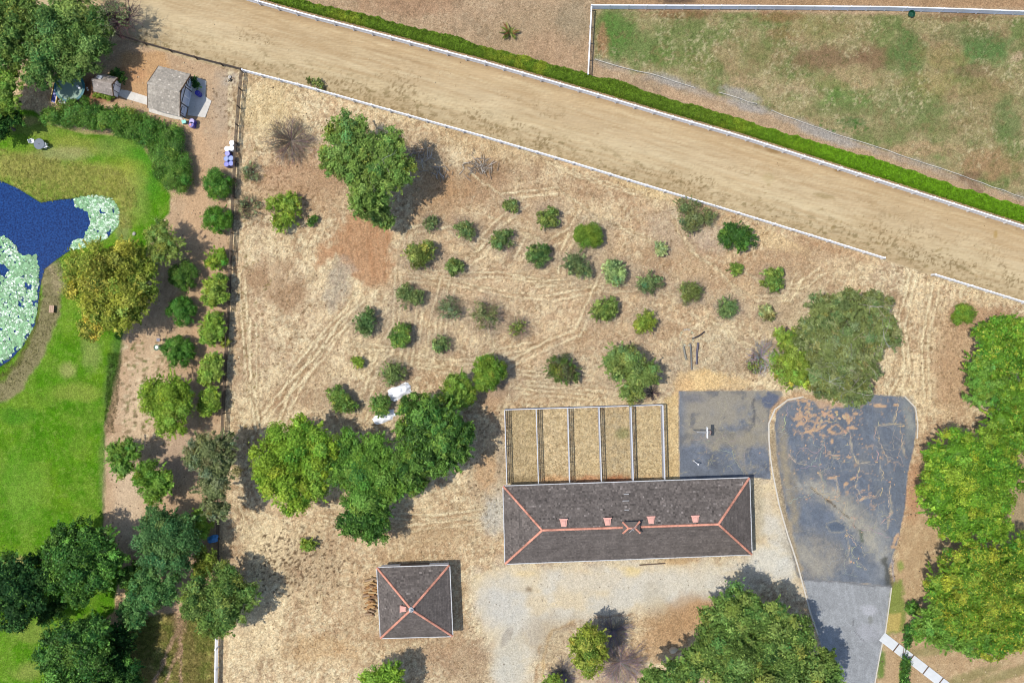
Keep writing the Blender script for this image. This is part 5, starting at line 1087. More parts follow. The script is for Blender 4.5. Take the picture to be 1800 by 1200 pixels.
def foliage(r, lobes, leaf, dens, c1, c2, f2=.2, cvar=.14, lvar=.16, aspect=1.5, subk=.34, droop=0.0, open_=0.0, core=True, tip=None, tight=False):
    """lobes: (x,y,z,rx,ry,rz) local metres -> lumpy crown of leaf clumps"""
    c1, c2 = np.array(c1), np.array(c2); c1 = (c1 * .97 + c1.mean() * .03) * 1.12; c2 = (c2 * .95 + c2.mean() * .05) * 1.08; rad = None; PV, PF, PC = [], [], []; off = 0
    def put(v, f, c):
        nonlocal off
        PV.append(v); PF.append(f + off); PC.append(c); off += len(v)
    for (lx, ly, lz, rx, ry, rz) in lobes:
        rm = (rx + ry) / 2; rs0 = min(1.35, max(.16, subk * rm)); ns = int(max(8, (3.3 if tight else 2.15) * rx * ry / rs0 ** 2 * (1 - .3 * open_)))
        d = r.normal(size=(ns * 3, 3)); d /= np.linalg.norm(d, axis=1, keepdims=True); d = d[d[:, 2] > -.25][:ns]
        rad = np.array([rx, ry, rz]); q = r.uniform(.92, 1.04, (len(d), 1)) if tight else r.uniform(.72, 1.18, (len(d), 1)) ; rs = rs0 * r.uniform(.45, 1.25, len(d))
        cen = np.array([lx, ly, lz]) + d * (rad * q - rs0 * .72)
        tone = 1 + r.normal(0, cvar, len(d)); hue = r.normal(0, .13, len(d)); ismix = r.random(len(d)) < f2
        for k in range(len(d)):
            n = max(6, int(dens * 2.2 * math.pi * rs[k] ** 2)); dd = r.normal(size=(n, 3)); dd /= np.linalg.norm(dd, axis=1, keepdims=True)
            dd = dd + d[k] * .75 + np.array([0, 0, .25]); dd /= np.linalg.norm(dd, axis=1, keepdims=True)
            rr_ = rs[k] * (r.uniform(.62, 1.15, n) + (r.random(n) < .2) * r.uniform(0, .7, n))
            p = cen[k] + dd * rr_[:, None]; p[:, 2] -= droop * rs[k] * r.random(n)
            keep = p[:, 2] > .04; p = p[keep]; dd = dd[keep]; n = len(p)
            if not n: continue
            nn = dd * .9 + d[k] * .3 + r.normal(size=(n, 3)) * .55
            base = (c2 if ismix[k] else c1) * max(.5, tone[k]) * np.array([1 + hue[k], 1, 1 - hue[k] * .6])
            cl = base[None, :] * (1 + r.normal(0, lvar, (n, 1))) ; sw = r.random(n) < .12; cl[sw] = c2 * 1.05
            if tip is not None: sw = r.random(n) < tip[1]; cl[sw] = np.array(tip[0])
            put(*leaf_quads(r, p, nn, leaf, aspect, np.clip(cl, .004, .8)))
            if core and (open_ < .5):
                v = cen[k] + ICO1[0] * rs[k] * .58; f3 = ICO1[1]; v[:, 2] = np.maximum(v[:, 2], .03)
                put(v, np.concatenate([f3, f3[:, 2:3]], 1), np.tile(base * .9, (len(v), 1)))
        # sprays that break the outline
        nsp = 3 if tight else int(7 + 2.6 * (rx + ry)); an = r.uniform(0, 2 * np.pi, nsp); el = r.uniform(-.1, .75, nsp)
        for k in range(nsp):
            dv = np.array([math.cos(an[k]) * math.cos(el[k]), math.sin(an[k]) * math.cos(el[k]), math.sin(el[k])]); st = np.array([lx, ly, lz]) + dv * rad * .82
            ln = rm * r.uniform(.18, .5) + .1; tw = dv + r.normal(0, .35, 3); tw /= np.linalg.norm(tw); m_ = max(5, int(ln / (leaf * .22) * (1 - .5 * open_))); t_ = r.random(m_)[:, None]
            p = st + tw * ln * t_ + r.normal(size=(m_, 3)) * (leaf * .6 * (1.1 - t_)); p[:, 2] -= (t_[:, 0] ** 2) * ln * (.15 + droop); p = p[p[:, 2] > .04]
            if not len(p): continue
            base = (c2 if r.random() < f2 + .1 else c1) * max(.5, 1 + r.normal(0, cvar))
            nn = np.array([0, 0, .7]) + tw * .4 + r.normal(size=(len(p), 3)) * .5
            put(*leaf_quads(r, p, nn, leaf, aspect * 1.15, np.clip(base[None, :] * (1 + r.normal(0, lvar, (len(p), 1))), .004, .8)))
        if core and open_ < .8:
            kk = .56 - .2 * open_
            n = int(dens * 2.6 * rx * ry); dd = r.normal(size=(n, 3)); dd[:, 2] = abs(dd[:, 2]); dd /= np.linalg.norm(dd, axis=1, keepdims=True); p = np.array([lx, ly, lz]) + dd * rad * r.uniform(.5, .8, (n, 1)); ok = p[:, 2] > .04
            if ok.any(): put(*leaf_quads(r, p[ok], (dd + r.normal(size=(n, 3)) * .5)[ok], leaf * 1.15, aspect, np.clip(c1[None, :] * (1 + r.normal(0, lvar, (int(ok.sum()), 1))), .004, .8)))
            v = np.array([lx, ly, lz]) + ICO2[0] * rad * kk * (1 + r.normal(0, .12, (len(ICO2[0]), 1))); v[:, 2] = np.maximum(v[:, 2], .03); f3 = ICO2[1]
            put(v, np.concatenate([f3, f3[:, 2:3]], 1), np.tile(c1 * .9, (len(v), 1)))
    return PV, PF, PC
def to_mesh(name, PV, PF, PC, mat):
    V_ = np.concatenate(PV); F = np.concatenate(PF); C_ = np.concatenate(PC)
    # triangles were padded to quads: split them off again
    tri = F[:, 3] == F[:, 2]; me = bpy.data.meshes.new(name)
    q = F[~tri]; t3 = F[tri][:, :3]; me.vertices.add(len(V_)); me.vertices.foreach_set("co", V_.astype(np.float32).ravel())
    lp = np.concatenate([q.ravel(), t3.ravel()]).astype(np.int32); me.loops.add(len(lp)); me.loops.foreach_set("vertex_index", lp)
    ls = np.concatenate([np.arange(len(q)) * 4, len(q) * 4 + np.arange(len(t3)) * 3]).astype(np.int32); me.polygons.add(len(ls)); me.polygons.foreach_set("loop_start", ls)
    me.polygons.foreach_set("loop_total", np.concatenate([np.full(len(q), 4), np.full(len(t3), 3)]).astype(np.int32)); me.update(calc_edges=True)
    me.materials.append(mat); ca = me.color_attributes.new("Col", 'FLOAT_COLOR', 'POINT'); a = np.ones((len(V_), 4), np.float32); a[:, :3] = C_; ca.data.foreach_set("color", a.ravel())
    return me
def twigs(mb, r_, base, n, length, rad, col, spread=1.0, branch=3, up=.5, horiz=None):
    for i in range(n):
        t = r_.uniform(0, 2 * math.pi) if horiz is None else horiz[0] + r_.uniform(-1, 1) * horiz[1]
        e = r_.uniform(.15, 1) * up; d = Vector((math.cos(t) * spread, math.sin(t) * spread, e)).normalized(); L_ = length * r_.uniform(.6, 1.1)
        p = Vector(base); pts = [p.copy()]
        for s in range(3):
            d = (d + Vector((r_.gauss(0, .16), r_.gauss(0, .16), r_.gauss(0, .1)))).normalized(); p = p + d * L_ / 3; p.z = max(.03, p.z); pts.append(p.copy())
        c = tuple(k * r_.uniform(.8, 1.2) for k in col)
        mb.tube(pts, [rad, rad * .7, rad * .5, rad * .25], 3, c, cap=False)
        for b_ in range(branch):
            k = r_.choice((1, 2, 2)); q = pts[k] + (pts[k + 1] - pts[k]) * r_.random(); d2 = (d + Vector((r_.gauss(0, .6), r_.gauss(0, .6), r_.gauss(0, .3)))).normalized(); l2 = L_ * r_.uniform(.25, .5)
            q2 = q + d2 * l2 * .5; q3 = q2 + (d2 + Vector((r_.gauss(0, .25), r_.gauss(0, .25), 0))) * l2 * .5; q2.z = max(.03, q2.z); q3.z = max(.03, q3.z)
            mb.tube([q, q2, q3], [rad * .5, rad * .4, rad * .2], 3, c, cap=False)
G1 = S(120, 165, 55); G2 = S(150, 190, 70)
PAL = {  # (main, second)
 'bright': ((.18, .32, .030), (.27, .42, .05)), 'mid': ((.135, .25, .030), (.20, .33, .05)), 'dark': ((.045, .120, .018), (.125, .26, .035)), 'deep': ((.022, .070, .014), (.085, .20, .03)),
 'blue': ((.060, .155, .040), (.13, .26, .07)), 'grey': ((.155, .215, .052), (.22, .28, .09)), 'olive': ((.19, .25, .06), (.27, .33, .09)), 'spread': ((.17, .27, .055), (.25, .35, .08)), 'greyolive': ((.15, .20, .075), (.22, .26, .12)),
 'yellow': ((.24, .30, .03), (.42, .42, .05)), 'ygreen': ((.19, .28, .035), (.29, .37, .06)), 'walnut': ((.105, .235, .018), (.25, .36, .03)), 'eucal': ((.105, .20, .042), (.20, .31, .07)), 'orch': ((.14, .205, .06), (.22, .29, .085)), 'omid': ((.14, .225, .04), (.24, .32, .06)), 'odark': ((.095, .17, .04), (.16, .25, .06)),
 'red': ((.13, .13, .05), (.11, .19, .035)), 'pale': ((.27, .34, .12), (.40, .46, .19)), 'feather': ((.21, .34, .04), (.30, .43, .06)), 'round': ((.075, .19, .020), (.14, .28, .035))}
NTREE = [0]
def plant(name, label, cat, lobes, hc, pal, group=None, leaf=.2, dens=34, f2=.2, flat=.8, kind='tree', **kw):
    """lobes: (px, py, r) or (px, py, rx, ry) as seen; hc: height of the crown's middle"""
    leaf *= .68; dens *= 1.55
    NTREE[0] += 1; r = np.random.default_rng(1000 + NTREE[0]); r_ = random.Random(50 + NTREE[0]); f = (1 - hc / H) / K
    P_ = [(W(l[0], l[1], hc), l[2] * f, (l[3] if len(l) > 3 else l[2]) * f) for l in lobes]
    big = max(P_, key=lambda q: q[1] * q[2]); wsum = sum(q[1] * q[2] for q in P_)
    cx = sum(q[0][0] * q[1] * q[2] for q in P_) / wsum; cy = sum(q[0][1] * q[1] * q[2] for q in P_) / wsum
    root = empty(name, (cx, cy, 0)); tag(root, label, cat, group)
    L_ = []
    for (x, y, z), rx, ry in P_:
        rz = min(hc * (.95 if kind == 'bush' else .75), (rx + ry) / 2 * flat); dz = -.25 * (big[1] - rx) if kind == 'tree' else 0
        L_.append((x - cx, y - cy, hc + dz * .6 + (r_.uniform(-.09, .09) * hc if kind == 'tree' else 0), rx * .95, ry * .95, rz))
    c1, c2 = PAL[pal]
    jit = np.array([1 + r.normal(0, .06), 1 + r.normal(0, .04), 1 + r.normal(0, .08)])
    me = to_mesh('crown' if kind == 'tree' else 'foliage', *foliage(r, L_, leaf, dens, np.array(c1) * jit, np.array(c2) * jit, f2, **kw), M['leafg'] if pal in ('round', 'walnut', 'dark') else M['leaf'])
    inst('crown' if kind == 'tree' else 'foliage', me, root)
    mb = MB()
    if kind == 'tree':
        tr = .055 * max(big[1], 2) + .05; fork = Vector((r_.uniform(-.2, .2), r_.uniform(-.2, .2), hc * .38)); mb.tube([(0, 0, -.1), (0, 0, .25), fork * .6, fork], [tr * 1.5, tr, tr * .9, tr * .8], 9, cap=True)
        for l in L_:
            for k in range(3):
                e = Vector((l[0] + r_.uniform(-.5, .5) * l[3], l[1] + r_.uniform(-.5, .5) * l[4], l[2] + l[5] * .4)); m_ = fork.lerp(e, .5) + Vector((0, 0, -.1 * hc)) * .4
                mb.tube([fork, m_, e], [tr * .6, tr * .35, tr * .1], 6, cap=False)
        mb.build('trunk', M['bark'], root)
    else:
        for k in range(5):
            l = r_.choice(L_); e = Vector((l[0] + r_.uniform(-.6, .6) * l[3], l[1] + r_.uniform(-.6, .6) * l[4], hc * 1.1))
            mb.tube([(0, 0, -.05), e * .5, e], [.05, .035, .015], 5, cap=False)
        mb.build('stems', M['bark'], root)
    return root, L_, r_
def addtwigs(root, L_, r_, n, length, rad, col, name='dead_twigs', bz=.6, **kw):
    mb = MB()
    for l in L_: twigs(mb, r_, (l[0], l[1], l[2] * bz), n, length, rad, col, **kw)
    return mb.build(name, M['twig'], root)

# orchard bushes: px, py, r, height, palette, twiggy, label
TW = S(165, 145, 125)
OR = [
 (897, 362, 14, 'orch', 0, 'small citrus bush, topmost of the orchard, nearest the racetrack'), (963, 380, 22, 'omid', 0, 'leafy citrus bush right of the topmost small bush'),
 (757, 393, 14, 'greyolive', 1, 'small dull bush right of the big spreading tree'), (816, 406, 19, 'orch', 1, 'grey-green bush between the small dull bush and the next round one'),
 (883, 423, 21, 'orch', 1, 'medium bush below the topmost small bush'), (735, 451, 29, 'omid', 0, 'large bright bush nearest the patch of red bare soil'),
 (947, 449, 22, 'odark', 0, 'dark leafy bush left of the pair of touching bushes'), (1015, 461, 26, 'orch', 1, 'dusty green bush directly below the dense dark round shrub'),
 (1163, 437, 13, 'pale', 0, 'tiny pale bush standing alone on grey ground'), (1081, 481, 24, 'pale', 0, 'yellow-pale citrus bush right of the dusty green one'),
 (801, 473, 17, 'orch', 0, 'small bush right below the large bright bush'), (1142, 497, 22, 'orch', 1, 'oval grey-green bush right of the yellow-pale citrus bush'),
 (1215, 513, 23, 'grey', 1, 'round grey bush above the curved dark pipe'), (720, 522, 24, 'orch', 1, 'low wide bush below the large bright bush'),
 (788, 541, 21, 'greyolive', 2, 'sparse half bare bush right of the low wide bush'), (1278, 538, 21, 'orch', 1, 'oval dusty bush right of the round grey one'),
 (1344, 553, 16, 'pale', 0, 'small bush just left of the huge grey-green tree'), (1358, 494, 22, 'omid', 0, 'broad green bush above the small one by the huge tree'),
 (1291, 475, 13, 'omid', 0, 'tiny flat bush between the dark feathery shrub and the oval dusty bush'), (852, 555, 26, 'greyolive', 2, 'big half bare greyish bush in the middle of the orchard'),
 (911, 577, 15, 'grey', 3, 'nearly leafless little grey bush right of the big half bare one'), (1061, 547, 25, 'omid', 0, 'tall bright green citrus bush, upper of the pair right of centre'),
 (1131, 566, 23, 'ygreen', 0, 'round bright citrus bush, lower of the pair right of centre'), (643, 566, 25, 'odark', 1, 'dark green bush at the left edge of the orchard'),
 (706, 590, 23, 'omid', 0, 'bright bush beside the crossing wheel tracks'), (774, 602, 18, 'orch', 1, 'small dark bush right of the crossing wheel tracks'),
 (629, 638, 12, 'ygreen', 0, 'smallest yellow-green bush, lower left of the orchard'), (688, 656, 23, 'orch', 1, 'bush with bright and dull halves above the white plastic sheets'),
 (602, 704, 25, 'omid', 0, 'upright bush left of the white plastic sheets'), (668, 711, 20, 'omid', 0, 'bush touching the white plastic sheets')]
brn = random.Random(4); bj = lambda a: brn.uniform(-a, a); bs = lambda: brn.uniform(.88, 1.12)
for px, py, rr, pal, tw, l in OR:
    rr *= 1.1
    root, L_, r_ = plant('citrus_bush', l, 'bush', [(px + bj(.12) * rr, py + bj(.12) * rr, rr * .78 * bs(), rr * .74 * bs()), (px + rr * bj(.45), py + rr * bj(.45), rr * .55), (px + rr * bj(.5), py + rr * bj(.5), rr * .5), (px + rr * bj(.6), py + rr * bj(.6), rr * .38)], .3 + rr * .036, pal, 'orchard bushes', leaf=.17, dens=[40, 34, 22, 12][tw], flat=.85, kind='bush', f2=.35, subk=.36, open_=[.3, .55, .8, .95][tw], cvar=.25, lvar=.26)
    addtwigs(root, L_[:1], r_, 24 + 26 * tw, rr / K * (1.0 + .12 * tw), .02, TW, up=.7)
# round shrubs along the west path
for px, py, rr, l in ((383, 323, 27, 'round clipped shrub directly below the plastic drums'), (383, 387, 26, 'round clipped shrub, second below the plastic drums'), (323, 483, 27, 'round clipped shrub below the grey-leaved tree, first of its column'),
                      (320, 548, 27, 'round clipped shrub, middle of the column beside the dirt path'), (315, 617, 29, 'dark round clipped shrub right of the bird bath'), (1603, 1068, 13, 'small round clipped shrub at the edge of the grass verge')):
    plant('round_shrub', l, 'shrub', [(px, py, rr, rr * 1.0)], .35 + rr * .038, 'round', 'round clipped shrubs', leaf=.15, dens=60, flat=.95, kind='bush', subk=.26, cvar=.12, tight=True)
plant('shrub', 'small bright shrub between the round shrubs and the feathery ones', 'shrub', [(380, 455, 19), (388, 447, 12), (372, 462, 11)], 1.1, 'bright', 'shrubs along the pole fence', leaf=.17, kind='bush', dens=50)
for px, py, rx, ry, l in ((377, 512, 25, 30, 'feathery light green shrub, topmost of the row by the pole fence'), (372, 577, 24, 33, 'feathery light green shrub, second of the row by the pole fence'), (369, 650, 24, 32, 'feathery light green shrub, third of the row by the pole fence'), (366, 706, 22, 28, 'feathery light green shrub, lowest of the row by the pole fence')):
    plant('feathery_shrub', l, 'shrub', [(px, py, rx * .8, ry * .8), (px + 8, py - ry * .5, rx * .6), (px - 5, py + ry * .45, rx * .62), (px + rx * .55, py + 8, rx * .42)], 1.7, 'feather', 'feathery shrubs along the pole fence', leaf=.2, dens=44, aspect=2.8, kind='bush', f2=.35, droop=.3)
plant('shrub', 'little olive shrub tucked against the pole fence', 'shrub', [(396, 601, 9)], .9, 'ygreen', 'shrubs along the pole fence', leaf=.16, kind='bush')
plant('shrub', 'thin light green shrub wedged above the blue tarpaulin', 'shrub', [(356, 925, 20, 22), (350, 905, 14)], 1.8, 'feather', 'shrubs along the pole fence', leaf=.19, kind='bush')
plant('shrub', 'yellow-green shrub just below the blue tarpaulin', 'shrub', [(361, 984, 20, 24), (352, 1003, 16)], 2.2, 'ygreen', 'shrubs along the pole fence', leaf=.19, kind='bush', dens=46)
plant('shrub', 'dark shrub behind the small grey shed', 'shrub', [(207, 130, 14, 8), (215, 139, 8)], .7, 'dark', 'shrubs round the small shed', leaf=.15, kind='bush', dens=50)
plant('shrub', 'low yellowish shrub in front of the small grey shed', 'shrub', [(178, 168, 14, 6), (190, 172, 12, 5)], .4, 'ygreen', 'shrubs round the small shed', leaf=.14, kind='bush', dens=50)
plant('shrub', 'dark little shrub against the cottage gable corner', 'shrub', [(342, 141, 7), (346, 150, 7)], .9, 'deep', 'shrubs round the cottage', leaf=.14, kind='bush', dens=50)
plant('shrub', 'long free-growing shrub mass between the lawn and the two sheds', 'hedge', [(95, 205, 22, 18), (125, 200, 30, 26), (155, 200, 32, 28), (190, 208, 32, 28), (225, 218, 32, 26), (258, 230, 32, 30), (290, 243, 32, 30), (300, 270, 34, 30), (305, 297, 34, 28), (312, 318, 26, 22), (285, 262, 24)], 1.15, 'round', None, leaf=.17, dens=46, flat=.72, kind='bush', subk=.36, cvar=.16, f2=.35, lvar=.2, tight=True)
# west trees
def tree(label, lobes, hc, pal, name='tree', cat='tree', group=None, **kw):
    kw.setdefault('leaf', .23); kw.setdefault('dens', 32); return plant(name, label, cat, lobes, hc, pal, group, **kw)
TL = 'trees at the top left'
tree('big grey-green tree overhanging the trampoline', [(105, 55, 52), (150, 85, 42), (80, 100, 44), (130, 30, 45), (65, 130, 26), (120, 120, 26), (165, 50, 28)], 4.2, 'eucal', group=TL, f2=.3, cvar=.2, aspect=2.2, leaf=.22, subk=.30, droop=.3)
tree('grey-green tree in the upper left corner', [(25, 50, 48), (15, 95, 34), (50, 20, 36), (-10, 20, 40)], 4.2, 'eucal', group=TL, cvar=.2, aspect=2.2, subk=.30)
tree('bright yellow-green tree at the left edge above the lawn', [(12, 150, 28), (10, 180, 26), (-12, 165, 30)], 4.0, 'ygreen', group=TL)
root, L_, r_ = plant('tree', 'thin shadowy tree with purple-brown twigs beside the dirt track', 'tree', [(195, 32, 26), (215, 22, 14), (180, 10, 20)], 4.5, 'greyolive', TL, leaf=.18, dens=9, open_=.9, kind='tree')
addtwigs(root, L_, r_, 45, 2.4, .035, S(110, 85, 85), up=.6)
tree('low dark tree at the left edge beside the pond lawn', [(25, 212, 20, 14), (-5, 222, 26)], 2.6, 'deep', group=TL)
tree('large yellow-leaved tree leaning over the pond bank', [(175, 470, 50, 44), (165, 520, 42), (195, 560, 42, 36), (215, 455, 44, 36), (190, 500, 46), (225, 520, 34), (150, 480, 34), (160, 575, 26)], 5.2, 'yellow', cat='tree', f2=.35, cvar=.2, leaf=.22, dens=36)
tree('darker olive tree grown into the large yellow tree', [(248, 480, 32, 34), (252, 515, 24), (235, 545, 24)], 4.2, 'ygreen', f2=.15, cvar=.2)
root, L_, r_ = tree('thin grey-leaved tree above the first round shrub', [(290, 425, 34, 30), (305, 440, 24), (275, 405, 22), (280, 450, 22)], 3.6, 'olive', f2=.3, dens=20, open_=.4, leaf=.18)
tree('light green full tree below the column of round shrubs', [(293, 690, 40, 34), (280, 720, 30), (310, 715, 32), (300, 745, 26), (270, 690, 26), (318, 685, 24)], 3.6, 'bright', f2=.3, leaf=.2)
tree('bright green tree, left of the pair beside the lawn', [(215, 800, 28), (228, 790, 20), (215, 822, 20), (200, 795, 16)], 3.4, 'mid', leaf=.2, f2=.4, group='pair of trees beside the lawn')
tree('bright green tree, right of the pair beside the lawn', [(268, 842, 32), (285, 850, 24), (255, 830, 22), (270, 868, 22)], 3.6, 'mid', leaf=.2, f2=.4, group='pair of trees beside the lawn')
tree('tall olive-grey tree pressed against the pole fence', [(370, 790, 38, 34), (385, 820, 34, 36), (375, 860, 32, 36), (345, 800, 26), (380, 895, 24, 22), (395, 780, 22)], 6.0, 'greyolive', f2=.25, leaf=.19, cvar=.16, aspect=2, subk=.3)
tree('broad blue-green tree right of the dark maple', [(290, 930, 46, 40), (270, 960, 36), (315, 950, 38), (300, 985, 36, 30), (275, 920, 32), (330, 920, 22)], 4.8, 'blue', f2=.3, leaf=.21)
tree('blue-green tree just above the clover meadow', [(270, 1035, 36, 32), (250, 1060, 28), (295, 1035, 26), (235, 1085, 20), (262, 1012, 20)], 4.2, 'blue', f2=.45, leaf=.21)
tree('mid green spreading tree over the end of the pole fence', [(380, 1045, 42), (350, 1060, 34), (405, 1075, 32), (430, 1050, 26), (370, 1090, 28), (395, 1015, 28), (345, 1035, 24), (395, 1100, 20)], 4.8, 'eucal', f2=.35, leaf=.21, cvar=.2)
tree('dark green maple spreading over the lawn edge', [(140, 985, 52), (180, 965, 38), (110, 975, 34), (165, 1010, 38), (120, 1015, 36), (190, 990, 30), (112, 940, 18, 24), (95, 975, 22), (150, 940, 30), (135, 1045, 24)], 5.2, 'dark', f2=.35, leaf=.24, cvar=.25, subk=.3)
tree('nearly black-green tree at the left edge below the lawn', [(30, 1030, 44, 36), (5, 1010, 36), (65, 1020, 30), (20, 1075, 36), (60, 1055, 22), (35, 1000, 26)], 6.0, 'deep', f2=.3, leaf=.24, cvar=.25)
tree('dark tree with lit left side at the bottom left', [(135, 1120, 46), (105, 1140, 38), (160, 1160, 40), (120, 1175, 40), (170, 1110, 34), (90, 1160, 26), (130, 1210, 50)], 6.0, 'dark', f2=.25, leaf=.24, cvar=.3)
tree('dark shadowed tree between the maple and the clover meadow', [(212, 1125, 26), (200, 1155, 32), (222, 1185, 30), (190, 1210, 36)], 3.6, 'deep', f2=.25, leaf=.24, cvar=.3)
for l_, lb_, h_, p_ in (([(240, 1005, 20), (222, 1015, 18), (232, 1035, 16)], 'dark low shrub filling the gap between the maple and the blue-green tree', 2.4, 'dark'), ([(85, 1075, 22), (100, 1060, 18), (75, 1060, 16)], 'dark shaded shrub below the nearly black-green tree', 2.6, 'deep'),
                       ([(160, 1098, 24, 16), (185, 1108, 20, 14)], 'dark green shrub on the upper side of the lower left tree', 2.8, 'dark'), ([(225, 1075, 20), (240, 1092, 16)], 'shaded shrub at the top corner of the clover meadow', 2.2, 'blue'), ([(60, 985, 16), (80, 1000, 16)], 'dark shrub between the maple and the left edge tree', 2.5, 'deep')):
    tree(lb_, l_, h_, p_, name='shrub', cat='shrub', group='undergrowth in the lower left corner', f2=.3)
# field: bare and sparse shrubs
def twig_bush(label, px, py, rr, col, n, hc=.8, group=None, name='bare_shrub', leafpal=None, rad=.03):
    f = (1 - hc / H) / K; x, y, z = W(px, py, hc); root = empty(name, (x, y, 0)); tag(root, label, 'shrub', group); r_ = random.Random(int(px * 7 + py))
    mb = MB(); twigs(mb, r_, (0, 0, .05), n, rr * f * 1.15, rad, col, branch=5, up=.75); mb.build('twigs', M['twig'], root)
    if leafpal:
        r = np.random.default_rng(int(px)); c1, c2 = PAL[leafpal]
        me = to_mesh('foliage', *foliage(r, [(0, 0, hc * .7, rr * f * .85, rr * f * .85, hc)], .15, 20, c1, c2, .3, open_=.9, core=False), M['leaf']); inst('foliage', me, root)
    return root
twig_bush('round leafless grey shrub left of the big spreading tree', 508, 245, 36, S(150, 132, 120), 150, 1.2, rad=.035)
twig_bush('bleached dead shrub at the left foot of the huge grey-green tree', 1343, 628, 26, S(190, 184, 190), 70, 1.0, rad=.04)
twig_bush('dark green thin shrub left of the bleached dead one', 1328, 640, 17, S(120, 105, 90), 50, .6, leafpal='olive')
twig_bush('dead grey brush at the bottom edge right of the lone bright tree', 1092, 1168, 40, S(160, 145, 145), 130, 1.0)
twig_bush('dead violet-grey brush in the shadow of the lone bright tree', 1078, 1110, 30, S(150, 138, 145), 80, .6)
twig_bush('grey brush at the bottom edge left of the lone bright tree', 990, 1185, 26, S(150, 140, 140), 70, .6)
twig_bush('dark twiggy brush below the yellow-green orchard tree', 1148, 690, 12, S(90, 75, 80), 40, .5)
for px, py, rr, pal, l, n in ((441, 300, 17, 'greyolive', 'sparse grey shrub by the pole fence, upper', 50), (437, 365, 21, 'greyolive', 'sparse grey shrub by the pole fence, lower', 60)):
    twig_bush(l, px, py, rr, S(140, 130, 105), n, .8, 'sparse shrubs by the pole fence', 'sparse_shrub', pal)
root, L_, r_ = plant('shrub', 'loose yellow-green shrub below the leafless round one', 'shrub', [(490, 360, 24, 18), (512, 365, 20), (500, 385, 24, 18), (490, 395, 14), (515, 350, 14)], 1.4, 'ygreen', None, leaf=.18, dens=32, kind='bush', open_=.4, f2=.3)
addtwigs(root, L_[:2], r_, 26, 1.5, .025, TW)
plant('shrub', 'tiny dark shrub right of the loose yellow-green one', 'shrub', [(547, 388, 9, 9), (553, 383, 6)], .6, 'dark', None, leaf=.15, kind='bush', dens=46)
plant('shrub', 'weedy dark shrub growing through the track fence', 'shrub', [(557, 146, 10, 7), (565, 152, 6)], .6, 'olive', None, leaf=.14, kind='bush', dens=40)
plant('shrub', 'rusty brown weed at the track fence', 'shrub', [(543, 142, 6, 5)], .5, 'red', None, leaf=.13, kind='bush', dens=40)
root, L_, r_ = tree('big spreading green tree with bright top in the upper field', [(612, 235, 44, 38), (640, 260, 36), (675, 285, 44, 50), (650, 320, 44, 38), (600, 275, 38, 36), (690, 260, 30), (700, 300, 28, 34), (645, 350, 34), (585, 285, 24), (625, 300, 32)], 6.8, 'spread', f2=.3, leaf=.2, cvar=.2, aspect=2.0, subk=.28)
addtwigs(root, L_[2:5], r_, 4, 1.7, .03, S(165, 158, 140), up=.5, bz=1.2)
tree('smaller low tree hanging below the big spreading tree', [(668, 378, 24, 22), (660, 365, 20), (680, 390, 14)], 3.4, 'spread', f2=.25, leaf=.19, aspect=2)
plant('shrub', 'dense dark round shrub touching the dusty bush', 'shrub', [(1035, 415, 27, 24), (1025, 410, 18), (1048, 418, 15)], 1.3, 'mid', 'dense orchard shrubs', leaf=.12, dens=70, kind='bush', cvar=.08, f2=.1, tight=True)
plant('shrub', 'dark feathery shrub left of the tiny flat bush', 'shrub', [(1295, 415, 28, 24), (1310, 420, 18), (1280, 405, 14)], 1.5, 'dark', 'dense orchard shrubs', leaf=.13, dens=60, aspect=2.4, kind='bush', cvar=.12)
plant('shrub', 'small dense round shrub alone below the right end of the fence', 'shrub', [(1693, 552, 22, 21), (1688, 547, 12)], 1.1, 'mid', 'dense orchard shrubs', leaf=.12, dens=70, kind='bush', cvar=.08, f2=.1, tight=True)
root, L_, r_ = plant('shrub', 'sparse olive shrub against the track fence', 'shrub', [(1205, 365, 26, 16), (1225, 385, 28, 20), (1210, 392, 20), (1245, 380, 14)], 1.2, 'greyolive', None, leaf=.15, dens=26, kind='bush', open_=.6, f2=.2)
addtwigs(root, L_, r_, 24, 1.5, .022, S(150, 135, 105))
plant('shrub', 'reddish-green dense shrub alone above the barn runs', 'shrub', [(988, 650, 28, 24), (1000, 655, 20), (975, 645, 18)], 1.4, 'red', None, leaf=.15, dens=52, kind='bush', f2=.6)
tree('olive-yellow tree above the barn runs with a broken shadow', [(1100, 640, 34, 30), (1120, 665, 34, 30), (1085, 625, 26, 24), (1135, 655, 26), (1110, 685, 22), (1075, 640, 18)], 3.0, 'olive', f2=.45, leaf=.19, dens=34, cvar=.2)
tree('dense bright round tree, right of the touching pair', [(862, 652, 28, 26), (855, 668, 22), (850, 640, 18)], 2.4, 'mid', f2=.35, leaf=.17, dens=44, group='touching pair of dense trees', subk=.26, tight=True)
tree('dense bright round tree, left of the touching pair', [(808, 682, 30, 30), (800, 700, 26), (820, 695, 20)], 2.5, 'mid', f2=.35, leaf=.17, dens=44, group='touching pair of dense trees', subk=.26, tight=True)
tree('feathery dark tree overhanging the white plastic sheets', [(760, 735, 46, 42), (735, 755, 40), (790, 760, 38, 34), (770, 795, 46, 38), (725, 720, 28), (800, 785, 30), (815, 760, 20), (740, 800, 36), (720, 830, 34)], 6.0, 'dark', f2=.4, leaf=.22, cvar=.18, aspect=2.6, subk=.27)
tree('bright green leafy tree, leftmost of the central cluster', [(505, 790, 46), (540, 775, 38), (480, 810, 38), (550, 815, 42), (500, 850, 40), (545, 855, 36), (470, 835, 28), (525, 745, 18), (515, 885, 22), (565, 790, 30)], 6.2, 'bright', f2=.3, leaf=.24, cvar=.16)
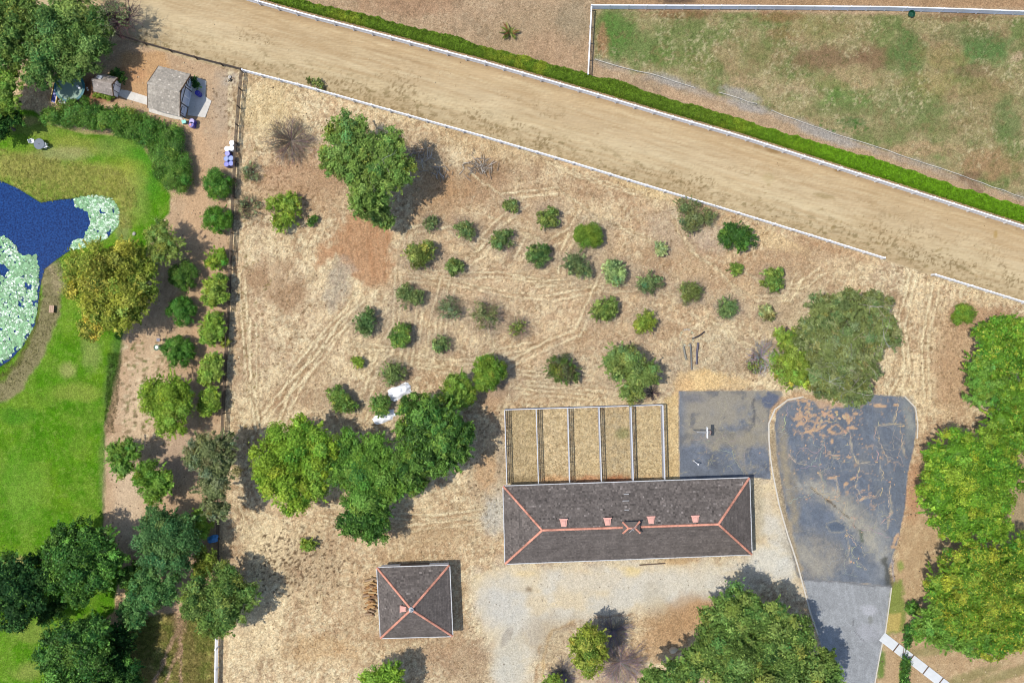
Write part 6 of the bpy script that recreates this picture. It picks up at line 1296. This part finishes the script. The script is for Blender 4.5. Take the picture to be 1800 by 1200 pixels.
tree('mid green tree in the middle of the central cluster', [(625, 800, 40), (650, 830, 42), (600, 825, 34), (660, 790, 32), (640, 865, 40), (680, 850, 36), (610, 775, 22), (700, 815, 32), (715, 845, 30)], 6.0, 'mid', f2=.3, leaf=.22, cvar=.18)
tree('darker tree at the lower tip of the central cluster', [(640, 910, 36, 34), (620, 925, 26), (660, 930, 26), (635, 890, 32), (670, 900, 22)], 4.6, 'dark', f2=.4, leaf=.22, cvar=.18)
plant('shrub', 'small bright shrub alone below the central cluster', 'shrub', [(543, 956, 14, 12), (537, 958, 9)], .7, 'ygreen', None, leaf=.17, kind='bush', dens=46)
tree('green tree cut by the bottom edge below the garage', [(672, 1190, 34, 26), (690, 1185, 24), (650, 1195, 20), (675, 1215, 34)], 4.5, 'bright', f2=.35, leaf=.2)
tree('lone bright yellow-green tree south of the barn', [(1033, 1135, 30, 32), (1045, 1120, 22), (1025, 1150, 24), (1038, 1168, 22), (1015, 1130, 16), (1050, 1145, 20), (1033, 1110, 16)], 6.0, 'ygreen', f2=.35, leaf=.2, dens=38)
tree('little green tree cut by the bottom edge', [(970, 1195, 18, 14), (985, 1205, 16)], 2.4, 'ygreen', leaf=.18)
tree('largest tree, dark green and feathery, at the bottom right of centre', [(1290, 1075, 52, 44), (1335, 1085, 50, 42), (1270, 1120, 50), (1330, 1140, 60), (1385, 1120, 46, 40), (1390, 1165, 50), (1240, 1150, 40), (1290, 1175, 56), (1200, 1180, 44, 32), (1160, 1190, 34, 24), (1440, 1170, 36, 34), (1370, 1205, 60), (1255, 1095, 26), (1440, 1200, 40)], 7.5, 'eucal', f2=.35, leaf=.24, cvar=.22, aspect=2.0, subk=.27, dens=30)
# east trees
root, L_, r_ = tree('huge grey-green tree with bleached branches over the asphalt lot', [(1450, 540, 34, 28), (1490, 545, 40, 34), (1535, 540, 32, 28), (1440, 590, 38), (1490, 600, 54), (1545, 590, 34, 30), (1470, 640, 50), (1520, 640, 38, 36), (1450, 670, 36, 30), (1490, 685, 40, 28), (1420, 580, 20), (1555, 570, 20), (1515, 690, 20)], 6.0, 'grey', f2=.2, leaf=.19, dens=36, cvar=.14, aspect=2.4, flat=.55, subk=.25)
addtwigs(root, L_[2:10], r_, 5, 2.0, .03, S(190, 188, 174), up=.45, bz=1.18)
tree('ragged yellow-brown tree left of the huge grey-green tree', [(1393, 600, 26, 24), (1385, 640, 32), (1400, 665, 30, 24), (1375, 590, 16), (1412, 635, 24)], 4.2, 'ygreen', f2=.25, leaf=.2, cvar=.25)
ET = 'walnut trees along the right side'
kw = dict(leaf=.22, cvar=.15, subk=.25, dens=34)
tree('glossy walnut tree with yellow tips, topmost on the right side', [(1746, 604, 34, 36), (1732, 585, 20), (1755, 630, 36), (1730, 640, 32), (1765, 575, 26)], 5.0, 'walnut', group=ET, tip=((.42, .42, .07), .05), **kw)
tree('flat-topped green tree at the right edge above the walnut trees', [(1790, 580, 30, 26), (1800, 620, 34), (1810, 660, 30)], 5.0, 'bright', group=ET, **kw)
tree('blue-green tree below the topmost walnut tree', [(1725, 655, 28, 34), (1720, 690, 26), (1745, 680, 30), (1770, 690, 30)], 4.6, 'mid', group=ET, f2=.3, **kw)
tree('mid green walnut tree narrowing towards the biggest one', [(1760, 740, 36, 34), (1785, 700, 32), (1790, 770, 34), (1750, 770, 24), (1805, 740, 30)], 5.2, 'walnut', group=ET, f2=.2, tip=((.40, .40, .06), .03), **kw)
tree('biggest round walnut tree overhanging the right edge of the lot', [(1680, 800, 44), (1720, 800, 46), (1660, 840, 44), (1705, 850, 56), (1750, 835, 44), (1650, 880, 40), (1690, 905, 46), (1735, 890, 44), (1765, 800, 30), (1645, 800, 26), (1670, 925, 26), (1745, 925, 30)], 6.5, 'walnut', group=ET, f2=.3, **kw)
tree('walnut tree with yellow patches, lower right', [(1690, 1000, 44, 36), (1730, 990, 44), (1660, 1030, 38), (1710, 1040, 52), (1760, 1030, 46), (1740, 1075, 46), (1690, 1075, 40)], 6.0, 'walnut', group=ET, f2=.3, tip=((.45, .42, .05), .10), **kw)
tree('darker green tree at the lower left of the walnut trees', [(1640, 1090, 34, 30), (1665, 1110, 34), (1625, 1110, 22), (1700, 1120, 32), (1650, 1065, 22)], 4.8, 'mid', group=ET, f2=.35, **kw)
tree('yellow flecked walnut tree cut by the right edge', [(1785, 985, 38, 34), (1800, 1030, 40), (1795, 1080, 40), (1800, 955, 22), (1770, 1110, 34), (1740, 1135, 30, 26), (1805, 1120, 26)], 5.4, 'walnut', group=ET, f2=.35, tip=((.45, .42, .05), .08), **kw)
plant('hedge', 'narrow green hedge beside the slab path', 'hedge', [(1596, 1110, 9, 14), (1594, 1128, 8, 12), (1592, 1165, 9, 14), (1590, 1185, 9, 16), (1588, 1205, 9, 16)], .7, 'dark', None, leaf=.15, dens=50, kind='bush')
# agave beyond the hedge
x, y, z = W(896, 57, .3); root = empty('agave', (x, y, 0)); tag(root, 'spiky agave clump alone on the dry ground beyond the hedge', 'agave')
for k in range(34):
    t = rnd.uniform(0, 6.28); L_ = rnd.uniform(.6, 1.35); u = rnd.uniform(.1, .8); dx, dy = math.cos(t), math.sin(t); mb = MB(); vs = []
    for s, w_, zz in ((.05, .08, .05), (.35, .11, .25 + u * .3), (.7, .07, .35 + u * .45), (1, .004, .32 + u * .5)): vs += [(dx * L_ * s - dy * w_, dy * L_ * s + dx * w_, zz + .02), (dx * L_ * s, dy * L_ * s, zz - .03), (dx * L_ * s + dy * w_, dy * L_ * s - dx * w_, zz + .02)]
    fs = [f for i in range(3) for f in ((i * 3, i * 3 + 1, i * 3 + 4, i * 3 + 3), (i * 3 + 1, i * 3 + 2, i * 3 + 5, i * 3 + 4))]
    mb.add(vs, fs, rnd.choice([S(150, 160, 80), S(116, 128, 66), S(196, 190, 120), S(170, 120, 80)])); mb.build('leaf', M['leaf'], root)
# clipped hedge along the track: a long low bank of leaves
up = [(440, -12), (527, 0), (640, 25), (733, 50), (790, 61), (850, 82), (917, 97), (973, 113), (1050, 135), (1100, 143), (1133, 160), (1183, 175), (1250, 193), (1300, 208), (1367, 230), (1467, 260), (1533, 277), (1583, 293), (1633, 310), (1683, 328), (1800, 363), (1880, 388)]
r = np.random.default_rng(77); hh = 1.15
UPW = np.array([W(x, y, hh * .7)[:2] for x, y in up]); LOW = np.array([W(x, y, .6)[:2] for x, y in [(p[0] + 1.5, p[1] - 7.5) for p in fence_up]])
ux = np.linspace(W(452, 0)[0], W(1870, 0)[0], 900); uy = np.interp(ux, UPW[:, 0], UPW[:, 1]); ly = np.interp(ux, LOW[:, 0], LOW[:, 1])
uy = uy + (fbm(ux * 15, ux * 0 + 3, 12, 5, 4, rough=.7) - .5) * .6
n = 120000; i = r.integers(0, 899, n); tx = r.random(n); X = ux[i] + (ux[i + 1] - ux[i]) * tx; s = r.random(n) * 1.06 - .03; prof = np.sqrt(np.clip(1 - (2 * s - 1) ** 4, 0, 1))
Y = ly[i] + (uy[i] - ly[i]) * s; lump = fbm(X * 15 + 3000, Y * 15 + 3000, 9, 6, 4, rough=.8); Zh = hh * (.25 + .75 * prof) * (.62 + .6 * lump) + r.normal(0, .05, n)
nn = np.stack([r.normal(0, .5, n), (2 * s - 1) * .9 + r.normal(0, .5, n), np.full(n, .9)], 1)
yel = (sm(.42, .62, fbm(X * 15, Y * 15, 60, 8, 3, 16, 2)) * sm(.3, .6, fbm(X * 15, Y * 15, 9, 9, 3)))[:, None]; cl = np.array((.13, .22, .018)) * (1 - yel) + np.array((.25, .31, .028)) * yel; cl = cl * (1 + r.normal(0, .2, (n, 1)))
dk = r.random(n) < .25; cl[dk] *= .6
east = sm(20, 40, X)[:, None]; cl = cl * (1 - east) + np.array((.13, .27, .010)) * east * (1 + r.normal(0, .18, (n, 1)))
v1, f1, c1 = leaf_quads(r, np.stack([X, Y, Zh], 1), nn, .13, 1.8, np.clip(cl, .01, .8))
root = empty('hedge', (0, float(uy[450]), 0)); tag(root, 'long low clipped green hedge beside the racetrack fence', 'hedge')
v1 = v1 - np.array([0, uy[450], 0]); inst('foliage', np_mesh('foliage', v1, f1[:, :3], c1, M['leaf']), root)
gs = np.linspace(.04, .96, 9); gi = np.arange(0, 900, 4); XX, SS = np.meshgrid(gi, gs, indexing='ij'); YY = ly[XX] + (uy[XX] - ly[XX]) * SS
ZZ = hh * .8 * (.2 + .7 * np.sqrt(np.clip(1 - (2 * SS - 1) ** 4, 0, 1))) * (.62 + .5 * fbm(ux[XX] * 15 + 3000, YY * 15 + 3000, 13, 6, 3)); ZZ[:, 0] = 0; ZZ[:, -1] = 0
v = np.stack([ux[XX].ravel(), YY.ravel() - uy[450], ZZ.ravel()], 1); a = (np.arange(len(gi) - 1)[:, None] * 9 + np.arange(8)[None, :]).ravel(); F = np.stack([a, a + 9, a + 10, a + 1], 1)
inst('branches', np_mesh('branches', v, F, np.tile(np.array([[.09, .12, .02]]), (len(v), 1)), M['leaf']), root)

# ------------------------------------------------------------------ lily pads, litter, grass
def scatter(poly, n, seed, thr=None, size=15, amp=6):
    r = np.random.default_rng(seed); xs = [p[0] for p in poly]; ys = [p[1] for p in poly]
    x = r.uniform(min(xs), max(xs), n); y = r.uniform(min(ys), max(ys), n)
    d = sdist(poly, x, y) + (fbm(x, y, size, seed, 3) - .5) * 2 * amp; k = d < 0
    k &= (sdist([(600, 375), (690, 400), (688, 470), (650, 512), (600, 455), (560, 460), (560, 430)], x, y) > 0) | (r.random(n) < .06)
    if thr is not None: k &= fbm(x, y, size, seed + 5, 3) > thr
    return x[k], y[k], r
def discs(x, y, z, rad, cols, r, sides=7, tilt=.12):
    n = len(x); t = np.arange(sides) * 2 * np.pi / sides; ph = r.uniform(0, 6.28, n)
    ang = t[None, :] + ph[:, None]; rr_ = rad[:, None] * r.uniform(.85, 1.1, (n, sides)); tx, ty = r.normal(0, tilt, n), r.normal(0, tilt, n)
    vx = np.cos(ang) * rr_; vy = np.sin(ang) * rr_; vz = vx * tx[:, None] + vy * ty[:, None]
    v = np.stack([(x[:, None] - 900) / K + vx, (600 - y[:, None]) / K + vy, z[:, None] + vz], 2).reshape(-1, 3)
    return v, np.arange(n * sides, dtype=np.int32).reshape(n, sides), np.repeat(cols, sides, 0)
L1 = [(128, 350), (165, 341), (197, 347), (209, 368), (207, 395), (186, 418), (150, 433), (122, 439), (126, 425), (146, 417), (158, 398), (154, 372), (132, 362)]
L2 = [(-60, 405), (6, 414), (24, 430), (36, 449), (60, 449), (67, 472), (64, 540), (56, 580), (36, 610), (0, 640), (-60, 660)]
HOLE = [(-10, 462), (8, 464), (14, 474), (8, 483), (-10, 484)]
vs, fs, cs = [], [], []; off = 0
for poly, nn_, sd in ((L1, 5200, 3), (L2, 11500, 4)):
    x, y, r = scatter(poly, nn_, sd, amp=3, size=10)
    keep = sdist(HOLE, x, y) > 0; hole2 = fbm(x, y, 9, 55, 3, rough=.7) > .36; x = x[keep & hole2]; y = y[keep & hole2]; n = len(x)
    w_ = sm(.35, .6, fbm(x, y, 30, 91, 3) + .25 * r.random(n) - .12)[:, None]
    cl = np.where(r.random((n, 1)) < (.03 + .38 * w_), np.array([[.44, .56, .42]]), np.array([[.15, .30, .14]])) * (1 + r.normal(0, .25, (n, 1)))  # the paler pads have the sky's glare put into their colour
    v, f, c = discs(x, y, -.225 + r.uniform(0, .05, n), r.uniform(.08, .19, n), np.clip(cl, .02, .8), r); vs.append(v); fs.append(f + off); cs.append(c); off += len(v)
tag(inst('lily_pads', np_mesh('lily_pads', np.concatenate(vs), np.concatenate(fs), np.concatenate(cs), M['pad'])), 'pale green lily pads floating on the pond', 'lily pads', kind='stuff')
def tufts(name, label, cat, spec, mat, seed=1):
    vs, fs, cs = [], [], []; off = 0
    for poly, n, cols, sz, hgt, thr in spec:
        x, y, r = scatter(poly, n, seed + len(vs), thr, 16, 4); n = len(x); col = np.array(cols)[r.integers(0, len(cols), n)] * (1 + r.normal(0, .15, (n, 1)))
        ox = r.normal(size=(n, 3)) * np.array([1, 1, 0]); ox /= np.linalg.norm(ox, axis=1, keepdims=True) + 1e-6
        X = (x - 900) / K; Y = (600 - y) / K
        gi_ = np.clip(((X + 64) / (128 / NX)).round().astype(int), 0, NX); gj = np.clip(((Y + 43.5) / (87 / NY)).round().astype(int), 0, NY); zb = Z[gj * (NX + 1) + gi_]
        col = col * .3 + C[gj * (NX + 1) + gi_] * .85 * r.choice([.72, 1.0, 1.15, 1.3], (n, 1))
        P0 = np.stack([X, Y, zb], 1); s_ = (sz * r.uniform(.5, 1.5, n))[:, None]; h_ = (hgt * r.uniform(.3, 1.3, n))[:, None]
        side = np.cross(ox, [0, 0, 1]); p = [P0 - side * s_ * .2, P0 + side * s_ * .2, P0 + ox * s_ + np.concatenate([np.zeros((n, 2)), h_], 1)]
        v = np.stack(p, 1).reshape(-1, 3); vs.append(v); fs.append(np.arange(n * 3, dtype=np.int32).reshape(-1, 3) + off); cs.append(np.repeat(np.clip(col, .01, .85), 3, 0)); off += n * 3
    o = inst(name, np_mesh(name, np.concatenate(vs), np.concatenate(fs), np.concatenate(cs), M[mat])); tag(o, label, cat, kind='stuff'); return o
FIELD = [(430, 130), (560, 160), (700, 200), (850, 243), (1000, 287), (1150, 333), (1300, 378), (1450, 424), (1562, 460), (1700, 510), (1800, 540), (1720, 560), (1700, 700), (1640, 790), (1612, 700), (1500, 690), (1195, 680), (1175, 705), (884, 712), (880, 850), (850, 990), (800, 1000), (850, 1100), (865, 1200), (384, 1200), (384, 1000), (395, 750), (405, 480), (416, 290)]
ST = [S(246, 224, 180), S(230, 205, 160), S(200, 172, 128), S(170, 144, 106)]
tufts('dry_grass', 'cut dry straw and stubble over the orchard field', 'dry grass', [(FIELD, 65000, ST, .24, .07, .36), (FIELD, 26000, [S(130, 112, 70), S(110, 100, 60), S(150, 130, 90)], .2, .12, .55),
      ([(890, 716), (1166, 712), (1170, 840), (893, 850)], 9000, ST, .24, .1, .3)], 'drygrass', 5)
tufts('pasture_grass', 'dry and green tufts in the worn pasture', 'grass', [(PADDOCK, 26000, [S(200, 184, 140), S(130, 140, 84), S(100, 124, 60)], .2, .1, .4), ([(480, -60), (1040, -60), (1040, 128), (850, 76), (640, 20)], 9000, [S(206, 184, 150), S(140, 124, 92)], .2, .1, .45)], 'drygrass', 25)
tufts('bank_grass', 'rough reeds and grass on the pond bank', 'grass', [([(0, 262), (80, 280), (160, 290), (215, 300), (240, 345), (230, 400), (212, 400), (206, 350), (150, 344), (80, 353), (0, 316)], 7000, [S(222, 212, 130), S(180, 176, 90), S(120, 142, 60)], .3, .12, .35),
      ([(110, 450), (116, 500), (100, 560), (60, 640), (0, 710), (0, 640), (40, 606), (62, 560), (68, 490), (80, 468)], 4500, [S(205, 190, 150), S(150, 146, 90), S(130, 136, 70)], .25, .12, .4)], 'drygrass', 35)
tufts('clover', 'knee-high rough clover of the meadow', 'clover', [(MEADOW, 16000, [S(130, 128, 66), S(150, 140, 80), S(100, 118, 50)], .22, .22, .35), ([(190, 620), (214, 620), (200, 760), (184, 760)], 2500, [S(90, 120, 44), S(70, 100, 36)], .2, .2, .3)], 'drygrass', 45)
tufts('track_weeds', 'small dead weeds on the lower side of the racetrack', 'weeds', [([(430, 105), (1560, 440), (1560, 452), (430, 119)], 2600, [S(126, 108, 70), S(110, 104, 66)], .16, .08, .5), ([(430, 90), (1300, 330), (1300, 370), (430, 118)], 3500, [S(140, 118, 80), S(150, 128, 88)], .14, .06, .62)], 'drygrass', 55)
# heaps of dead branches in the shadow of the big tree
for px, py, n, l, L_ in ((735, 273, 60, 'grey heap of dead branches in the shade of the big spreading tree', 1.1), (845, 292, 70, 'pale heap of dead branches in the open field', 1.3), (770, 300, 24, 'scattered dead branches right of the shaded heap', 1.4)):
    x, y, z = W(px, py); r_ = random.Random(px); mb = MB()
    for k in range(n):
        a = r_.uniform(0, 3.14); cx, cy = r_.gauss(0, .9), r_.gauss(0, .5); ll = r_.uniform(.3, L_) / 2; zz = .1 + r_.random() * .3
        mb.tube([(cx - math.cos(a) * ll, cy - math.sin(a) * ll, zz), (cx, cy + r_.uniform(-.1, .1), zz + .06), (cx + math.cos(a) * ll, cy + math.sin(a) * ll, zz)], [.04, .035, .02], 4, S(*r_.choice([(210, 200, 190), (180, 168, 155), (150, 135, 120)])))
    tag(mb.build('branch_heap', M['twig'], None, (x, y, 0)), l, 'branches', 'heaps of dead branches')


# sand-filled cracks and dried mud on the asphalt, thin raised sheets
cr = random.Random(91); mbk = MB(); mbm = MB()
def ribbon(p, w0, col):
    q = [Vector(((x - 900) / K, (600 - y) / K, .014)) for x, y in p]; vs = []; ph = cr.random() * 9
    for i, v in enumerate(q):
        dv = (q[min(i + 1, len(q) - 1)] - q[max(i - 1, 0)]).normalized(); nv = Vector((-dv.y, dv.x, 0)); w = w0 * cr.uniform(.35, 1.5) * (.25 if i in (0, len(q) - 1) else 1)
        vs += [v + nv * w / 2, v - nv * w / 2]
    mbk.add(vs, [(2 * i, 2 * i + 1, 2 * i + 3, 2 * i + 2) for i in range(len(q) - 1)], tuple(c * cr.uniform(.8, 1.15) for c in col))
def inside(poly, x, y): return sdist(poly, np.array([x]), np.array([y]))[0] < -3
def crawl(poly, x, y, an, n, w0, col, depth=0):
    p = [(x, y)]; tgt = an
    for _ in range(n):
        tgt += cr.gauss(0, .12); a_ = tgt + cr.gauss(0, .55); x += math.cos(a_) * 3.2; y += math.sin(a_) * 3.2
        if not inside(poly, x, y): break
        p.append((x, y))
        if depth < 2 and cr.random() < .09: crawl(poly, x, y, tgt + cr.choice((-1, 1)) * cr.uniform(.9, 1.7), int(n * .5), w0 * .75, col, depth + 1)
    if len(p) > 2: ribbon(p, w0, col)
for i, p in enumerate(ck):
    for (x0, y0), (x1, y1) in zip(p, p[1:]): crawl(LOT, x0, y0, math.atan2(y1 - y0, x1 - x0), int(math.hypot(x1 - x0, y1 - y0) / 3.0), .065, S(198, 182, 156))
for _ in range(26): crawl(LOT, cr.uniform(1380, 1590), cr.uniform(720, 1000), cr.choice((0, 1.57, 3.14, 4.7)) + cr.gauss(0, .4), cr.randint(8, 22), .045, S(170, 168, 160))
for _ in range(9): crawl(COURT, cr.uniform(1200, 1345), cr.uniform(705, 830), cr.uniform(0, 6.3), cr.randint(6, 14), .04, S(164, 158, 142))
for p in ([(1262, 757), (1290, 790), (1312, 835)], [(1215, 775), (1235, 770), (1262, 790), (1290, 812)], [(1240, 760), (1244, 778), (1230, 782)]):
    for (x0, y0), (x1, y1) in zip(p, p[1:]): crawl(COURT, x0, y0, math.atan2(y1 - y0, x1 - x0), int(math.hypot(x1 - x0, y1 - y0) / 3.0), .045, S(172, 166, 146))
tag(mbk.build('sand_filled_cracks', M['concrete_col'] if 'concrete_col' in M else M['multi']), kind='stuff')
def mud(x, y, r_, col):
    n = cr.randint(7, 11); e = cr.uniform(.45, 1); ro = cr.uniform(0, 3.14); vs = []
    for k in range(n):
        t = 2 * math.pi * k / n; rr_ = r_ * cr.uniform(.45, 1.35); u, v = math.cos(t) * rr_, math.sin(t) * rr_ * e
        vs.append(((x + u * math.cos(ro) - v * math.sin(ro) - 900) / K, (600 - y - u * math.sin(ro) - v * math.cos(ro)) / K, .016 + .004 * cr.random()))
    mbm.add(vs, [tuple(range(n))[::-1]], tuple(c * cr.uniform(.88, 1.1) for c in col))
TM = S(206, 174, 142)
for _ in range(55):
    x, y = cr.gauss(1447, 34), cr.gauss(722, 15)
    if inside(LOT, x, y): mud(x, y, cr.uniform(1.2, 4.2), TM)
for p in ck:
    for _ in range(3):
        (x0, y0), (x1, y1) = p[0], p[-1]; i = cr.randrange(len(p)); x, y = p[i][0] + cr.gauss(0, 3), p[i][1] + cr.gauss(0, 3)
        if inside(LOT, x, y): mud(x, y, cr.uniform(.8, 2.4), TM)
for _ in range(40):
    x, y = cr.uniform(1380, 1600), cr.uniform(705, 900)
    if inside(LOT, x, y): mud(x, y, cr.uniform(.6, 1.8), TM)
tag(mbm.build('dried_mud_patches', M['multi']), kind='stuff')
# pebbles and clods over the bare ground, so that it keeps a crisp grain
pv, pf, pc, off = [], [], [], 0
r = np.random.default_rng(404)
for poly, n, cols, sz in ((WESTDIRT, 1300, [S(225, 200, 170), S(150, 126, 102), S(170, 144, 118)], .04), (YARD, 900, [S(230, 222, 208), S(180, 168, 150), S(160, 146, 128)], .035), (FIELD, 2600, [S(140, 114, 86), S(170, 142, 112), S(250, 232, 196)], .045), (EAST, 700, [S(225, 200, 165), S(120, 98, 72)], .05), (TRACK, 900, [S(160, 136, 100), S(226, 206, 170)], .035)):
    x, y, _r = scatter(poly, n, 500 + len(pv), None, 15, 0); n = len(x); v0, f0 = ICO1
    s_ = sz * r.uniform(.5, 2.2, (n, 1, 1)) ; X = (x - 900) / K; Y = (600 - y) / K
    v = v0[None] * s_ * r.uniform(.7, 1.3, (n, 1, 3)) + np.stack([X, Y, X * 0 + .03], 1)[:, None, :]
    col = np.array(cols)[r.integers(0, len(cols), n)]; nvv = len(v0)
    pv.append(v.reshape(-1, 3)); pf.append((f0[None] + (np.arange(n) * nvv)[:, None, None]).reshape(-1, 3) + off); pc.append(np.repeat(col, nvv, 0)); off += n * nvv
tag(inst('pebbles', np_mesh('pebbles', np.concatenate(pv), np.concatenate(pf), np.concatenate(pc), M['multi'])), kind='stuff')
